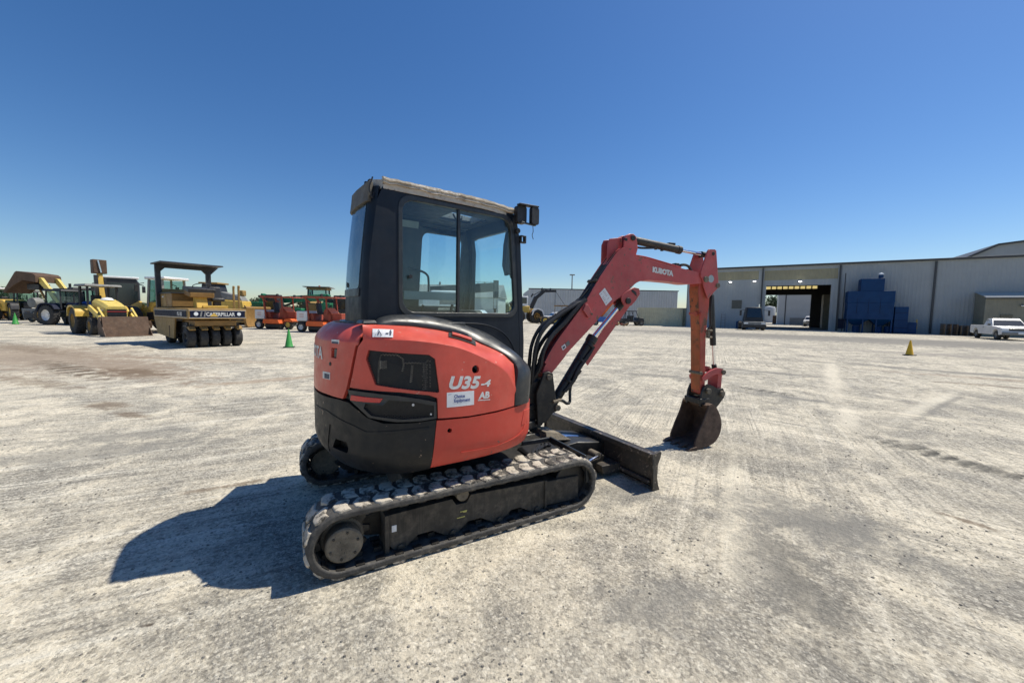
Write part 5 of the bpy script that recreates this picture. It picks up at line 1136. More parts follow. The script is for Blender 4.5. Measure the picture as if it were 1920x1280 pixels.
# ---- backhoe loader
def backhoe(loc, yaw, label, body=YEL2, fender=YEL, rimm=KHAKI, bucket=BROWN, name='backhoe_loader', scale=1.0, dig=True):
    t = thing(name, label, 'backhoe', loc, yaw, scale=scale)
    for s_ in (-1, 1):
        w = wheel(t, (0, s_*.86, .74), .74, .46, rimm, .58, s_); lugs(w, (0, s_*.86, .74), .74, .44)
        w = wheel(t, (2.25, s_*.80, .48), .48, .30, rimm, .55, s_)
        MB().prism(sm2([(-.85, 1.0), (-.75, 1.45), (-.35, 1.62), (.35, 1.60), (.75, 1.35), (.85, 1.0)], 4)+sm2([(.75, 1.0), (.62, 1.30), (.3, 1.50), (-.3, 1.52), (-.65, 1.38), (-.75, 1.0)], 4), s_*.86-.27, s_*.86+.27).build('fender', fender, t, bevel=.01)
    MB().box((1.0, 0, .80), (3.4, .75, .42)).build('chassis', fender, t, bevel=.03)
    hd = MB().loft([[(x, -w, zb), (x, -w, zt-.15), (x, -w*.75, zt), (x, w*.75, zt), (x, w, zt-.15), (x, w, zb)] for x, w, zb, zt in ((.95, .48, .95, 2.0), (1.4, .50, .9, 1.98), (2.3, .48, .85, 1.80), (3.0, .44, .85, 1.62))]).build('hood', body, t, bevel=.02)
    MB().lathe([(0, .16), (.20, .12), (.30, .0)], (1.55, 0, 1.94), 'z', 14).build('air_cleaner_dome', WHITEP, hd, smooth=60)
    for z in (1.0, 1.15, 1.30, 1.45):
        MB().box((3.02, 0, z), (.05, .82, .035)).build('grille_bar', body if z in (1.0, 1.45) else REDP if z == 1.3 else DKMET, hd)
    MB().box((3.0, 0, 1.22), (.03, .78, .55)).build('grille', DKMET, hd)
    # cab canopy
    for x in (-.55, .85):
        for s_ in (-1, 1): MB().bar((x, s_*.62, 1.5), (x*.95, s_*.60, 2.75), .09).build('cab_post', DKMET, t)
    MB().loft([[(-.85, -.80, 2.72), (1.15, -.78, 2.72), (1.15, .78, 2.72), (-.85, .80, 2.72)], [(-.8, -.76, 2.86), (1.1, -.74, 2.84), (1.1, .74, 2.84), (-.8, .76, 2.86)]]).build('roof', GREYP, t, bevel=.02)
    MB().box((.1, 0, 1.42), (1.3, 1.0, .35)).build('cab_floor', DKMET, t, bevel=.02)
    sb = MB().box((-.1, 0, 1.68), (.5, .5, .15)).build('seat', DKMET, t, bevel=.04); MB().box((-.32, 0, 1.98), (.12, .46, .5)).build('seat_back', DKMET, sb, bevel=.04)
    # loader
    for s_ in (-1, 1):
        MB().prism([(1.2, 1.55), (1.35, 1.65), (2.6, 1.25), (3.9, .55), (3.85, .40), (2.55, 1.02), (1.2, 1.4)], s_*.68-.05, s_*.68+.05).build('loader_arm', body, t, bevel=.01)
        MB().bar((2.1, s_*.60, .95), (3.0, s_*.60, 1.38), .10).build('lift_ram', DKMET, t); MB().bar((2.75, s_*.68, 1.50), (3.62, s_*.66, .95), .08).build('tilt_ram', body, t)
    bk = MB().prism([(4.05, 1.05), (3.75, .95), (3.62, .55), (3.72, .15), (4.0, .03), (4.75, .0), (4.75, .04), (4.05, .09), (3.80, .25), (3.72, .55), (3.82, .86), (4.08, .98)], -.93, .93).build('loader_bucket', bucket, t, bevel=.008)
    MB().prism([(4.20, 1.04), (4.24, 1.04), (4.50, .03), (4.46, .03)], -.92, .92).build('bucket_face', bucket, bk)
    for s_ in (-1, 1): MB().prism([(4.05, 1.05), (3.75, .95), (3.62, .55), (3.72, .15), (4.0, .03), (4.75, .0), (4.70, .12), (4.15, .75)], s_*.93-.015, s_*.93+.015).build('bucket_cheek', bucket, bk)
    if dig:
        SL = T(0, .50)
        MB().bar((-1.1, 0, .9), (-1.1, 0, 1.5), .35, .3).build('kingpost', body, t, SL)
        dg = MB().prism([(-1.15, 1.25), (-.95, 1.35), (-1.30, 2.5), (-1.45, 3.6), (-1.62, 3.6), (-1.75, 2.5)], -.12, .12).build('dig_boom', YEL, t, SL, bevel=.02)
        MB().bar((-1.35, -.20, 1.0), (-1.45, -.20, 3.5), .16).build('boom_ram', DKMET, dg, SL); MB().bar((-1.35, .20, 1.0), (-1.45, .20, 3.3), .12).build('boom_ram', DKMET, dg, SL)
        MB().prism([(-1.48, 3.8), (-1.62, 3.75), (-2.05, 2.2), (-1.92, 2.15)], -.10, .10).build('dipper', DKMET, dg, SL, bevel=.01)
        MB().box((-1.62, 0, 4.02), (.5, .62, .85)).build('dig_bucket', BROWN, dg, SL, bevel=.03)
        MB().bar((-1.35, -.08, 4.40), (-1.33, .03, 3.65), .06).build('link_bar', CHROME, dg, SL)
        for s_ in (-1, 1):
            st_ = MB().bar((-.95, s_*.5, .8), (-1.05, s_*.95, 1.5), .12).build('stabiliser', body, t); MB().box((-1.05, s_*.98, 1.55), (.3, .3, .05)).build('stabiliser_pad', DKMET, st_)
    return t
backhoe((-24.55, 23.15, 0), R(-30), 'yellow backhoe loader with wide rusty front bucket on the ground and dig arm raised upright')

# ---- dark tractor with white rims, raised loader behind it, grey frame
def tractor(loc, yaw, label, body, rimm, cabroof=DKMET, rw=.80, name='farm_tractor', hood=None, scale=1.0):
    t = thing(name, label, 'tractor', loc, yaw, scale=scale)
    for s_ in (-1, 1):
        w = wheel(t, (0, s_*.85, rw), rw, .48, rimm, .60, s_); lugs(w, (0, s_*.85, rw), rw, .46)
        wheel(t, (2.35, s_*.75, .5), .5, .30, rimm, .6, s_)
        MB().prism(sm2([(-.9, 1.1), (-.7, 1.6), (-.2, 1.78), (.6, 1.7), (.95, 1.3)], 4)+sm2([(.85, 1.3), (.55, 1.6), (-.2, 1.68), (-.6, 1.5), (-.78, 1.1)], 4), s_*.85-.25, s_*.85+.25).build('fender', body, t, bevel=.01)
    MB().box((1.1, 0, .85), (3.2, .6, .45)).build('chassis', DKMET, t, bevel=.03)
    MB().loft([[(x, -w, .95), (x, -w, zt-.12), (x, -w*.7, zt), (x, w*.7, zt), (x, w, zt-.12), (x, w, .95)] for x, w, zt in ((1.0, .42, 1.85), (2.0, .40, 1.78), (2.9, .34, 1.60))]).build('hood', hood or body, t, bevel=.02)
    for x in (-.6, .95):
        for s_ in (-1, 1): MB().bar((x, s_*.66, 1.4), (x*.9, s_*.62, 2.75), .08).build('cab_post', DKMET, t)
    for s_ in (-1, 1): MB().add([(-.6, s_*.645, 1.5), (.95, s_*.645, 1.5), (.86, s_*.61, 2.72), (-.54, s_*.61, 2.72)], [(0, 1, 2, 3)]).build('side_pane', TINT, t, smooth=0)
    MB().add([(.97, -.64, 1.8), (.97, .64, 1.8), (.88, .61, 2.72), (.88, -.61, 2.72)], [(0, 1, 2, 3)]).build('windscreen', TINT, t, smooth=0)
    MB().loft([[(-.8, -.78, 2.74), (1.15, -.74, 2.74), (1.15, .74, 2.74), (-.8, .78, 2.74)], [(-.7, -.70, 2.92), (1.0, -.66, 2.90), (1.0, .66, 2.90), (-.7, .70, 2.92)]]).build('roof', cabroof, t, bevel=.03)
    MB().box((0, 0, 1.5), (.6, .55, .6)).build('seat', DKMET, t, bevel=.05)
    MB().cyl((1.7, -.3, 1.75), (1.7, -.3, 2.5), .04, n=8).build('exhaust_pipe', DKMET, t)
    return t
p = gp(88, 609); tractor((p.x+.55, p.y+.7, 0), R(-9), 'dark navy tractor with white wheel rims left of the backhoe', NAVY, WHITEP)
p = at(158, 34); tractor(tuple(p), R(-34), 'tractor with green-tinted cab and blue hood behind the backhoe rear wheel', DKMET, GREYP, hood=BLUEP, scale=1.08)
p = at(52, 40); tractor(tuple(p), R(150), 'dark tractor half hidden under the raised rusty bucket', DKMET, YEL2, scale=1.05)
# wheel loader that holds the rusty box high
def raised_loader():
    t = thing('wheel_loader', 'old wheel loader with yellow arms holding a rusty brown bucket high at the left', 'wheel loader', tuple(at(134, 34.5)), R(172))
    for x in (-1.4, 1.4):
        for s_ in (-1, 1): wheel(t, (x, s_*.95, .75), .75, .5, KHAKI, .5, s_)
    MB().box((-.6, 0, 1.35), (2.8, 1.3, .9)).build('engine_cover', DKMET, t, bevel=.05)
    MB().box((.9, 0, 1.2), (1.2, 1.0, .8)).build('front_frame', DKMET, t, bevel=.05)
    cb = MB().box((-.1, 0, 2.3), (1.3, 1.2, 1.2)).build('cab', DKMET, t, bevel=.05); MB().box((-.1, .606, 2.4), (1.0, .01, .8)).build('side_pane', DKGLASS, cb); MB().box((-.1, 0, 3.0), (1.6, 1.4, .12)).build('roof', NAVY, cb, bevel=.03); MB().cyl((-.5, .3, 3.05), (-.5, .3, 3.5), .09, n=10).build('beacon', DKMET, cb)
    for s_ in (-1, 1):
        MB().prism([(.2, 1.9), (.45, 1.75), (2.4, 3.75), (2.25, 4.0), (1.95, 3.95)], s_*.55-.10, s_*.55+.10).build('lift_arm', YEL2, t, bevel=.015)
        MB().bar((.8, s_*.40, 1.6), (1.7, s_*.40, 2.9), .12).build('lift_ram', DKMET, t)
    bk = MB().prism([(2.15, 3.55), (2.2, 4.15), (2.5, 4.32), (4.15, 4.52), (4.35, 4.42), (4.25, 4.30), (2.55, 4.18), (2.35, 4.08), (2.3, 3.55)], -.85, .85).build('raised_bucket', BROWN, t, bevel=.02)
    for s_ in (-1, 1): MB().prism([(2.15, 3.55), (2.2, 4.15), (2.5, 4.32), (4.15, 4.52), (4.35, 4.42), (5.75, 2.75), (5.6, 2.65), (4.6, 3.3), (3.6, 3.75)], s_*.85-.03, s_*.85+.03).build('bucket_cheek', BROWN, bk)
    MB().prism([(4.2, 4.5), (4.36, 4.42), (5.8, 2.72), (5.7, 2.62)], -.85, .85).build('bucket_lip', BROWN, bk)
    MB().bar((2.3, 0, 3.0), (3.6, 0, 3.4), .3).build('tilt_link', DKMET, t); MB().bar((3.2, -.3, 2.2), (3.9, -.3, 3.4), .12).build('tilt_ram', KHAKI, t)
    MB().box((3.3, 0, 3.2), (1.3, .8, .5)).build('coupler', DKMET, t, bevel=.05)
    MB().lathe([(0, .25), (.35, .15), (.42, 0), (0, -.05)], (3.9, -.2, 3.0), 'z', 10).build('lamp_pod', YEL2, t)
    return t
raised_loader()
t = thing('implement_frame', 'grey steel implement frame on two small wheels beside the green cone', 'implement', tuple(gp(68, 604)), R(-5))
MB().box((0, 0, 1.15), (2.6, .2, .25)).build('cross_beam', GREYP, t, bevel=.02)
for x, k in ((-1.2, 1), (-.35, 1), (.35, 1), (1.2, 1)): MB().prism([(x-.12, 1.1), (x+.12, 1.1), (x+.25, .25), (x+.10, .20), (x-.02, .5)], -.08, .08).build('tine_leg', GREYP, t, bevel=.01)
MB().box((-.2, 0, .62), (1.0, .8, .5)).build('ballast_block', DKMET, t, bevel=.04)
MB().lathe([(0, .4), (.4, .38), (.5, .15), (.45, -.3), (0, -.35)], (-.35, .3, 1.8), 'y', 14).build('hose_drum', GREYP, t)
for s_ in (-1, 1): wheel(t, (s_*.7, .2, .32), .32, .2, GREYP, .5, -1)
# big white-roofed cab
def coach():
    t = thing('coach', 'dark-sided coach with white roof and broad dark windscreen behind the yellow backhoe hood', 'coach', tuple(at(226, 33)), R(-44))
    bd = MB().loft([[(x, -w, .45), (x, -w, 3.6), (x, -w+.25, 4.0), (x, w-.25, 4.0), (x, w, 3.6), (x, w, .45)] for x, w in ((-9, 1.25), (-.1, 1.28), (.12, 1.2))]).build('body', DKMET, t, bevel=.05); MB().box((-4.4, 0, 4.02), (9.2, 2.5, .16)).build('roof', WHITEP, t, bevel=.05); MB().box((-4.4, 0, .9), (9.0, 2.58, .7)).build('skirt', WHITEP, t, bevel=.03)
    MB().add([(.13, -1.12, 1.6), (.13, 1.12, 1.6), (.13, 1.12, 3.55), (.13, -1.12, 3.55)], [(0, 1, 2, 3)]).build('windscreen', DKGLASS, bd, smooth=0)
    for i in range(6): MB().box((-1.0-1.3*i, -1.285, 2.75), (1.2, .01, 1.2)).build('side_pane', DKGLASS, bd)
    for s_ in (-1, 1): MB().bar((.1, s_*1.25, 3.5), (.45, s_*1.5, 3.4), .06).build('mirror_arm', DKMET, bd); MB().box((.45, s_*1.5, 3.05), (.12, .22, .55)).build('mirror', DKMET, bd, bevel=.02)
    for x in (-1.8, -7): 
        for s_ in (-1, 1): wheel(t, (x, s_*1.12, .5), .5, .3, GREYP, .5, s_)
coach()
# wheel loader with tinted cab behind the roller
def wloader(loc, yaw, label, body=YEL, scale=1.0, cab=GREYP, bucket=BROWN, name='wheel_loader'):
    t = thing(name, label, 'wheel loader', loc, yaw, scale=scale)
    for x in (-1.5, 1.6):
        for s_ in (-1, 1):
            w = wheel(t, (x, s_*1.0, .82), .82, .58, body, .5, s_)
    MB().loft([[(x, -w, 1.0), (x, -w, z), (x, w, z), (x, w, 1.0)] for x, w, z in ((-3.0, .75, 1.9), (-2.7, .85, 2.15), (-.9, .85, 2.25))]).build('engine_cover', body, t, bevel=.05)
    MB().box((-1.0, 0, 1.0), (3.6, 1.2, .5)).build('rear_frame', DKMET, t, bevel=.04); MB().box((1.5, 0, 1.15), (1.6, .9, .9)).build('front_frame', body, t, bevel=.05)
    for s_ in (-1, 1):
        MB().prism(sm2([(-2.5, 1.2), (-2.35, 1.75), (-1.5, 1.95), (-.7, 1.75), (-.55, 1.3)], 3)+[(-.7, 1.3), (-.8, 1.65), (-1.5, 1.82), (-2.25, 1.65)], s_*1.0-.3, s_*1.0+.3).build('fender', body, t)
    for x in (-.85, .45):
        for s_ in (-1, 1): MB().bar((x, s_*.72, 1.6), (x+(.15 if x < 0 else -.1), s_*.66, 3.35), .11).build('cab_post', cab, t)
    for s_ in (-1, 1): MB().add([(-.85, s_*.70, 1.9), (.45, s_*.70, 1.9), (.36, s_*.65, 3.3), (-.72, s_*.65, 3.3)], [(0, 1, 2, 3)]).build('side_pane', TINT, t, smooth=0)
    MB().add([(.48, -.7, 1.9), (.48, .7, 1.9), (.37, .65, 3.3), (.37, -.65, 3.3)], [(0, 1, 2, 3)]).build('windscreen', TINT, t, smooth=0)
    MB().box((-.2, 0, 1.65), (1.4, 1.4, .5)).build('cab_base', body, t, bevel=.04)
    MB().box((-.2, 0, 3.42), (1.6, 1.55, .16)).build('roof', WHITEP, t, bevel=.04); MB().box((-.4, 0, 2.1), (.5, .5, .9)).build('seat', DKMET, t, bevel=.05)
    for s_ in (-1, 1): MB().bar((.5, s_*.85, 3.1), (.6, s_*1.2, 3.0), .04).build('mirror_arm', DKMET, t); MB().box((.6, s_*1.22, 2.75), (.08, .2, .4)).build('mirror', DKMET, t)
    for s_ in (-1, 1): MB().prism([(1.2, 1.75), (1.5, 1.95), (2.6, 1.5), (3.4, .6), (3.2, .45), (2.3, 1.1), (1.3, 1.45)], s_*.45-.07, s_*.45+.07).build('lift_arm', body, t, bevel=.01)
    bk = MB().prism([(3.6, 1.35), (3.2, 1.2), (3.05, .6), (3.2, .1), (3.5, .02), (4.4, 0), (4.4, .05), (3.5, .10), (3.28, .25), (3.18, .6), (3.3, 1.1), (3.62, 1.28)], -1.35, 1.35).build('bucket', bucket, t, bevel=.01)
    for s_ in (-1, 1): MB().prism([(3.6, 1.35), (3.2, 1.2), (3.05, .6), (3.2, .1), (3.5, .02), (4.4, 0), (3.9, .9)], s_*1.35-.02, s_*1.35+.02).build('bucket_cheek', bucket, bk)
    return t
wl0 = wloader(tuple(at(312, 25.5)), R(168), 'yellow wheel loader with pale roof and green-tinted cab behind the tyre roller', YEL)
dup(wl0, tuple(at(6, 41)), R(160), 'yellow wheel loader at the far left edge, partly out of the frame', scale=.95)
# dozer with tall blade
def dozer():
    t = thing('wheel_dozer', 'yellow dozer with dark cab and tall brown blade between roller and sweepers', 'dozer', tuple(at(432, 34)), R(5))
    MB().loft([[(-2.4, -.8, .9), (1.6, -.7, .9), (1.6, .7, .9), (-2.4, .8, .9)], [(-2.3, -.8, 2.4), (1.4, -.65, 2.2), (1.4, .65, 2.2), (-2.3, .8, 2.4)]]).build('body', YEL, t, bevel=.06)
    cb = MB().loft([[(-1.9, -.75, 2.3), (-.4, -.75, 2.3), (-.4, .75, 2.3), (-1.9, .75, 2.3)], [(-1.8, -.7, 3.6), (-.7, -.7, 3.6), (-.7, .7, 3.6), (-1.8, .7, 3.6)]]).build('cab', DKMET, t, bevel=.05)
    MB().box((-1.25, 0, 3.68), (1.5, 1.6, .14)).build('roof', KHAKI, cb, bevel=.03); MB().box((-1.2, -.76, 2.95), (.9, .02, .8)).build('side_pane', DKGLASS, cb)
    MB().loft([[(-.4, -.5, 2.3), (1.3, -.5, 2.2), (1.3, .5, 2.2), (-.4, .5, 2.3)], [(-.5, -.45, 3.0), (1.1, -.4, 2.6), (1.1, .4, 2.6), (-.5, .45, 3.0)]]).build('hood', GREYP, t, bevel=.06)
    MB().box((.9, .2, 2.9), (.5, .5, .5)).build('air_intake', KHAKI, t, bevel=.08)
    MB().cyl((.9, -.3, 2.6), (.9, -.3, 3.5), .06, n=8).build('exhaust_pipe', DKMET, t)
    for s_ in (-1, 1):
        tr = MB().prism([(-2.3, .1), (-2.6, .5), (-2.3, .95), (1.3, .95), (1.6, .5), (1.3, .1)], s_*1.05-.25, s_*1.05+.25).build('crawler', DKMET, t, bevel=.03)
        MB().bar((-.6, s_*1.35, .55), (2.2, s_*1.35, .45), .18).build('push_arm', KHAKI, t)
    bl = MB().prism([(2.1, 1.65), (2.35, 1.75), (2.45, 1.65), (2.28, 1.0), (2.38, .35), (2.5, .05), (2.25, .1), (2.12, .8)], -1.9, 1.9).build('dozer_blade', OCHRE, t, bevel=.02)
    for s_ in (-1, 1): MB().bar((1.2, s_*.5, 2.0), (2.15, s_*.5, 1.2), .1).build('lift_ram', DKMET, t)
dozer()
# ---- sweepers
def sweeper():
    t = thing('road_sweeper', 'x', 'sweeper', (0, 0, 0), 0, 'orange road sweepers')
    for x in (-1.35, 1.25):
        for s_ in (-1, 1): wheel(t, (x, s_*.72, .36), .36, .24, WHITEP if x < 0 else YEL2, .62, s_)
    MB().box((-.1, 0, .75), (2.9, .8, .22)).build('frame', SWRED, t, bevel=.02)
    tk = MB().box((-1.35, 0, 1.15), (.85, 1.45, .72)).build('water_tank', WHITEP, t, bevel=.05)
    for i in range(3): MB().box((-1.35, -.73, 1.30-.10*i), (.36, .008, .02)).build('tank_print', REDP, tk)
    MB().box((-1.3, 0, .72), (.8, 1.3, .22)).build('tank_tray', DKMET, tk)
    bh = MB().prism([(-.75, .45), (-.75, .70), (-.65, .82), (.55, .80), (.72, .45)], -1.08, -.35).build('brush_hood', SWORANGE, t, bevel=.03)
    bh2 = MB().prism([(.95, .62), (1.05, .80), (1.55, .85), (1.75, .70), (1.7, .60)], -.95, .0).build('front_hood', SWORANGE, t, bevel=.03)
    br = MB().cyl((-.65, -.72, .30), (.65, -.72, .30), .26, n=22).build('brush', DKMET, t)
    MB().prism([(-.9, .85), (-.9, 1.35), (-.55, 1.35), (-.45, .85)], -.55, .55).build('engine_box', SWRED, t, bevel=.02)
    MB().prism([(.15, .85), (.25, 1.55), (.45, 1.72), (.95, 1.25), (1.0, .85)], -.45, .45).build('console', SWRED, t, bevel=.02)
    MB().add([(.30, -.46, 1.60), (.46, -.46, 1.76), (1.0, -.46, 1.26), (1.0, .46, 1.26), (.46, .46, 1.76), (.30, .46, 1.60)], [(1, 2, 3, 4), (0, 1, 4, 5)]).build('console_top', paint('orange_sun_in_colour', (.75, .22, .08), .5), t, smooth=0)  # lighter orange puts sunlight on the console top into the colour
    sb = MB().box((-.2, 0, 1.35), (.5, .5, .15)).build('seat', DKMET, t, bevel=.04); MB().box((-.45, 0, 1.75), (.16, .5, .75), rot=(0, -.15, 0)).build('seat_back', DKMET, sb, bevel=.05)
    MB().tube([(.22+.05*math.cos(a), .22*math.sin(a), 1.75+.20*math.cos(a)) for a in [i*math.pi/6 for i in range(13)]], .02, 6).build('steering_wheel', DKMET, t)
    MB().box((1.2, 0, 1.1), (.9, .9, .55)).build('front_body', SWRED, t, bevel=.04)
    for s_ in (-1, 1):
        MB().bar((-.80, s_*.62, .85), (-1.05, s_*.62, 2.50), .10).build('canopy_post', SWRED, t); MB().bar((.62, s_*.60, 1.3), (.55, s_*.60, 2.45), .08).build('canopy_post', SWRED, t)
        MB().bar((-1.2, s_*.62, 2.50), (-.75, s_*.62, 2.15), .09).build('canopy_brace', SWRED, t)
    cn = MB().prism([(-1.25, 2.46), (-1.25, 2.60), (1.35, 2.54), (1.45, 2.46)], -.75, .75).build('canopy', SWRED, t, bevel=.015)
    for x, z in ((-1.45, 2.55), (.15, 2.66), (1.65, 2.58)): MB().cyl((x, -.6, z), (x+.1, -.6, z), .10, n=10).build('lamp', DKMET, cn)
    for x in (-1.32, 1.55): MB().bar((x-.12, -.6, 2.53), (x+.12, -.6, 2.53), .05).build('lamp_arm', SWRED, cn)
    return t
sw = sweeper(); p = gp(520, 617)
sw.location = (p.x, p.y+.6, 0); sw.rotation_euler = (0, 0, R(-10)); sw['label'] = 'orange road sweeper directly behind the nearer green cone, left one of two'
p = gp(602, 623); s2 = dup(sw, (p.x, p.y+.6, 0), R(-10), 'orange road sweeper closest to the excavator cab, right one of two', 'orange road sweepers')
s2.scale = (.97,)*3
# ---- green telehandlers
def tele():
    t = thing('telehandler', 'x', 'telehandler', (0, 0, 0), 0, 'green telehandlers')
    for x in (-1.6, 1.6):
        for s_ in (-1, 1): wheel(t, (x, s_*1.0, .7), .7, .45, GREENP, .5, s_)
    MB().box((0, 0, 1.1), (4.6, 1.3, .6)).build('frame', GREENP, t, bevel=.05)
    MB().box((-1.9, 0, 1.75), (1.3, 1.7, .9)).build('engine_box', GREENP, t, bevel=.06)
    cb = MB().loft([[(-.9, -1.1, 1.3), (.6, -1.1, 1.3), (.6, -.2, 1.3), (-.9, -.2, 1.3)], [(-.8, -1.05, 2.9), (.3, -1.05, 2.9), (.3, -.25, 2.9), (-.8, -.25, 2.9)]]).build('cab', DKMET, t, bevel=.04)
    MB().box((-.2, -1.105, 2.2), (1.0, .02, 1.1)).build('side_pane', DKGLASS, cb)
    bm = MB().bar((-1.9, .35, 2.35), (4.4, .35, 2.75), .42, .62).build('boom', GREENP, t, bevel=.03); MB().bar((4.2, .35, 2.75), (5.1, .35, 2.3), .35, .5).build('boom_head', DKMET, bm, bevel=.03)
    MB().box((-2.2, .35, 2.6), (.25, .5, .9), rot=(0, .4, 0)).build('pivot_plate', GREENP, t, bevel=.02)
    MB().bar((-.8, .35, 1.6), (1.2, .35, 2.25), .16).build('lift_ram', DKMET, t)
    MB().box((2.0, 0, 1.5), (1.1, 1.5, .35)).build('front_fender', GREENP, t, bevel=.08)
    return t
te = tele(); te.location = tuple(at(528, 37.5)); te.rotation_euler = (0, 0, R(-6)); te['label'] = 'green telehandler behind the left sweeper with its boom sloping to the right'
te2 = dup(te, tuple(at(652, 37)), R(-4), 'green telehandler half hidden behind the excavator cab', 'green telehandlers')
t = tractor(tuple(at(600, 41)), R(-75), 'tall cab machine with pale flat roof and orange beacon between the green telehandlers', KHAKI, GREYP, name='cab_machine', cabroof=KHAKI, scale=1.32)
MB().cyl((0, 0, 2.92), (0, 0, 3.08), .07, n=10).build('beacon', SWORANGE, t); MB().box((0, 0, 2.93), (2.3, 1.9, .05)).build('sun_roof', GREYP, t)

# ---- traffic cones
def cone(loc, mat, label, h=.76, wrk=0):
    t = thing('traffic_cone', label, 'cone', loc, R(20+wrk))
    MB().lathe([(.165*h/.76, .03), (.15*h/.76, .05), (.028, h*.97), (.018, h), (0, h)], (0, 0, 0), 'z', 20).build('cone_body', mat, t, smooth=60)
    MB().box((0, 0, .018), (.40*h/.76, .40*h/.76, .035)).build('base', DKMET if mat is not GREENC else paint('dirty_cone_base', (.05, .07, .05), .8), t, bevel=.01)
cone(tuple(gp(542, 651)), GREENC, 'green traffic cone standing alone between the roller and the excavator')
cone(tuple(gp(29, 608)), GREENC, 'green traffic cone at the left edge beside the grey implement frame', .95)
cone(tuple(gp(1705, 666)), YELC, 'yellow traffic cone standing alone on the right of the yard', .66)

# ---- far right group beyond the boom
def jib_loader():
    t = thing('wheel_loader', 'yellow wheel loader with black lattice jib lifting a frame', 'wheel loader', tuple(at(988, 60)), R(12))
    for x in (-1.6, 1.6):
        for s_ in (-1, 1): wheel(t, (x*.9-.2, s_*1.15, 1.05), 1.05, .7, OCHRE, .42, s_)
    MB().box((-1.2, 0, 2.1), (2.8, 1.7, 1.0)).build('engine_cover', YEL, t, bevel=.08)
    cb = MB().box((-.7, 0, 3.3), (1.3, 1.5, 1.5)).build('cab', WHITEP, t, bevel=.06); MB().box((-.7, -.76, 3.4), (.9, .02, .9)).build('side_pane', DKGLASS, cb)
    MB().box((1.3, 0, 1.7), (1.4, 1.1, 1.0)).build('front_frame', YEL, t, bevel=.06)
    MB().prism(sm2([(.35, 1.2), (.6, 2.0), (1.3, 2.3), (2.1, 2.0), (2.35, 1.2)], 3)+[(2.2, 1.2), (1.95, 1.85), (1.3, 2.12), (.75, 1.85), (.5, 1.2)], -1.55, -.85).build('fender', WHITEP, t)
    jb = MB().bar((.6, 0, 2.3), (1.4, 0, 4.0), .45, .6).build('jib', DKMET, t)
    MB().bar((1.3, 0, 3.8), (2.6, 0, 4.9), .35, .5).build('jib_section', DKMET, jb); MB().bar((2.3, 0, 4.9), (4.6, 0, 5.0), .3, .35).build('jib_section', DKMET, jb); MB().bar((1.0, 0, 4.3), (2.7, 0, 5.25), .10).build('jib_stay', DKMET, jb)
    MB().bar((2.7, 0, 5.2), (4.5, 0, 4.95), .10).build('jib_stay', DKMET, jb)
    for a, b_ in (((.6, 0, 4.0), (.9, 0, 4.5)), ((3.6, 0, 5.1), (3.7, 0, 5.4)), ((2.2, 0, 5.1), (2.4, 0, 5.4))): MB().bar(a, b_, .2).build('jib_bracket', DKMET, jb)
    return t
jl = jib_loader()
t = thing('lifting_frame', 'tan steel frame hanging from the loader jib', 'frame', tuple(at(1052, 60)), R(5))
MB().bar((-1.1, 0, 2.7), (2.6, 0, 2.75), .18).build('top_bar', OCHRE, t)
for x in (-1.0, .1, 1.5): MB().bar((x, 0, 0.0), (x, 0, 2.7), .06).build('upright', OCHRE, t)
for x in (-1.0, .6): MB().bar((-1.0, 0, 5.0), (x, 0, 2.75), .05).build('sling', DKMET, t)
# small trailer with two axles
t = thing('flat_trailer', 'low trailer with black tyres parked between the jib loader and the white pickup', 'trailer', tuple(at(1028, 56.5)), R(8))
MB().box((1.6, 0, .85), (5.4, 2.0, .2)).build('bed', OCHRE, t, bevel=.02); MB().box((2.4, 0, 1.15), (3.2, 1.6, .4)).build('load', BROWN, t, bevel=.05)
for x in (-.7, .75):
    for s_ in (-1, 1): wheel(t, (x, s_*1.0, .55), .55, .35, YEL2, .5, s_)
MB().bar((4.2, 0, .85), (5.8, 0, .6), .15).build('drawbar', OCHRE, t)

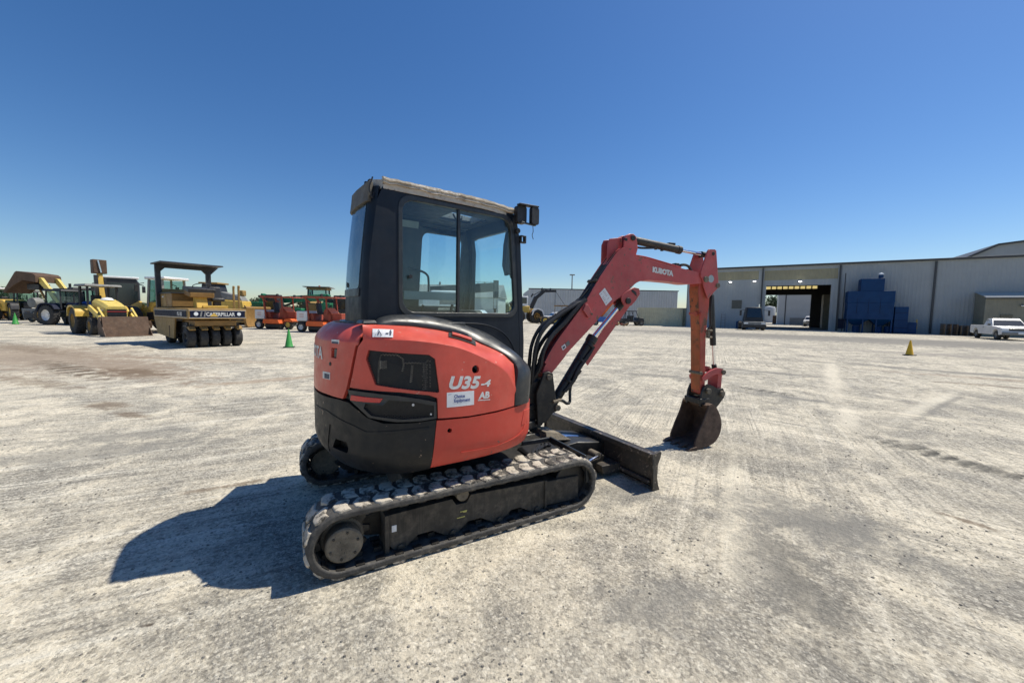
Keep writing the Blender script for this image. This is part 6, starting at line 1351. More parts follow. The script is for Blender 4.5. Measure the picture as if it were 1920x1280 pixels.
def pickup(loc, yaw, label, long_=1.0, paintm=WHITEP):
    t = thing('pickup_truck', label, 'pickup truck', loc, yaw)
    W = .98
    lower = [(-2.65, .50), (-2.68, .95), (-2.62, 1.12), (2.55, 1.06), (2.70, .95), (2.72, .50), (2.45, .42)]
    arch = lambda x: [(x+.47, .42)]+[(x+.47*math.cos(R(a)), .42+.47*math.sin(R(a))) for a in range(15, 180, 20)]+[(x-.47, .42)]
    prof = [(-2.66, .50), (-2.69, .98), (-2.64, 1.14), (-.42, 1.14), (1.0, 1.12), (2.1, 1.05), (2.58, .98), (2.68, .85), (2.70, .50), (2.45, .42)]+arch(1.72)+arch(-1.62)+[(-2.5, .46)]
    bd = MB().prism(prof, -W, W).build('body', paintm, t, bevel=.03, seg=3)
    cbp = MB().loft([[(-.45, -.93, 1.13), (1.05, -.93, 1.11), (1.05, .93, 1.11), (-.45, .93, 1.13)], [(-.36, -.76, 1.66), (.42, -.76, 1.68), (.42, .76, 1.68), (-.36, .76, 1.66)], [(-.30, -.70, 1.71), (.30, -.70, 1.73), (.30, .70, 1.73), (-.30, .70, 1.71)]]).build('cab', paintm, t, bevel=.02)
    for s_ in (-1, 1):
        MB().add([(-.33, s_*.915, 1.17), (.86, s_*.915, 1.16), (.40, s_*.775, 1.63), (-.28, s_*.775, 1.62)], [(0, 1, 2, 3)]).build('side_pane', DKGLASS, cbp, smooth=0)
        MB().bar((.16, s_*.93, 1.13), (.12, s_*.77, 1.66), .03).build('window_post', paintm, cbp)
        dr = MB().add([(.98, s_*(W+.003), .55), (.99, s_*(W+.003), .55), (.99, s_*(W+.003), 1.1), (.98, s_*(W+.003), 1.1), (-.42, s_*(W+.003), .55), (-.41, s_*(W+.003), .55), (-.41, s_*(W+.003), 1.1), (-.42, s_*(W+.003), 1.1)], [(0, 1, 2, 3), (4, 5, 6, 7)]).build('door_gap', DKMET, bd, smooth=0)
        MB().box((-.25, s_*(W+.012), .98), (.14, .02, .03)).build('door_handle', DKMET, bd)
        MB().box((.95, s_*1.08, 1.22), (.10, .16, .14)).build('mirror', DKMET, cbp, bevel=.02)
        for x in (1.72, -1.62): wheel(t, (x, s_*.82, .37), .37, .24, GREYP, .58, s_)
        MB().box((2.70, s_*.78, .86), (.04, .32, .15)).build('headlight', LIGHTM, bd, bevel=.01)
    MB().add([(1.03, -.86, 1.14), (1.03, .86, 1.14), (.44, .72, 1.66), (.44, -.72, 1.66)], [(0, 1, 2, 3)]).build('windscreen', DKGLASS, cbp, smooth=0)
    MB().add([(-.455, -.8, 1.2), (-.455, .8, 1.2), (-.375, .70, 1.62), (-.375, -.70, 1.62)], [(0, 1, 2, 3)]).build('rear_window', DKGLASS, cbp, smooth=0)
    MB().box((2.705, 0, .86), (.03, 1.2, .20)).build('grille', DKMET, bd, bevel=.01); MB().box((2.725, 0, .86), (.02, 1.2, .03)).build('grille_bar', GREYP, bd)
    MB().box((2.76, 0, .56), (.14, 1.94, .20)).build('front_bumper', GREYP, bd, bevel=.03); MB().box((-2.74, 0, .58), (.14, 1.9, .18)).build('rear_bumper', GREYP, bd, bevel=.03)
    MB().box((2.835, 0, .58), (.01, .32, .14)).build('number_plate', LIGHTM, bd)
    MB().box((-1.55, 0, 1.10), (2.0, 1.6, .09)).build('load_bed', DKMET, bd)
    return t
pa, pb = gp(1836, 633), gp(1863, 637)
hd_ = math.atan2(pb.y-pa.y, pb.x-pa.x)
mid = (pa+pb)/2; lat = Vector((-math.sin(R(-122)), math.cos(R(-122)), 0))
pickup(tuple(mid+lat*.85), R(-122), 'white pickup truck parked in front of the lean-to at the right edge')
pickup(tuple(at(1042, 68)), R(200), 'white pickup truck far off beside the small trailer, in front of the grey warehouse')
# light pole
t = thing('light_pole', 'tall thin light pole rising behind the grey warehouse', 'light pole', tuple(at(1071, 125)), 0)
MB().cyl((0, 0, 0), (0, 0, 13.6), .26, .16, n=10).build('pole', GREYP, t); MB().box((0, 0, 13.75), (1.6, .6, .35)).build('lamp_head', GREYP, t, bevel=.05)

# corrugated sheets
def corr(mb, x0, x1, z0, z1, y=0.0, pitch=.30, dep=.014):
    n = max(1, round((x1-x0)/pitch)); P = []
    for i in range(n):
        a = x0+(x1-x0)*i/n; w = (x1-x0)/n
        P += [(a, y), (a+w*.55, y), (a+w*.65, y-dep), (a+w*.88, y-dep)]
    P.append((x1, y)); o = len(mb.v)
    for px, py in P: mb.v.append(Vector((px, py, z0))); mb.v.append(Vector((px, py, z1)))
    for i in range(len(P)-1): mb.f.append((o+2*i, o+2*i+2, o+2*i+3, o+2*i+1))
    return mb
# ---- grey warehouse
t = thing('grey_warehouse', 'long flat grey warehouse on the horizon behind the excavator boom', 'warehouse', tuple(at(992, 95)), R(2))
L_ = 36.5; n = 12
for i in range(n): corr(MB(), L_*i/n, L_*(i+1)/n, 0, 7.3, pitch=.6, dep=.08).build('wall_panel', SIDING2, t, smooth=0, fix=False)
MB().box((L_/2, .3, 7.4), (L_+.4, .8, .22)).build('eave', EAVE, t)
MB().loft([[(0, .05, 0), (L_, .05, 0), (L_, 25, 0), (0, 25, 0)], [(0, .05, 7.3), (L_, .05, 7.3), (L_, 25, 7.3), (0, 25, 7.3)]]).build('hall', SIDING2, t)
# ---- long shed seen through the cab
t = thing('long_shed', 'long low grey-roofed shed seen through the excavator cab', 'shed', tuple(at(768, 105)), R(-6))
MB().loft([[(0, 0, 0), (24, 0, 0), (24, 16, 0), (0, 16, 0)], [(0, 0, 5.5), (24, 0, 5.5), (24, 16, 5.5), (0, 16, 5.5)]]).build('wall', SIDING2, t)
MB().prism([(-.5, 5.4), (17, 5.4), (8, 9.2)], -.4, 24.4, 'yz').build('roof', GREYP, t)
for x in (6, 13, 19): MB().box((x, 8, 9.5), (.5, .5, .9)).build('roof_vent', GREYP, t)
# ---- crane seen through the cab
t = thing('mobile_crane', 'mobile crane with thick dark telescopic boom seen through the cab windows', 'crane', tuple(at(846, 47)), R(2))
for x in (-2.2, 2.2):
    for s_ in (-1, 1): wheel(t, (x, s_*1.1, .75), .75, .5, GREYP, .5, s_)
MB().box((0, 0, 1.35), (7.0, 2.2, .6)).build('carrier', WHITEP, t, bevel=.05); MB().box((-1.6, 0, 2.3), (3.2, 2.1, 1.3)).build('upper_body', WHITEP, t, bevel=.08)
cb = MB().box((.9, -.7, 2.5), (1.4, .9, 1.6)).build('cab', WHITEP, t, bevel=.06); MB().box((.9, -1.16, 2.7), (1.0, .02, .9)).build('side_pane', DKGLASS, cb); MB().box((2.3, 0, 1.75), (2.6, 2.25, .12)).build('stripe', REDP, t)
bm = MB().bar((-2.5, .3, 4.0), (5.2, .3, 4.6), .8, 1.05).build('boom', DKMET, t, bevel=.03)
MB().box((5.35, .3, 4.35), (.65, .9, 2.1)).build('boom_head', DKMET, bm, bevel=.05)
for i in range(5): MB().tube([(2.8+.45*i, .3, 4.95), (2.8+.45*i, .3, 5.2), (3.1+.45*i, .3, 5.2), (3.1+.45*i, .3, 4.98)], .03, 5).build('cable_guide', DKMET, bm)
for x in (5.1, 5.5): MB().cyl((x, .3, 3.3), (x-.05, .3, 1.9), .03, n=6).build('rope', DKMET, bm)
MB().box((5.25, .3, 1.8), (.3, .3, .5)).build('hook_block', DKMET, bm, bevel=.04)
MB().bar((-.5, .3, 2.0), (1.2, .3, 3.8), .25).build('boom_ram', DKMET, t)
t = thing('box_truck', 'white cab truck roof seen low through the excavator door window', 'truck', tuple(at(822, 40)), R(5))
MB().box((0, 0, 1.6), (5.4, 2.1, 1.0)).build('body', DKMET, t, bevel=.05); cb = MB().box((1.2, 0, 2.6), (2.0, 2.0, 1.2)).build('cab', GREYP, t, bevel=.1)
MB().box((.9, 0, 3.45), (3.2, 2.0, .45)).build('roof_fairing', WHITEP, cb, bevel=.15); MB().box((.2, 0, 2.2), (3.8, 2.2, .16)).build('stripe', WHITEP, t)
for x in (-1.8, 1.8):
    for s_ in (-1, 1): wheel(t, (x, s_*.95, .5), .5, .3, GREYP, .5, s_)
t = thing('red_truck', 'low red and white truck seen through the front corner of the excavator cab', 'truck', tuple(at(905, 32)), R(-10))
MB().loft([[(-1.6, -.9, .5), (1.6, -.9, .5), (1.6, .9, .5), (-1.6, .9, .5)], [(-1.5, -.85, 1.35), (1.4, -.8, 1.15), (1.4, .8, 1.15), (-1.5, .85, 1.35)]]).build('body', REDP, t, bevel=.06)
MB().loft([[(-1.3, -.8, 1.3), (.5, -.8, 1.25), (.5, .8, 1.25), (-1.3, .8, 1.3)], [(-1.1, -.7, 1.75), (0, -.7, 1.75), (0, .7, 1.75), (-1.1, .7, 1.75)]]).build('cab', WHITEP, t, bevel=.06)
for x in (-1.0, 1.0):
    for s_ in (-1, 1): wheel(t, (x, s_*.8, .38), .38, .24, GREYP, .5, s_)

# ---- containers
def container(loc, yaw, label, L=6.06):
    t = thing('shipping_container', label, 'container', loc, yaw, 'cream shipping containers')
    MB().loft([[(0, .04, .12), (L, .04, .12), (L, 2.4, .12), (0, 2.4, .12)], [(0, .04, 2.55), (L, .04, 2.55), (L, 2.4, 2.55), (0, 2.4, 2.55)]]).build('box', CREAM, t)
    corr(MB(), .12, L-.12, .15, 2.48, y=.035, pitch=.28, dep=.04).build('side_sheet', CREAM, t, smooth=0, fix=False)
    for z in (.07, 2.52): MB().box((L/2, .03, z), (L, .12, .14)).build('rail', CREAM, t)
    for x in (.06, L-.06): MB().box((x, .02, 1.3), (.12, .12, 2.5)).build('corner_post', CREAM, t)
    return t
c0 = container(tuple(at(1196, 57)), R(-14), 'cream shipping container, the one nearer the utility vehicle')
dup(c0, tuple(at(1262, 56.4)), R(-14), 'cream shipping container, partly hidden behind the excavator arm', 'cream shipping containers')
# ---- utility vehicle
t = thing('utility_vehicle', 'black open utility vehicle with thin roll cage beside the containers', 'utility vehicle', tuple(at(1184, 55)), R(10))
MB().prism([(-1.6, .5), (-1.6, 1.0), (-.5, 1.0), (-.4, .7), (.6, .7), (.75, 1.15), (1.5, 1.05), (1.65, .6), (1.5, .45)], -.7, .7).build('body', DKMET, t, bevel=.04)
for x in (-1.1, 1.15):
    for s_ in (-1, 1): wheel(t, (x, s_*.65, .38), .38, .28, GREYP, .5, s_)
cg = MB()
for s_ in (-1, 1):
    for a, b_ in (((-.6, .9), (-.55, 2.0)), ((.75, 1.1), (.35, 2.0)), ((-.1, .8), (-.1, 2.0)), ((-1.5, 1.0), (-1.2, 2.0)), ((-1.2, 2.0), (.4, 2.0))): cg.bar((a[0], s_*.65, a[1]), (b_[0], s_*.65, b_[1]), .06)
for x in (-1.2, -.5, .38): cg.bar((x, -.65, 2.0), (x, .65, 2.0), .06)
cg.build('roll_cage', DKMET, t); MB().box((-.35, 0, 2.05), (1.9, 1.4, .05)).build('roof', DKMET, t); MB().box((-.2, 0, 1.05), (.4, 1.2, .7)).build('seat', DKMET, t, bevel=.05)
# ---- orange attachments and blue machine under the boom
t = thing('scrap_heap', 'small heap of orange and pale machine parts on the ground left of the utility vehicle', 'scrap heap', tuple(at(1155, 50)), R(0))
rr = random.Random(4)
for i in range(14):
    MB().box((rr.uniform(-1.3, 1.3), rr.uniform(-.6, .6), .12+.35*rr.random()), (rr.uniform(.3, .9), rr.uniform(.2, .6), rr.uniform(.1, .3)), rot=(rr.uniform(-.5, .5), rr.uniform(-.5, .5), rr.uniform(0, 3))).build('metal_piece', rr.choice((SWRED, OCHRE, BROWN, WHITEP)), t, bevel=.02)
t = thing('trencher', 'small blue machine with an orange boom seen under the excavator boom', 'trencher', tuple(at(1128, 54)), R(170))
MB().box((0, 0, .8), (2.4, 1.3, .7)).build('body', BLUEP, t, bevel=.06); MB().bar((.2, 0, 1.1), (-1.4, 0, 3.2), .3, .4).build('boom', SWORANGE, t, bevel=.02); MB().box((.6, 0, 1.4), (.9, .9, .5)).build('engine_box', YEL, t, bevel=.05)
for x in (-.8, .8):
    for s_ in (-1, 1): wheel(t, (x, s_*.7, .4), .4, .25, GREYP, .5, s_)

# ================================================================== the big metal building
WA = Vector((27.2, 52.7, 0)); WYAW = R(-32.8); HB = 7.75
bld = thing('metal_building', 'large grey metal-clad building with an open drive-through door at the right', 'building', tuple(WA), WYAW)
X0, X1 = -3.5, 40.0; BAYS = [X0, 5.28, 12.85, 20.6, 28.3, 36, X1]
def sheet_part(x0, x1, z0, z1, mat=SIDING, y=0.0, name='wall_panel'): return corr(MB(), x0, x1, z0, z1, y=y).build(name, mat, bld, smooth=0, fix=False)
sheet_part(X0, 1.93, 0, 6.25); sheet_part(3.27, 5.28, 0, 6.25); sheet_part(1.93, 3.27, 0, 2.45); sheet_part(1.93, 3.27, 3.75, 6.25)
sheet_part(X0, 5.28, 7.35, HB); sheet_part(4.85, 5.28, 6.25, 7.35); sheet_part(X0, 4.85, 6.25, 7.35, TANPAN, .02, 'tan_panel')
sheet_part(5.28, 5.72, 0, 6.1); sheet_part(12.12, 12.85, 0, 6.1); sheet_part(5.72, 12.12, 5.42, 6.1); sheet_part(5.28, 12.85, 7.32, HB); sheet_part(5.45, 12.68, 6.1, 7.32, TANPAN, .02, 'tan_panel')
sheet_part(5.28, 5.45, 6.1, 7.32); sheet_part(12.68, 12.85, 6.1, 7.32)
SIDST = SIDING
for a, b_ in zip(BAYS[2:], BAYS[3:]): sheet_part(a, b_, 0, HB)
for x in BAYS[1:-1]:
    MB().box((x, -.12, HB/2-.05), (.16, .14, HB-.1)).build('downspout', EAVE, bld)
MB().box(((X0+X1)/2, -.02, HB+.08), (X1-X0+.4, .5, .20)).build('eave_gutter', EAVE, bld, bevel=.02)
w_ = MB().box((2.6, -.03, 3.1), (1.34, .10, 1.30)).build('window', paint('window_surround', (.30, .32, .32), .5), bld); MB().box((2.6, -.085, 3.1), (1.14, .02, 1.10)).build('pane', paint('louvre_grey_brown', (.12, .12, .10), .5), w_)
for i in range(7): MB().box((2.6, -.10, 2.66+.15*i), (1.14, .03, .03), rot=(.4, 0, 0)).build('louvre', EAVE, w_)
# interior shell: floor, side walls, roof, far wall with its own opening
DEP = 15.0
MB().box((X0+.05, DEP/2, HB/2), (.1, DEP, HB)).build('side_wall', SIDING, bld)
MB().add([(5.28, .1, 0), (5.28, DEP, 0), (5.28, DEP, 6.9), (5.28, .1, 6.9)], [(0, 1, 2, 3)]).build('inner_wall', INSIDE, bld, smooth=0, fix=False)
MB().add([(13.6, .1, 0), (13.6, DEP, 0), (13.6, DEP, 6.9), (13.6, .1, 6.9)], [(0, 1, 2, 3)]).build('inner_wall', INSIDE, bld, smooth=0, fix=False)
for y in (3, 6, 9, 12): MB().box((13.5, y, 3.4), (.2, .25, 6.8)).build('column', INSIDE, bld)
MB().box((12.9, 10.5, 2.4), (.9, 2.2, 4.6)).build('stacked_sheet', paint('tan_sheet_stack', (.30, .27, .20), .7), bld)
MB().add([(X0, .2, HB-.05), (X1, .2, HB-.05), (X1, DEP, HB+.9), (X0, DEP, HB+.9)], [(0, 1, 2, 3)]).build('roof', paint('galvanised_roof', (.35, .36, .37), .5), bld, smooth=0, fix=False)
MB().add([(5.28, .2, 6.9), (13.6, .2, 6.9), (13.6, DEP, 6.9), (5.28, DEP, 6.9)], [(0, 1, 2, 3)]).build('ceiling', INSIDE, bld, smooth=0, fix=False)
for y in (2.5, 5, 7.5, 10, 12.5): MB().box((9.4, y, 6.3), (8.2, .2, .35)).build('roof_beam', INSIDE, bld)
def fw_(x0, x1, z0, z1): return MB().box(((x0+x1)/2, DEP+.05, (z0+z1)/2), (x1-x0, .1, z1-z0))
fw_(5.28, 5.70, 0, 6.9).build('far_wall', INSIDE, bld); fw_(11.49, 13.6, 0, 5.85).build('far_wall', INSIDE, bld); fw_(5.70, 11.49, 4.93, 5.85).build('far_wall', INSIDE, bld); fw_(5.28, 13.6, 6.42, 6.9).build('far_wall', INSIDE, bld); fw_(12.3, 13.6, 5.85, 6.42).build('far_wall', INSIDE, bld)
def translucent():
    m = bpy.data.materials.new('yellowed_skylight_sheet'); m.use_nodes = True; nt = m.node_tree; nt.nodes.remove(nt.nodes['Principled BSDF'])
    tr = nt.nodes.new('ShaderNodeBsdfTranslucent'); tr.inputs[0].default_value = (.85, .66, .26, 1); df = nt.nodes.new('ShaderNodeBsdfDiffuse'); df.inputs[0].default_value = (.55, .45, .25, 1)
    mx = nt.nodes.new('ShaderNodeMixShader'); mx.inputs[0].default_value = .2; nt.links.new(tr.outputs[0], mx.inputs[1]); nt.links.new(df.outputs[0], mx.inputs[2]); nt.links.new(mx.outputs[0], nt.nodes['Material Output'].inputs[0]); return m
TRL = translucent()
for i in range(9):
    a = 5.75+.727*i
    MB().add([(a, DEP+.02, 5.85), (a+.60, DEP+.02, 5.85), (a+.60, DEP+.02, 6.42), (a, DEP+.02, 6.42)], [(0, 1, 2, 3)]).build('light_sheet', TRL, bld, smooth=0, fix=False)
    MB().box((a+.665, DEP+.03, 6.13), (.13, .08, .57)).build('mullion', INSIDE, bld)
for x, z in ((1.75, 6.0), (4.43, 6.0), (9.13, 5.85)):
    lo = MB().box((x, -.22, z), (.22, .35, .16)).build('wall_lamp', GREYP, bld, bevel=.02); MB().lathe([(0, -.10), (.14, -.05), (.17, .03)], (x, -.42, z), 'z', 12).build('lamp_glass', LAMPON, lo, smooth=60)
# floor and apron
FRB = T(WA.x, WA.y) @ Rz(WYAW)
struct(MB().prism([(5.3, 0.0), (13.6, 0.0), (13.6, 15.2), (5.3, 15.2)], .0, .02, 'xy').build('floor', FLOORC, None, FRB, smooth=0))
struct(MB().prism([(-3.5, -1.9), (1, -2.0), (9, -2.1), (14.2, -1.8), (14.8, -.4), (14.8, -.02), (-3.5, -.02)], -.02, .015, 'xy').build('pavement', CONC, None, FRB, smooth=0))
# rooftop hall far behind
t = thing('tall_hall', 'taller grey hall with a sloping roof rising behind the building at the right edge', 'building', tuple(WA), WYAW)
MB().prism([(28.5, 0), (30.93, 10.9), (34.53, 12.9), (46, 14.2), (60, 13), (60, 0)], 30, 50).build('wall', SIDING, t)
MB().prism([(30.6, 10.75), (34.45, 12.95), (46, 14.3), (46, 14.05), (34.6, 12.7), (30.9, 10.6)], 29.7, 50.2).build('roof_edge', EAVE, t)
# ---- dust collector
t = thing('dust_collector', 'big blue stepped dust collector on legs against the grey wall', 'dust collector', tuple(WA), WYAW)
MB().box((15.3, -1.5, 3.88), (3.85, 1.8, 1.25)).build('filter_house', BLUED, t, bevel=.02)
MB().box((15.3, -1.5, 2.35), (3.80, 1.78, 1.80)).build('filter_house', BLUED, t, bevel=.02)
for x in (14.35, 16.25): MB().loft([[(x-.92, -2.35, 1.45), (x+.92, -2.35, 1.45), (x+.92, -.65, 1.45), (x-.92, -.65, 1.45)], [(x-.22, -1.7, .75), (x+.22, -1.7, .75), (x+.22, -1.3, .75), (x-.22, -1.3, .75)]]).build('hopper', BLUED, t)
MB().box((15.37, -1.5, 5.17), (1.9, 1.7, 1.35)).build('fan_housing', BLUED, t, bevel=.03)
ch = MB().cyl((16.05, -1.9, 5.85), (16.05, -1.9, 6.25), .20, n=14).build('vent_stack', BLUED, t); MB().lathe([(0, .28), (.22, .18), (.24, .05)], (16.05, -1.9, 6.2), 'z', 12).build('stack_cap', LIGHTM, ch)
for x in (13.5, 14.8, 15.9, 17.1):
    for y in (-2.3, -.8): MB().box((x, y, .75), (.12, .12, 1.5)).build('leg', BLUED, t)
for x in (14.35, 16.25, 17.0): MB().cyl((x, -1.5, 0), (x, -1.5, .72), .30, n=14).build('dust_drum', BLUED, t)
MB().box((17.85, -1.4, 1.45), (1.05, 1.6, 2.75)).build('control_cabinet', BLUED, t, bevel=.02)
for i in range(3): MB().box((17.85, -2.205, .6+.8*i), (1.0, .02, .04)).build('cabinet_seam', NAVY, t)
for i in range(3): MB().box((14.2+.95*i, -2.40, 2.9), (.03, .02, 3.0 if False else 1.6)).build('panel_seam', NAVY, t)
t = thing('conduit_mast', 'thin dark mast standing just left of the blue dust collector', 'mast', tuple(WA), WYAW)
MB().cyl((13.2, -1.2, 0), (13.2, -1.2, 6.6), .05, n=8).build('mast_tube', EAVE, t); MB().box((13.1, -1.2, .9), (.5, .3, 1.1)).build('meter_box', NAVY, t)
t = thing('blue_bin', 'blue drum-like bin standing right of the dust collector with a yellow lid', 'bin', tuple(WA), WYAW)
MB().box((18.75, -1.6, .60), (.75, .8, 1.2)).build('bin_body', BLUED, t, bevel=.04); MB().cyl((19.25, -1.4, .5), (19.22, -1.4, 1.5), .06, n=8).build('bollard', YEL, t)
# ---- pallets by the wall
t = thing('pallet_stack', 'brown stack of wooden pallets and crates against the building wall', 'pallet stack', tuple(WA), WYAW)
for k in range(8):
    for j in range(2):
        q = MB(); x0 = 20.95+1.15*j; z0 = .14*k
        if j == 1 and k > 6: continue
        for i in range(5): q.box((x0+.5, -2.5+.24*i, z0+.12), (1.0, .12, .02))
        for i in range(3): q.box((x0+.06+.44*i, -2.02, z0+.06), (.09, 1.1, .09))
        q.build('pallet', WOOD, t, smooth=0)
# ---- lean-to
t = thing('lean_to', 'low tan metal lean-to with a small dark window at the right edge', 'shed', tuple(WA), WYAW)
corr(MB(), 23.6, 32, 0, 3.78, y=-2.4).build('front_wall', TANW, t, smooth=0, fix=False)
MB().add([(23.6, -2.4, 0), (23.6, -.08, 0), (23.6, -.08, 4.3), (23.6, -2.4, 3.78)], [(0, 1, 2, 3)]).build('side_wall', TANW, t, smooth=0, fix=False)
MB().add([(23.5, -2.65, 3.80), (32, -2.65, 3.80), (32, -.1, 4.35), (23.5, -.1, 4.35)], [(0, 1, 2, 3)]).build('roof', paint('pale_roof_sun_in_colour', (.5, .48, .42), .9, spec=.1, var=.05), t, smooth=0, fix=False)  # pale base colour holds the sunlight on the roof sheet
MB().box((27.8, -2.6, 3.80), (8.6, .14, .14)).build('eave', WHITEP, t); MB().box((27.8, -2.55, 3.66), (8.6, .12, .12)).build('eave_shade_strip', EAVE, t)  # eave coloured sunlit white; added dark strip stands in for its shade
MB().box((25.0, -2.46, 1.85), (.75, .08, .55)).build('window', DKGLASS, t); lo = MB().box((25.9, -2.6, 3.0), (.2, .3, .15)).build('wall_lamp', DKMET, t); MB().lathe([(0, -.10), (.12, -.05), (.14, .03)], (25.85, -2.75, 2.96), 'z', 10).build('lamp_glass', LIGHTM, lo)
# ---- terminal tractor
p = at(1412, 45.5)
t = thing('terminal_tractor', 'dark yard tractor with boxy cab and pale front fenders before the open door', 'yard tractor', tuple(p), R(-112))
cb = MB().loft([[(-.9, -.95, 1.0), (.75, -.95, 1.0), (.75, .95, 1.0), (-.9, .95, 1.0)], [(-.7, -.72, 2.62), (.45, -.72, 2.62), (.45, .72, 2.62), (-.7, .72, 2.62)]]).build('cab', DKMET, t, bevel=.06)
MB().add([(.74, -.75, 1.45), (.74, .75, 1.45), (.50, .62, 2.5), (.50, -.62, 2.5)], [(0, 1, 2, 3)]).build('windscreen', DKGLASS, cb, smooth=0)
MB().box((.5, 0, .75), (1.4, 2.2, .45)).build('front_fender', GREYP, t, bevel=.08); MB().box((1.2, 0, .45), (.25, 2.3, .35)).build('bumper', DKMET, t, bevel=.04)
for s_ in (-1, 1):
    MB().box((1.22, s_*.85, .78), (.06, .4, .16)).build('headlight', LIGHTM, t); MB().bar((.6, s_*.9, 2.3), (.9, s_*1.35, 2.25), .05).build('mirror_arm', DKMET, t); MB().box((.9, s_*1.4, 1.95), (.1, .2, .6)).build('mirror', DKMET, t)
    for x in (.5, -2.4): wheel(t, (x, s_*.95, .5), .5, .35, GREYP, .5, s_)
MB().box((-1.8, 0, .75), (2.6, .9, .3)).build('chassis', DKMET, t); MB().cyl((-.95, .75, 1.0), (-.95, .75, 3.0), .08, n=10).build('exhaust_stack', CHROME, t)
# ---- drums and cart by the wall
for i, (x, lab) in enumerate(((3.0, 'blue drum by the wall, left one of the pair beside the yard tractor'), (3.75, 'blue drum by the wall, right one of the pair beside the yard tractor'))):
    t = thing('drum', lab, 'drum', tuple(FRB @ Vector((x, -1.0, 0.02))), 0, 'blue drums by the wall')
    MB().lathe([(0, 0), (.30, 0), (.30, .28), (.315, .30), (.30, .32), (.30, .58), (.315, .60), (.30, .62), (.30, .9), (0, .9)], (0, 0, 0), 'z', 16).build('drum_body', BLUED, t)
t = thing('step_ladder', 'grey rolling step ladder leaning near the wall window', 'ladder', tuple(FRB @ Vector((1.2, -1.2, .02))), WYAW)
for s_ in (-1, 1): MB().bar((s_*.25, -.4, 0), (s_*.2, .2, 1.9), .06).build('side_rail', GREYP, t); MB().bar((s_*.25, .6, 0), (s_*.2, .2, 1.9), .05).build('back_leg', GREYP, t)
for i in range(5): MB().box((0, -.35+.11*i, .3+.35*i), (.45, .14, .04)).build('step', GREYP, t)
# ---- beyond the open door
t = thing('white_store', 'white metal store with a pale eave seen through the open door', 'shed', tuple(FRB @ Vector((7.9, 34, 0))), WYAW)
MB().loft([[(0, 0, 0), (12, 0, 0), (12, 9, 0), (0, 9, 0)], [(0, 0, 6.2), (12, 0, 6.2), (12, 9, 6.2), (0, 9, 6.2)]]).build('wall', SIDING2, t)
MB().box((6, -.15, 6.4), (12.4, .6, .5)).build('eave', WHITEP, t); MB().box((1.2, -.02, 2.9), (.15, .1, 5.8)).build('downspout', EAVE, t); MB().box((7, -.03, .7), (10, .04, 1.4)).build('plinth', GREYP, t)
pickup(tuple(FRB @ Vector((12.6, 25.5, 0))), R(-130), 'silver-white pickup seen through the open building door')
for i, (x, lab) in enumerate(((5.0, 'white storage tank seen through the open door, left one'), (8.2, 'white storage tank seen through the open door, middle one'), (11.4, 'white storage tank seen through the open door, right one'))):
    t = thing('storage_tank', lab, 'tank', tuple(FRB @ Vector((x-1.5, 62+i, 0))), 0, 'white tanks beyond the open door')
    MB().lathe([(1.5, 0), (1.5, 3.6), (1.2, 4.1), (0, 4.3)], (0, 0, 0), 'z', 18).build('shell', SIDING2, t, smooth=40)
t = thing('brick_wall_stack', 'dark red crates in a row seen through the open door', 'crates', tuple(FRB @ Vector((8.0, 42, 0))), WYAW)
for i in range(3): MB().box((i*1.7, 0, .9), (1.5, 1.2, 1.8)).build('crate', BROWN, t, bevel=.03)

# ================================================================== trees on the horizon
def tree_mesh(seed, h=8, w=7):
    rr = random.Random(seed); mb = MB()
    for k in range(9):
        a = rr.uniform(0, 6.28); d = rr.uniform(0, .32)*w; c = Vector((d*math.cos(a), d*math.sin(a), h*rr.uniform(.42, .80))); r = w*rr.uniform(.14, .24)
        for i in range(190):
            v = Vector((rr.gauss(0, 1), rr.gauss(0, 1), rr.gauss(0, .8))).normalized()*r*rr.uniform(.55, 1.08); p = c+v
            u = Vector((rr.gauss(0, 1), rr.gauss(0, 1), rr.gauss(0, 1))).normalized()*w*.026; q = u.cross(Vector((rr.gauss(0, 1), rr.gauss(0, 1), rr.gauss(0, 1))).normalized())
            mb.add([p-u, p+q, p+u, p-q], [(0, 1, 2, 3)])
    return mb
LEAF = paint('dusty_green_leaves', (.035, .060, .022), .8, scale=.6, var=.5)
BARK = paint('grey_brown_bark', (.09, .07, .05), .9, var=.3)
protos = []
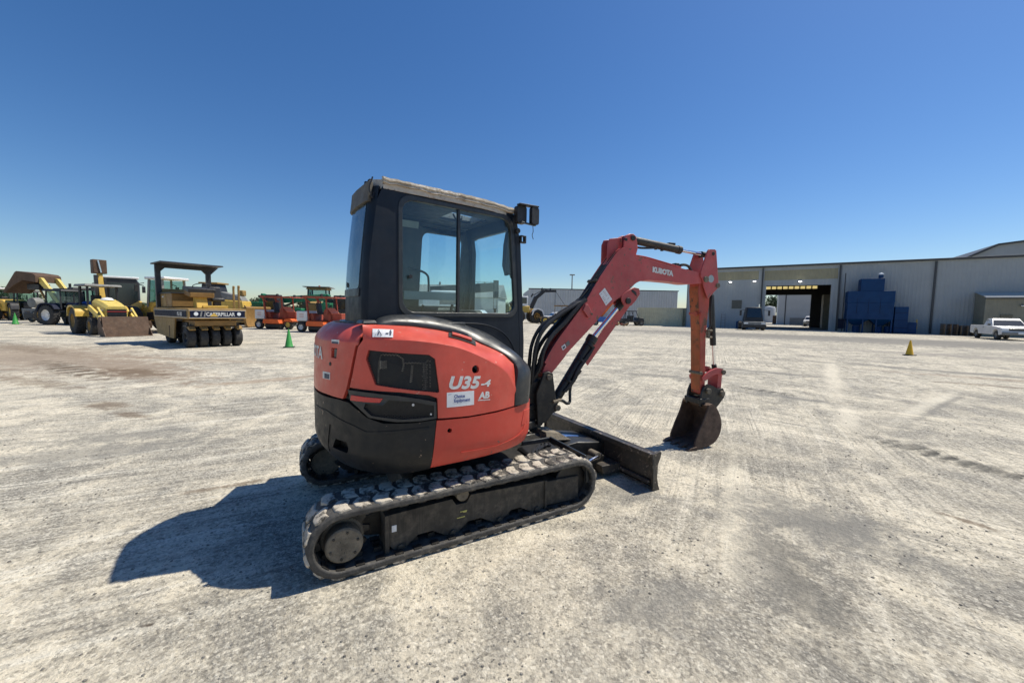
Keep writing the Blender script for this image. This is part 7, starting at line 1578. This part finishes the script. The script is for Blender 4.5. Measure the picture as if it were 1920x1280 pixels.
for s in range(3):
    t = thing('tree', 'x', 'tree', (0, 0, 0), 0, 'trees along the horizon')
    tree_mesh(s+20).build('crown', LEAF, t, smooth=0, fix=False)
    tk = MB().tube([(0, 0, 0), (.1, .05, 2.2), (.05, 0, 4.2)], [.28, .2, .12], 8); tk.tube([(.1, .05, 2.2), (1.2, .4, 4.4)], [.12, .05], 6); tk.tube([(.08, .05, 2.6), (-1.1, -.3, 4.8)], [.11, .05], 6)
    tk.build('trunk', BARK, t); protos.append(t)
TREES = [(4, 170, 1.25, 'dark tree on the horizon at the far left edge'), (22, 185, 1.35, 'round tree above the far left machines'), (-30, 165, 1.2, 'tree on the horizon just outside the left edge'),
         (38, 210, 1.0, 'low tree behind the raised rusty bucket'), (478, 190, .95, 'tree on the horizon just right of the yellow dozer'), (492, 175, .8, 'small tree on the horizon left of the first sweeper'),
         (506, 200, .9, 'tree on the horizon above the left sweeper'), (566, 200, 1.0, 'tree on the horizon between the two sweepers'), (640, 180, 1.0, 'tree on the horizon just left of the excavator cab'),
         (905, 210, .9, 'tree seen low through the cab front glass, left of the rope'), (945, 200, 1.0, 'tree seen low through the cab front glass, right of the rope'), (1283, 230, .8, 'tree in the gap between warehouse and building'),
         (1441, 150, 1.3, 'tree seen through the open door at its left side'), (1458, 150, 1.35, 'tree seen through the open door in the middle'), (1470, 165, 1.2, 'tree seen through the open door beside the white store'), (75, 200, 1.0, 'tree behind the dark tractor'), (690, 190, 1.1, 'tree seen at the foot of the rear cab window')]
for i, (u, Y, sc, lab) in enumerate(TREES):
    if i < 3: o = protos[i]; o.location = tuple(at(u, Y)); o.scale = (sc,)*3; o['label'] = lab
    else: o = dup(protos[i % 3], tuple(at(u, Y)), i*1.3, lab, 'trees along the horizon', sc)
# far-off dark hedge line that reads as one mass
hm = MB(); rr = random.Random(9)
for i in range(900):
    u = rr.uniform(-200, 1290); q = at(u, 330+rr.uniform(-20, 20)); s_ = rr.uniform(1.5, 3.5)
    hm.box((q.x, q.y, rr.uniform(0, 3.0)), (s_*2.5, s_, s_), rot=(rr.random(), rr.random(), rr.random()*3))
o = hm.build('distant_woods', LEAF, None, smooth=0); o['kind'] = 'stuff'; o['label'] = 'low dark band of far-off woods along the horizon'
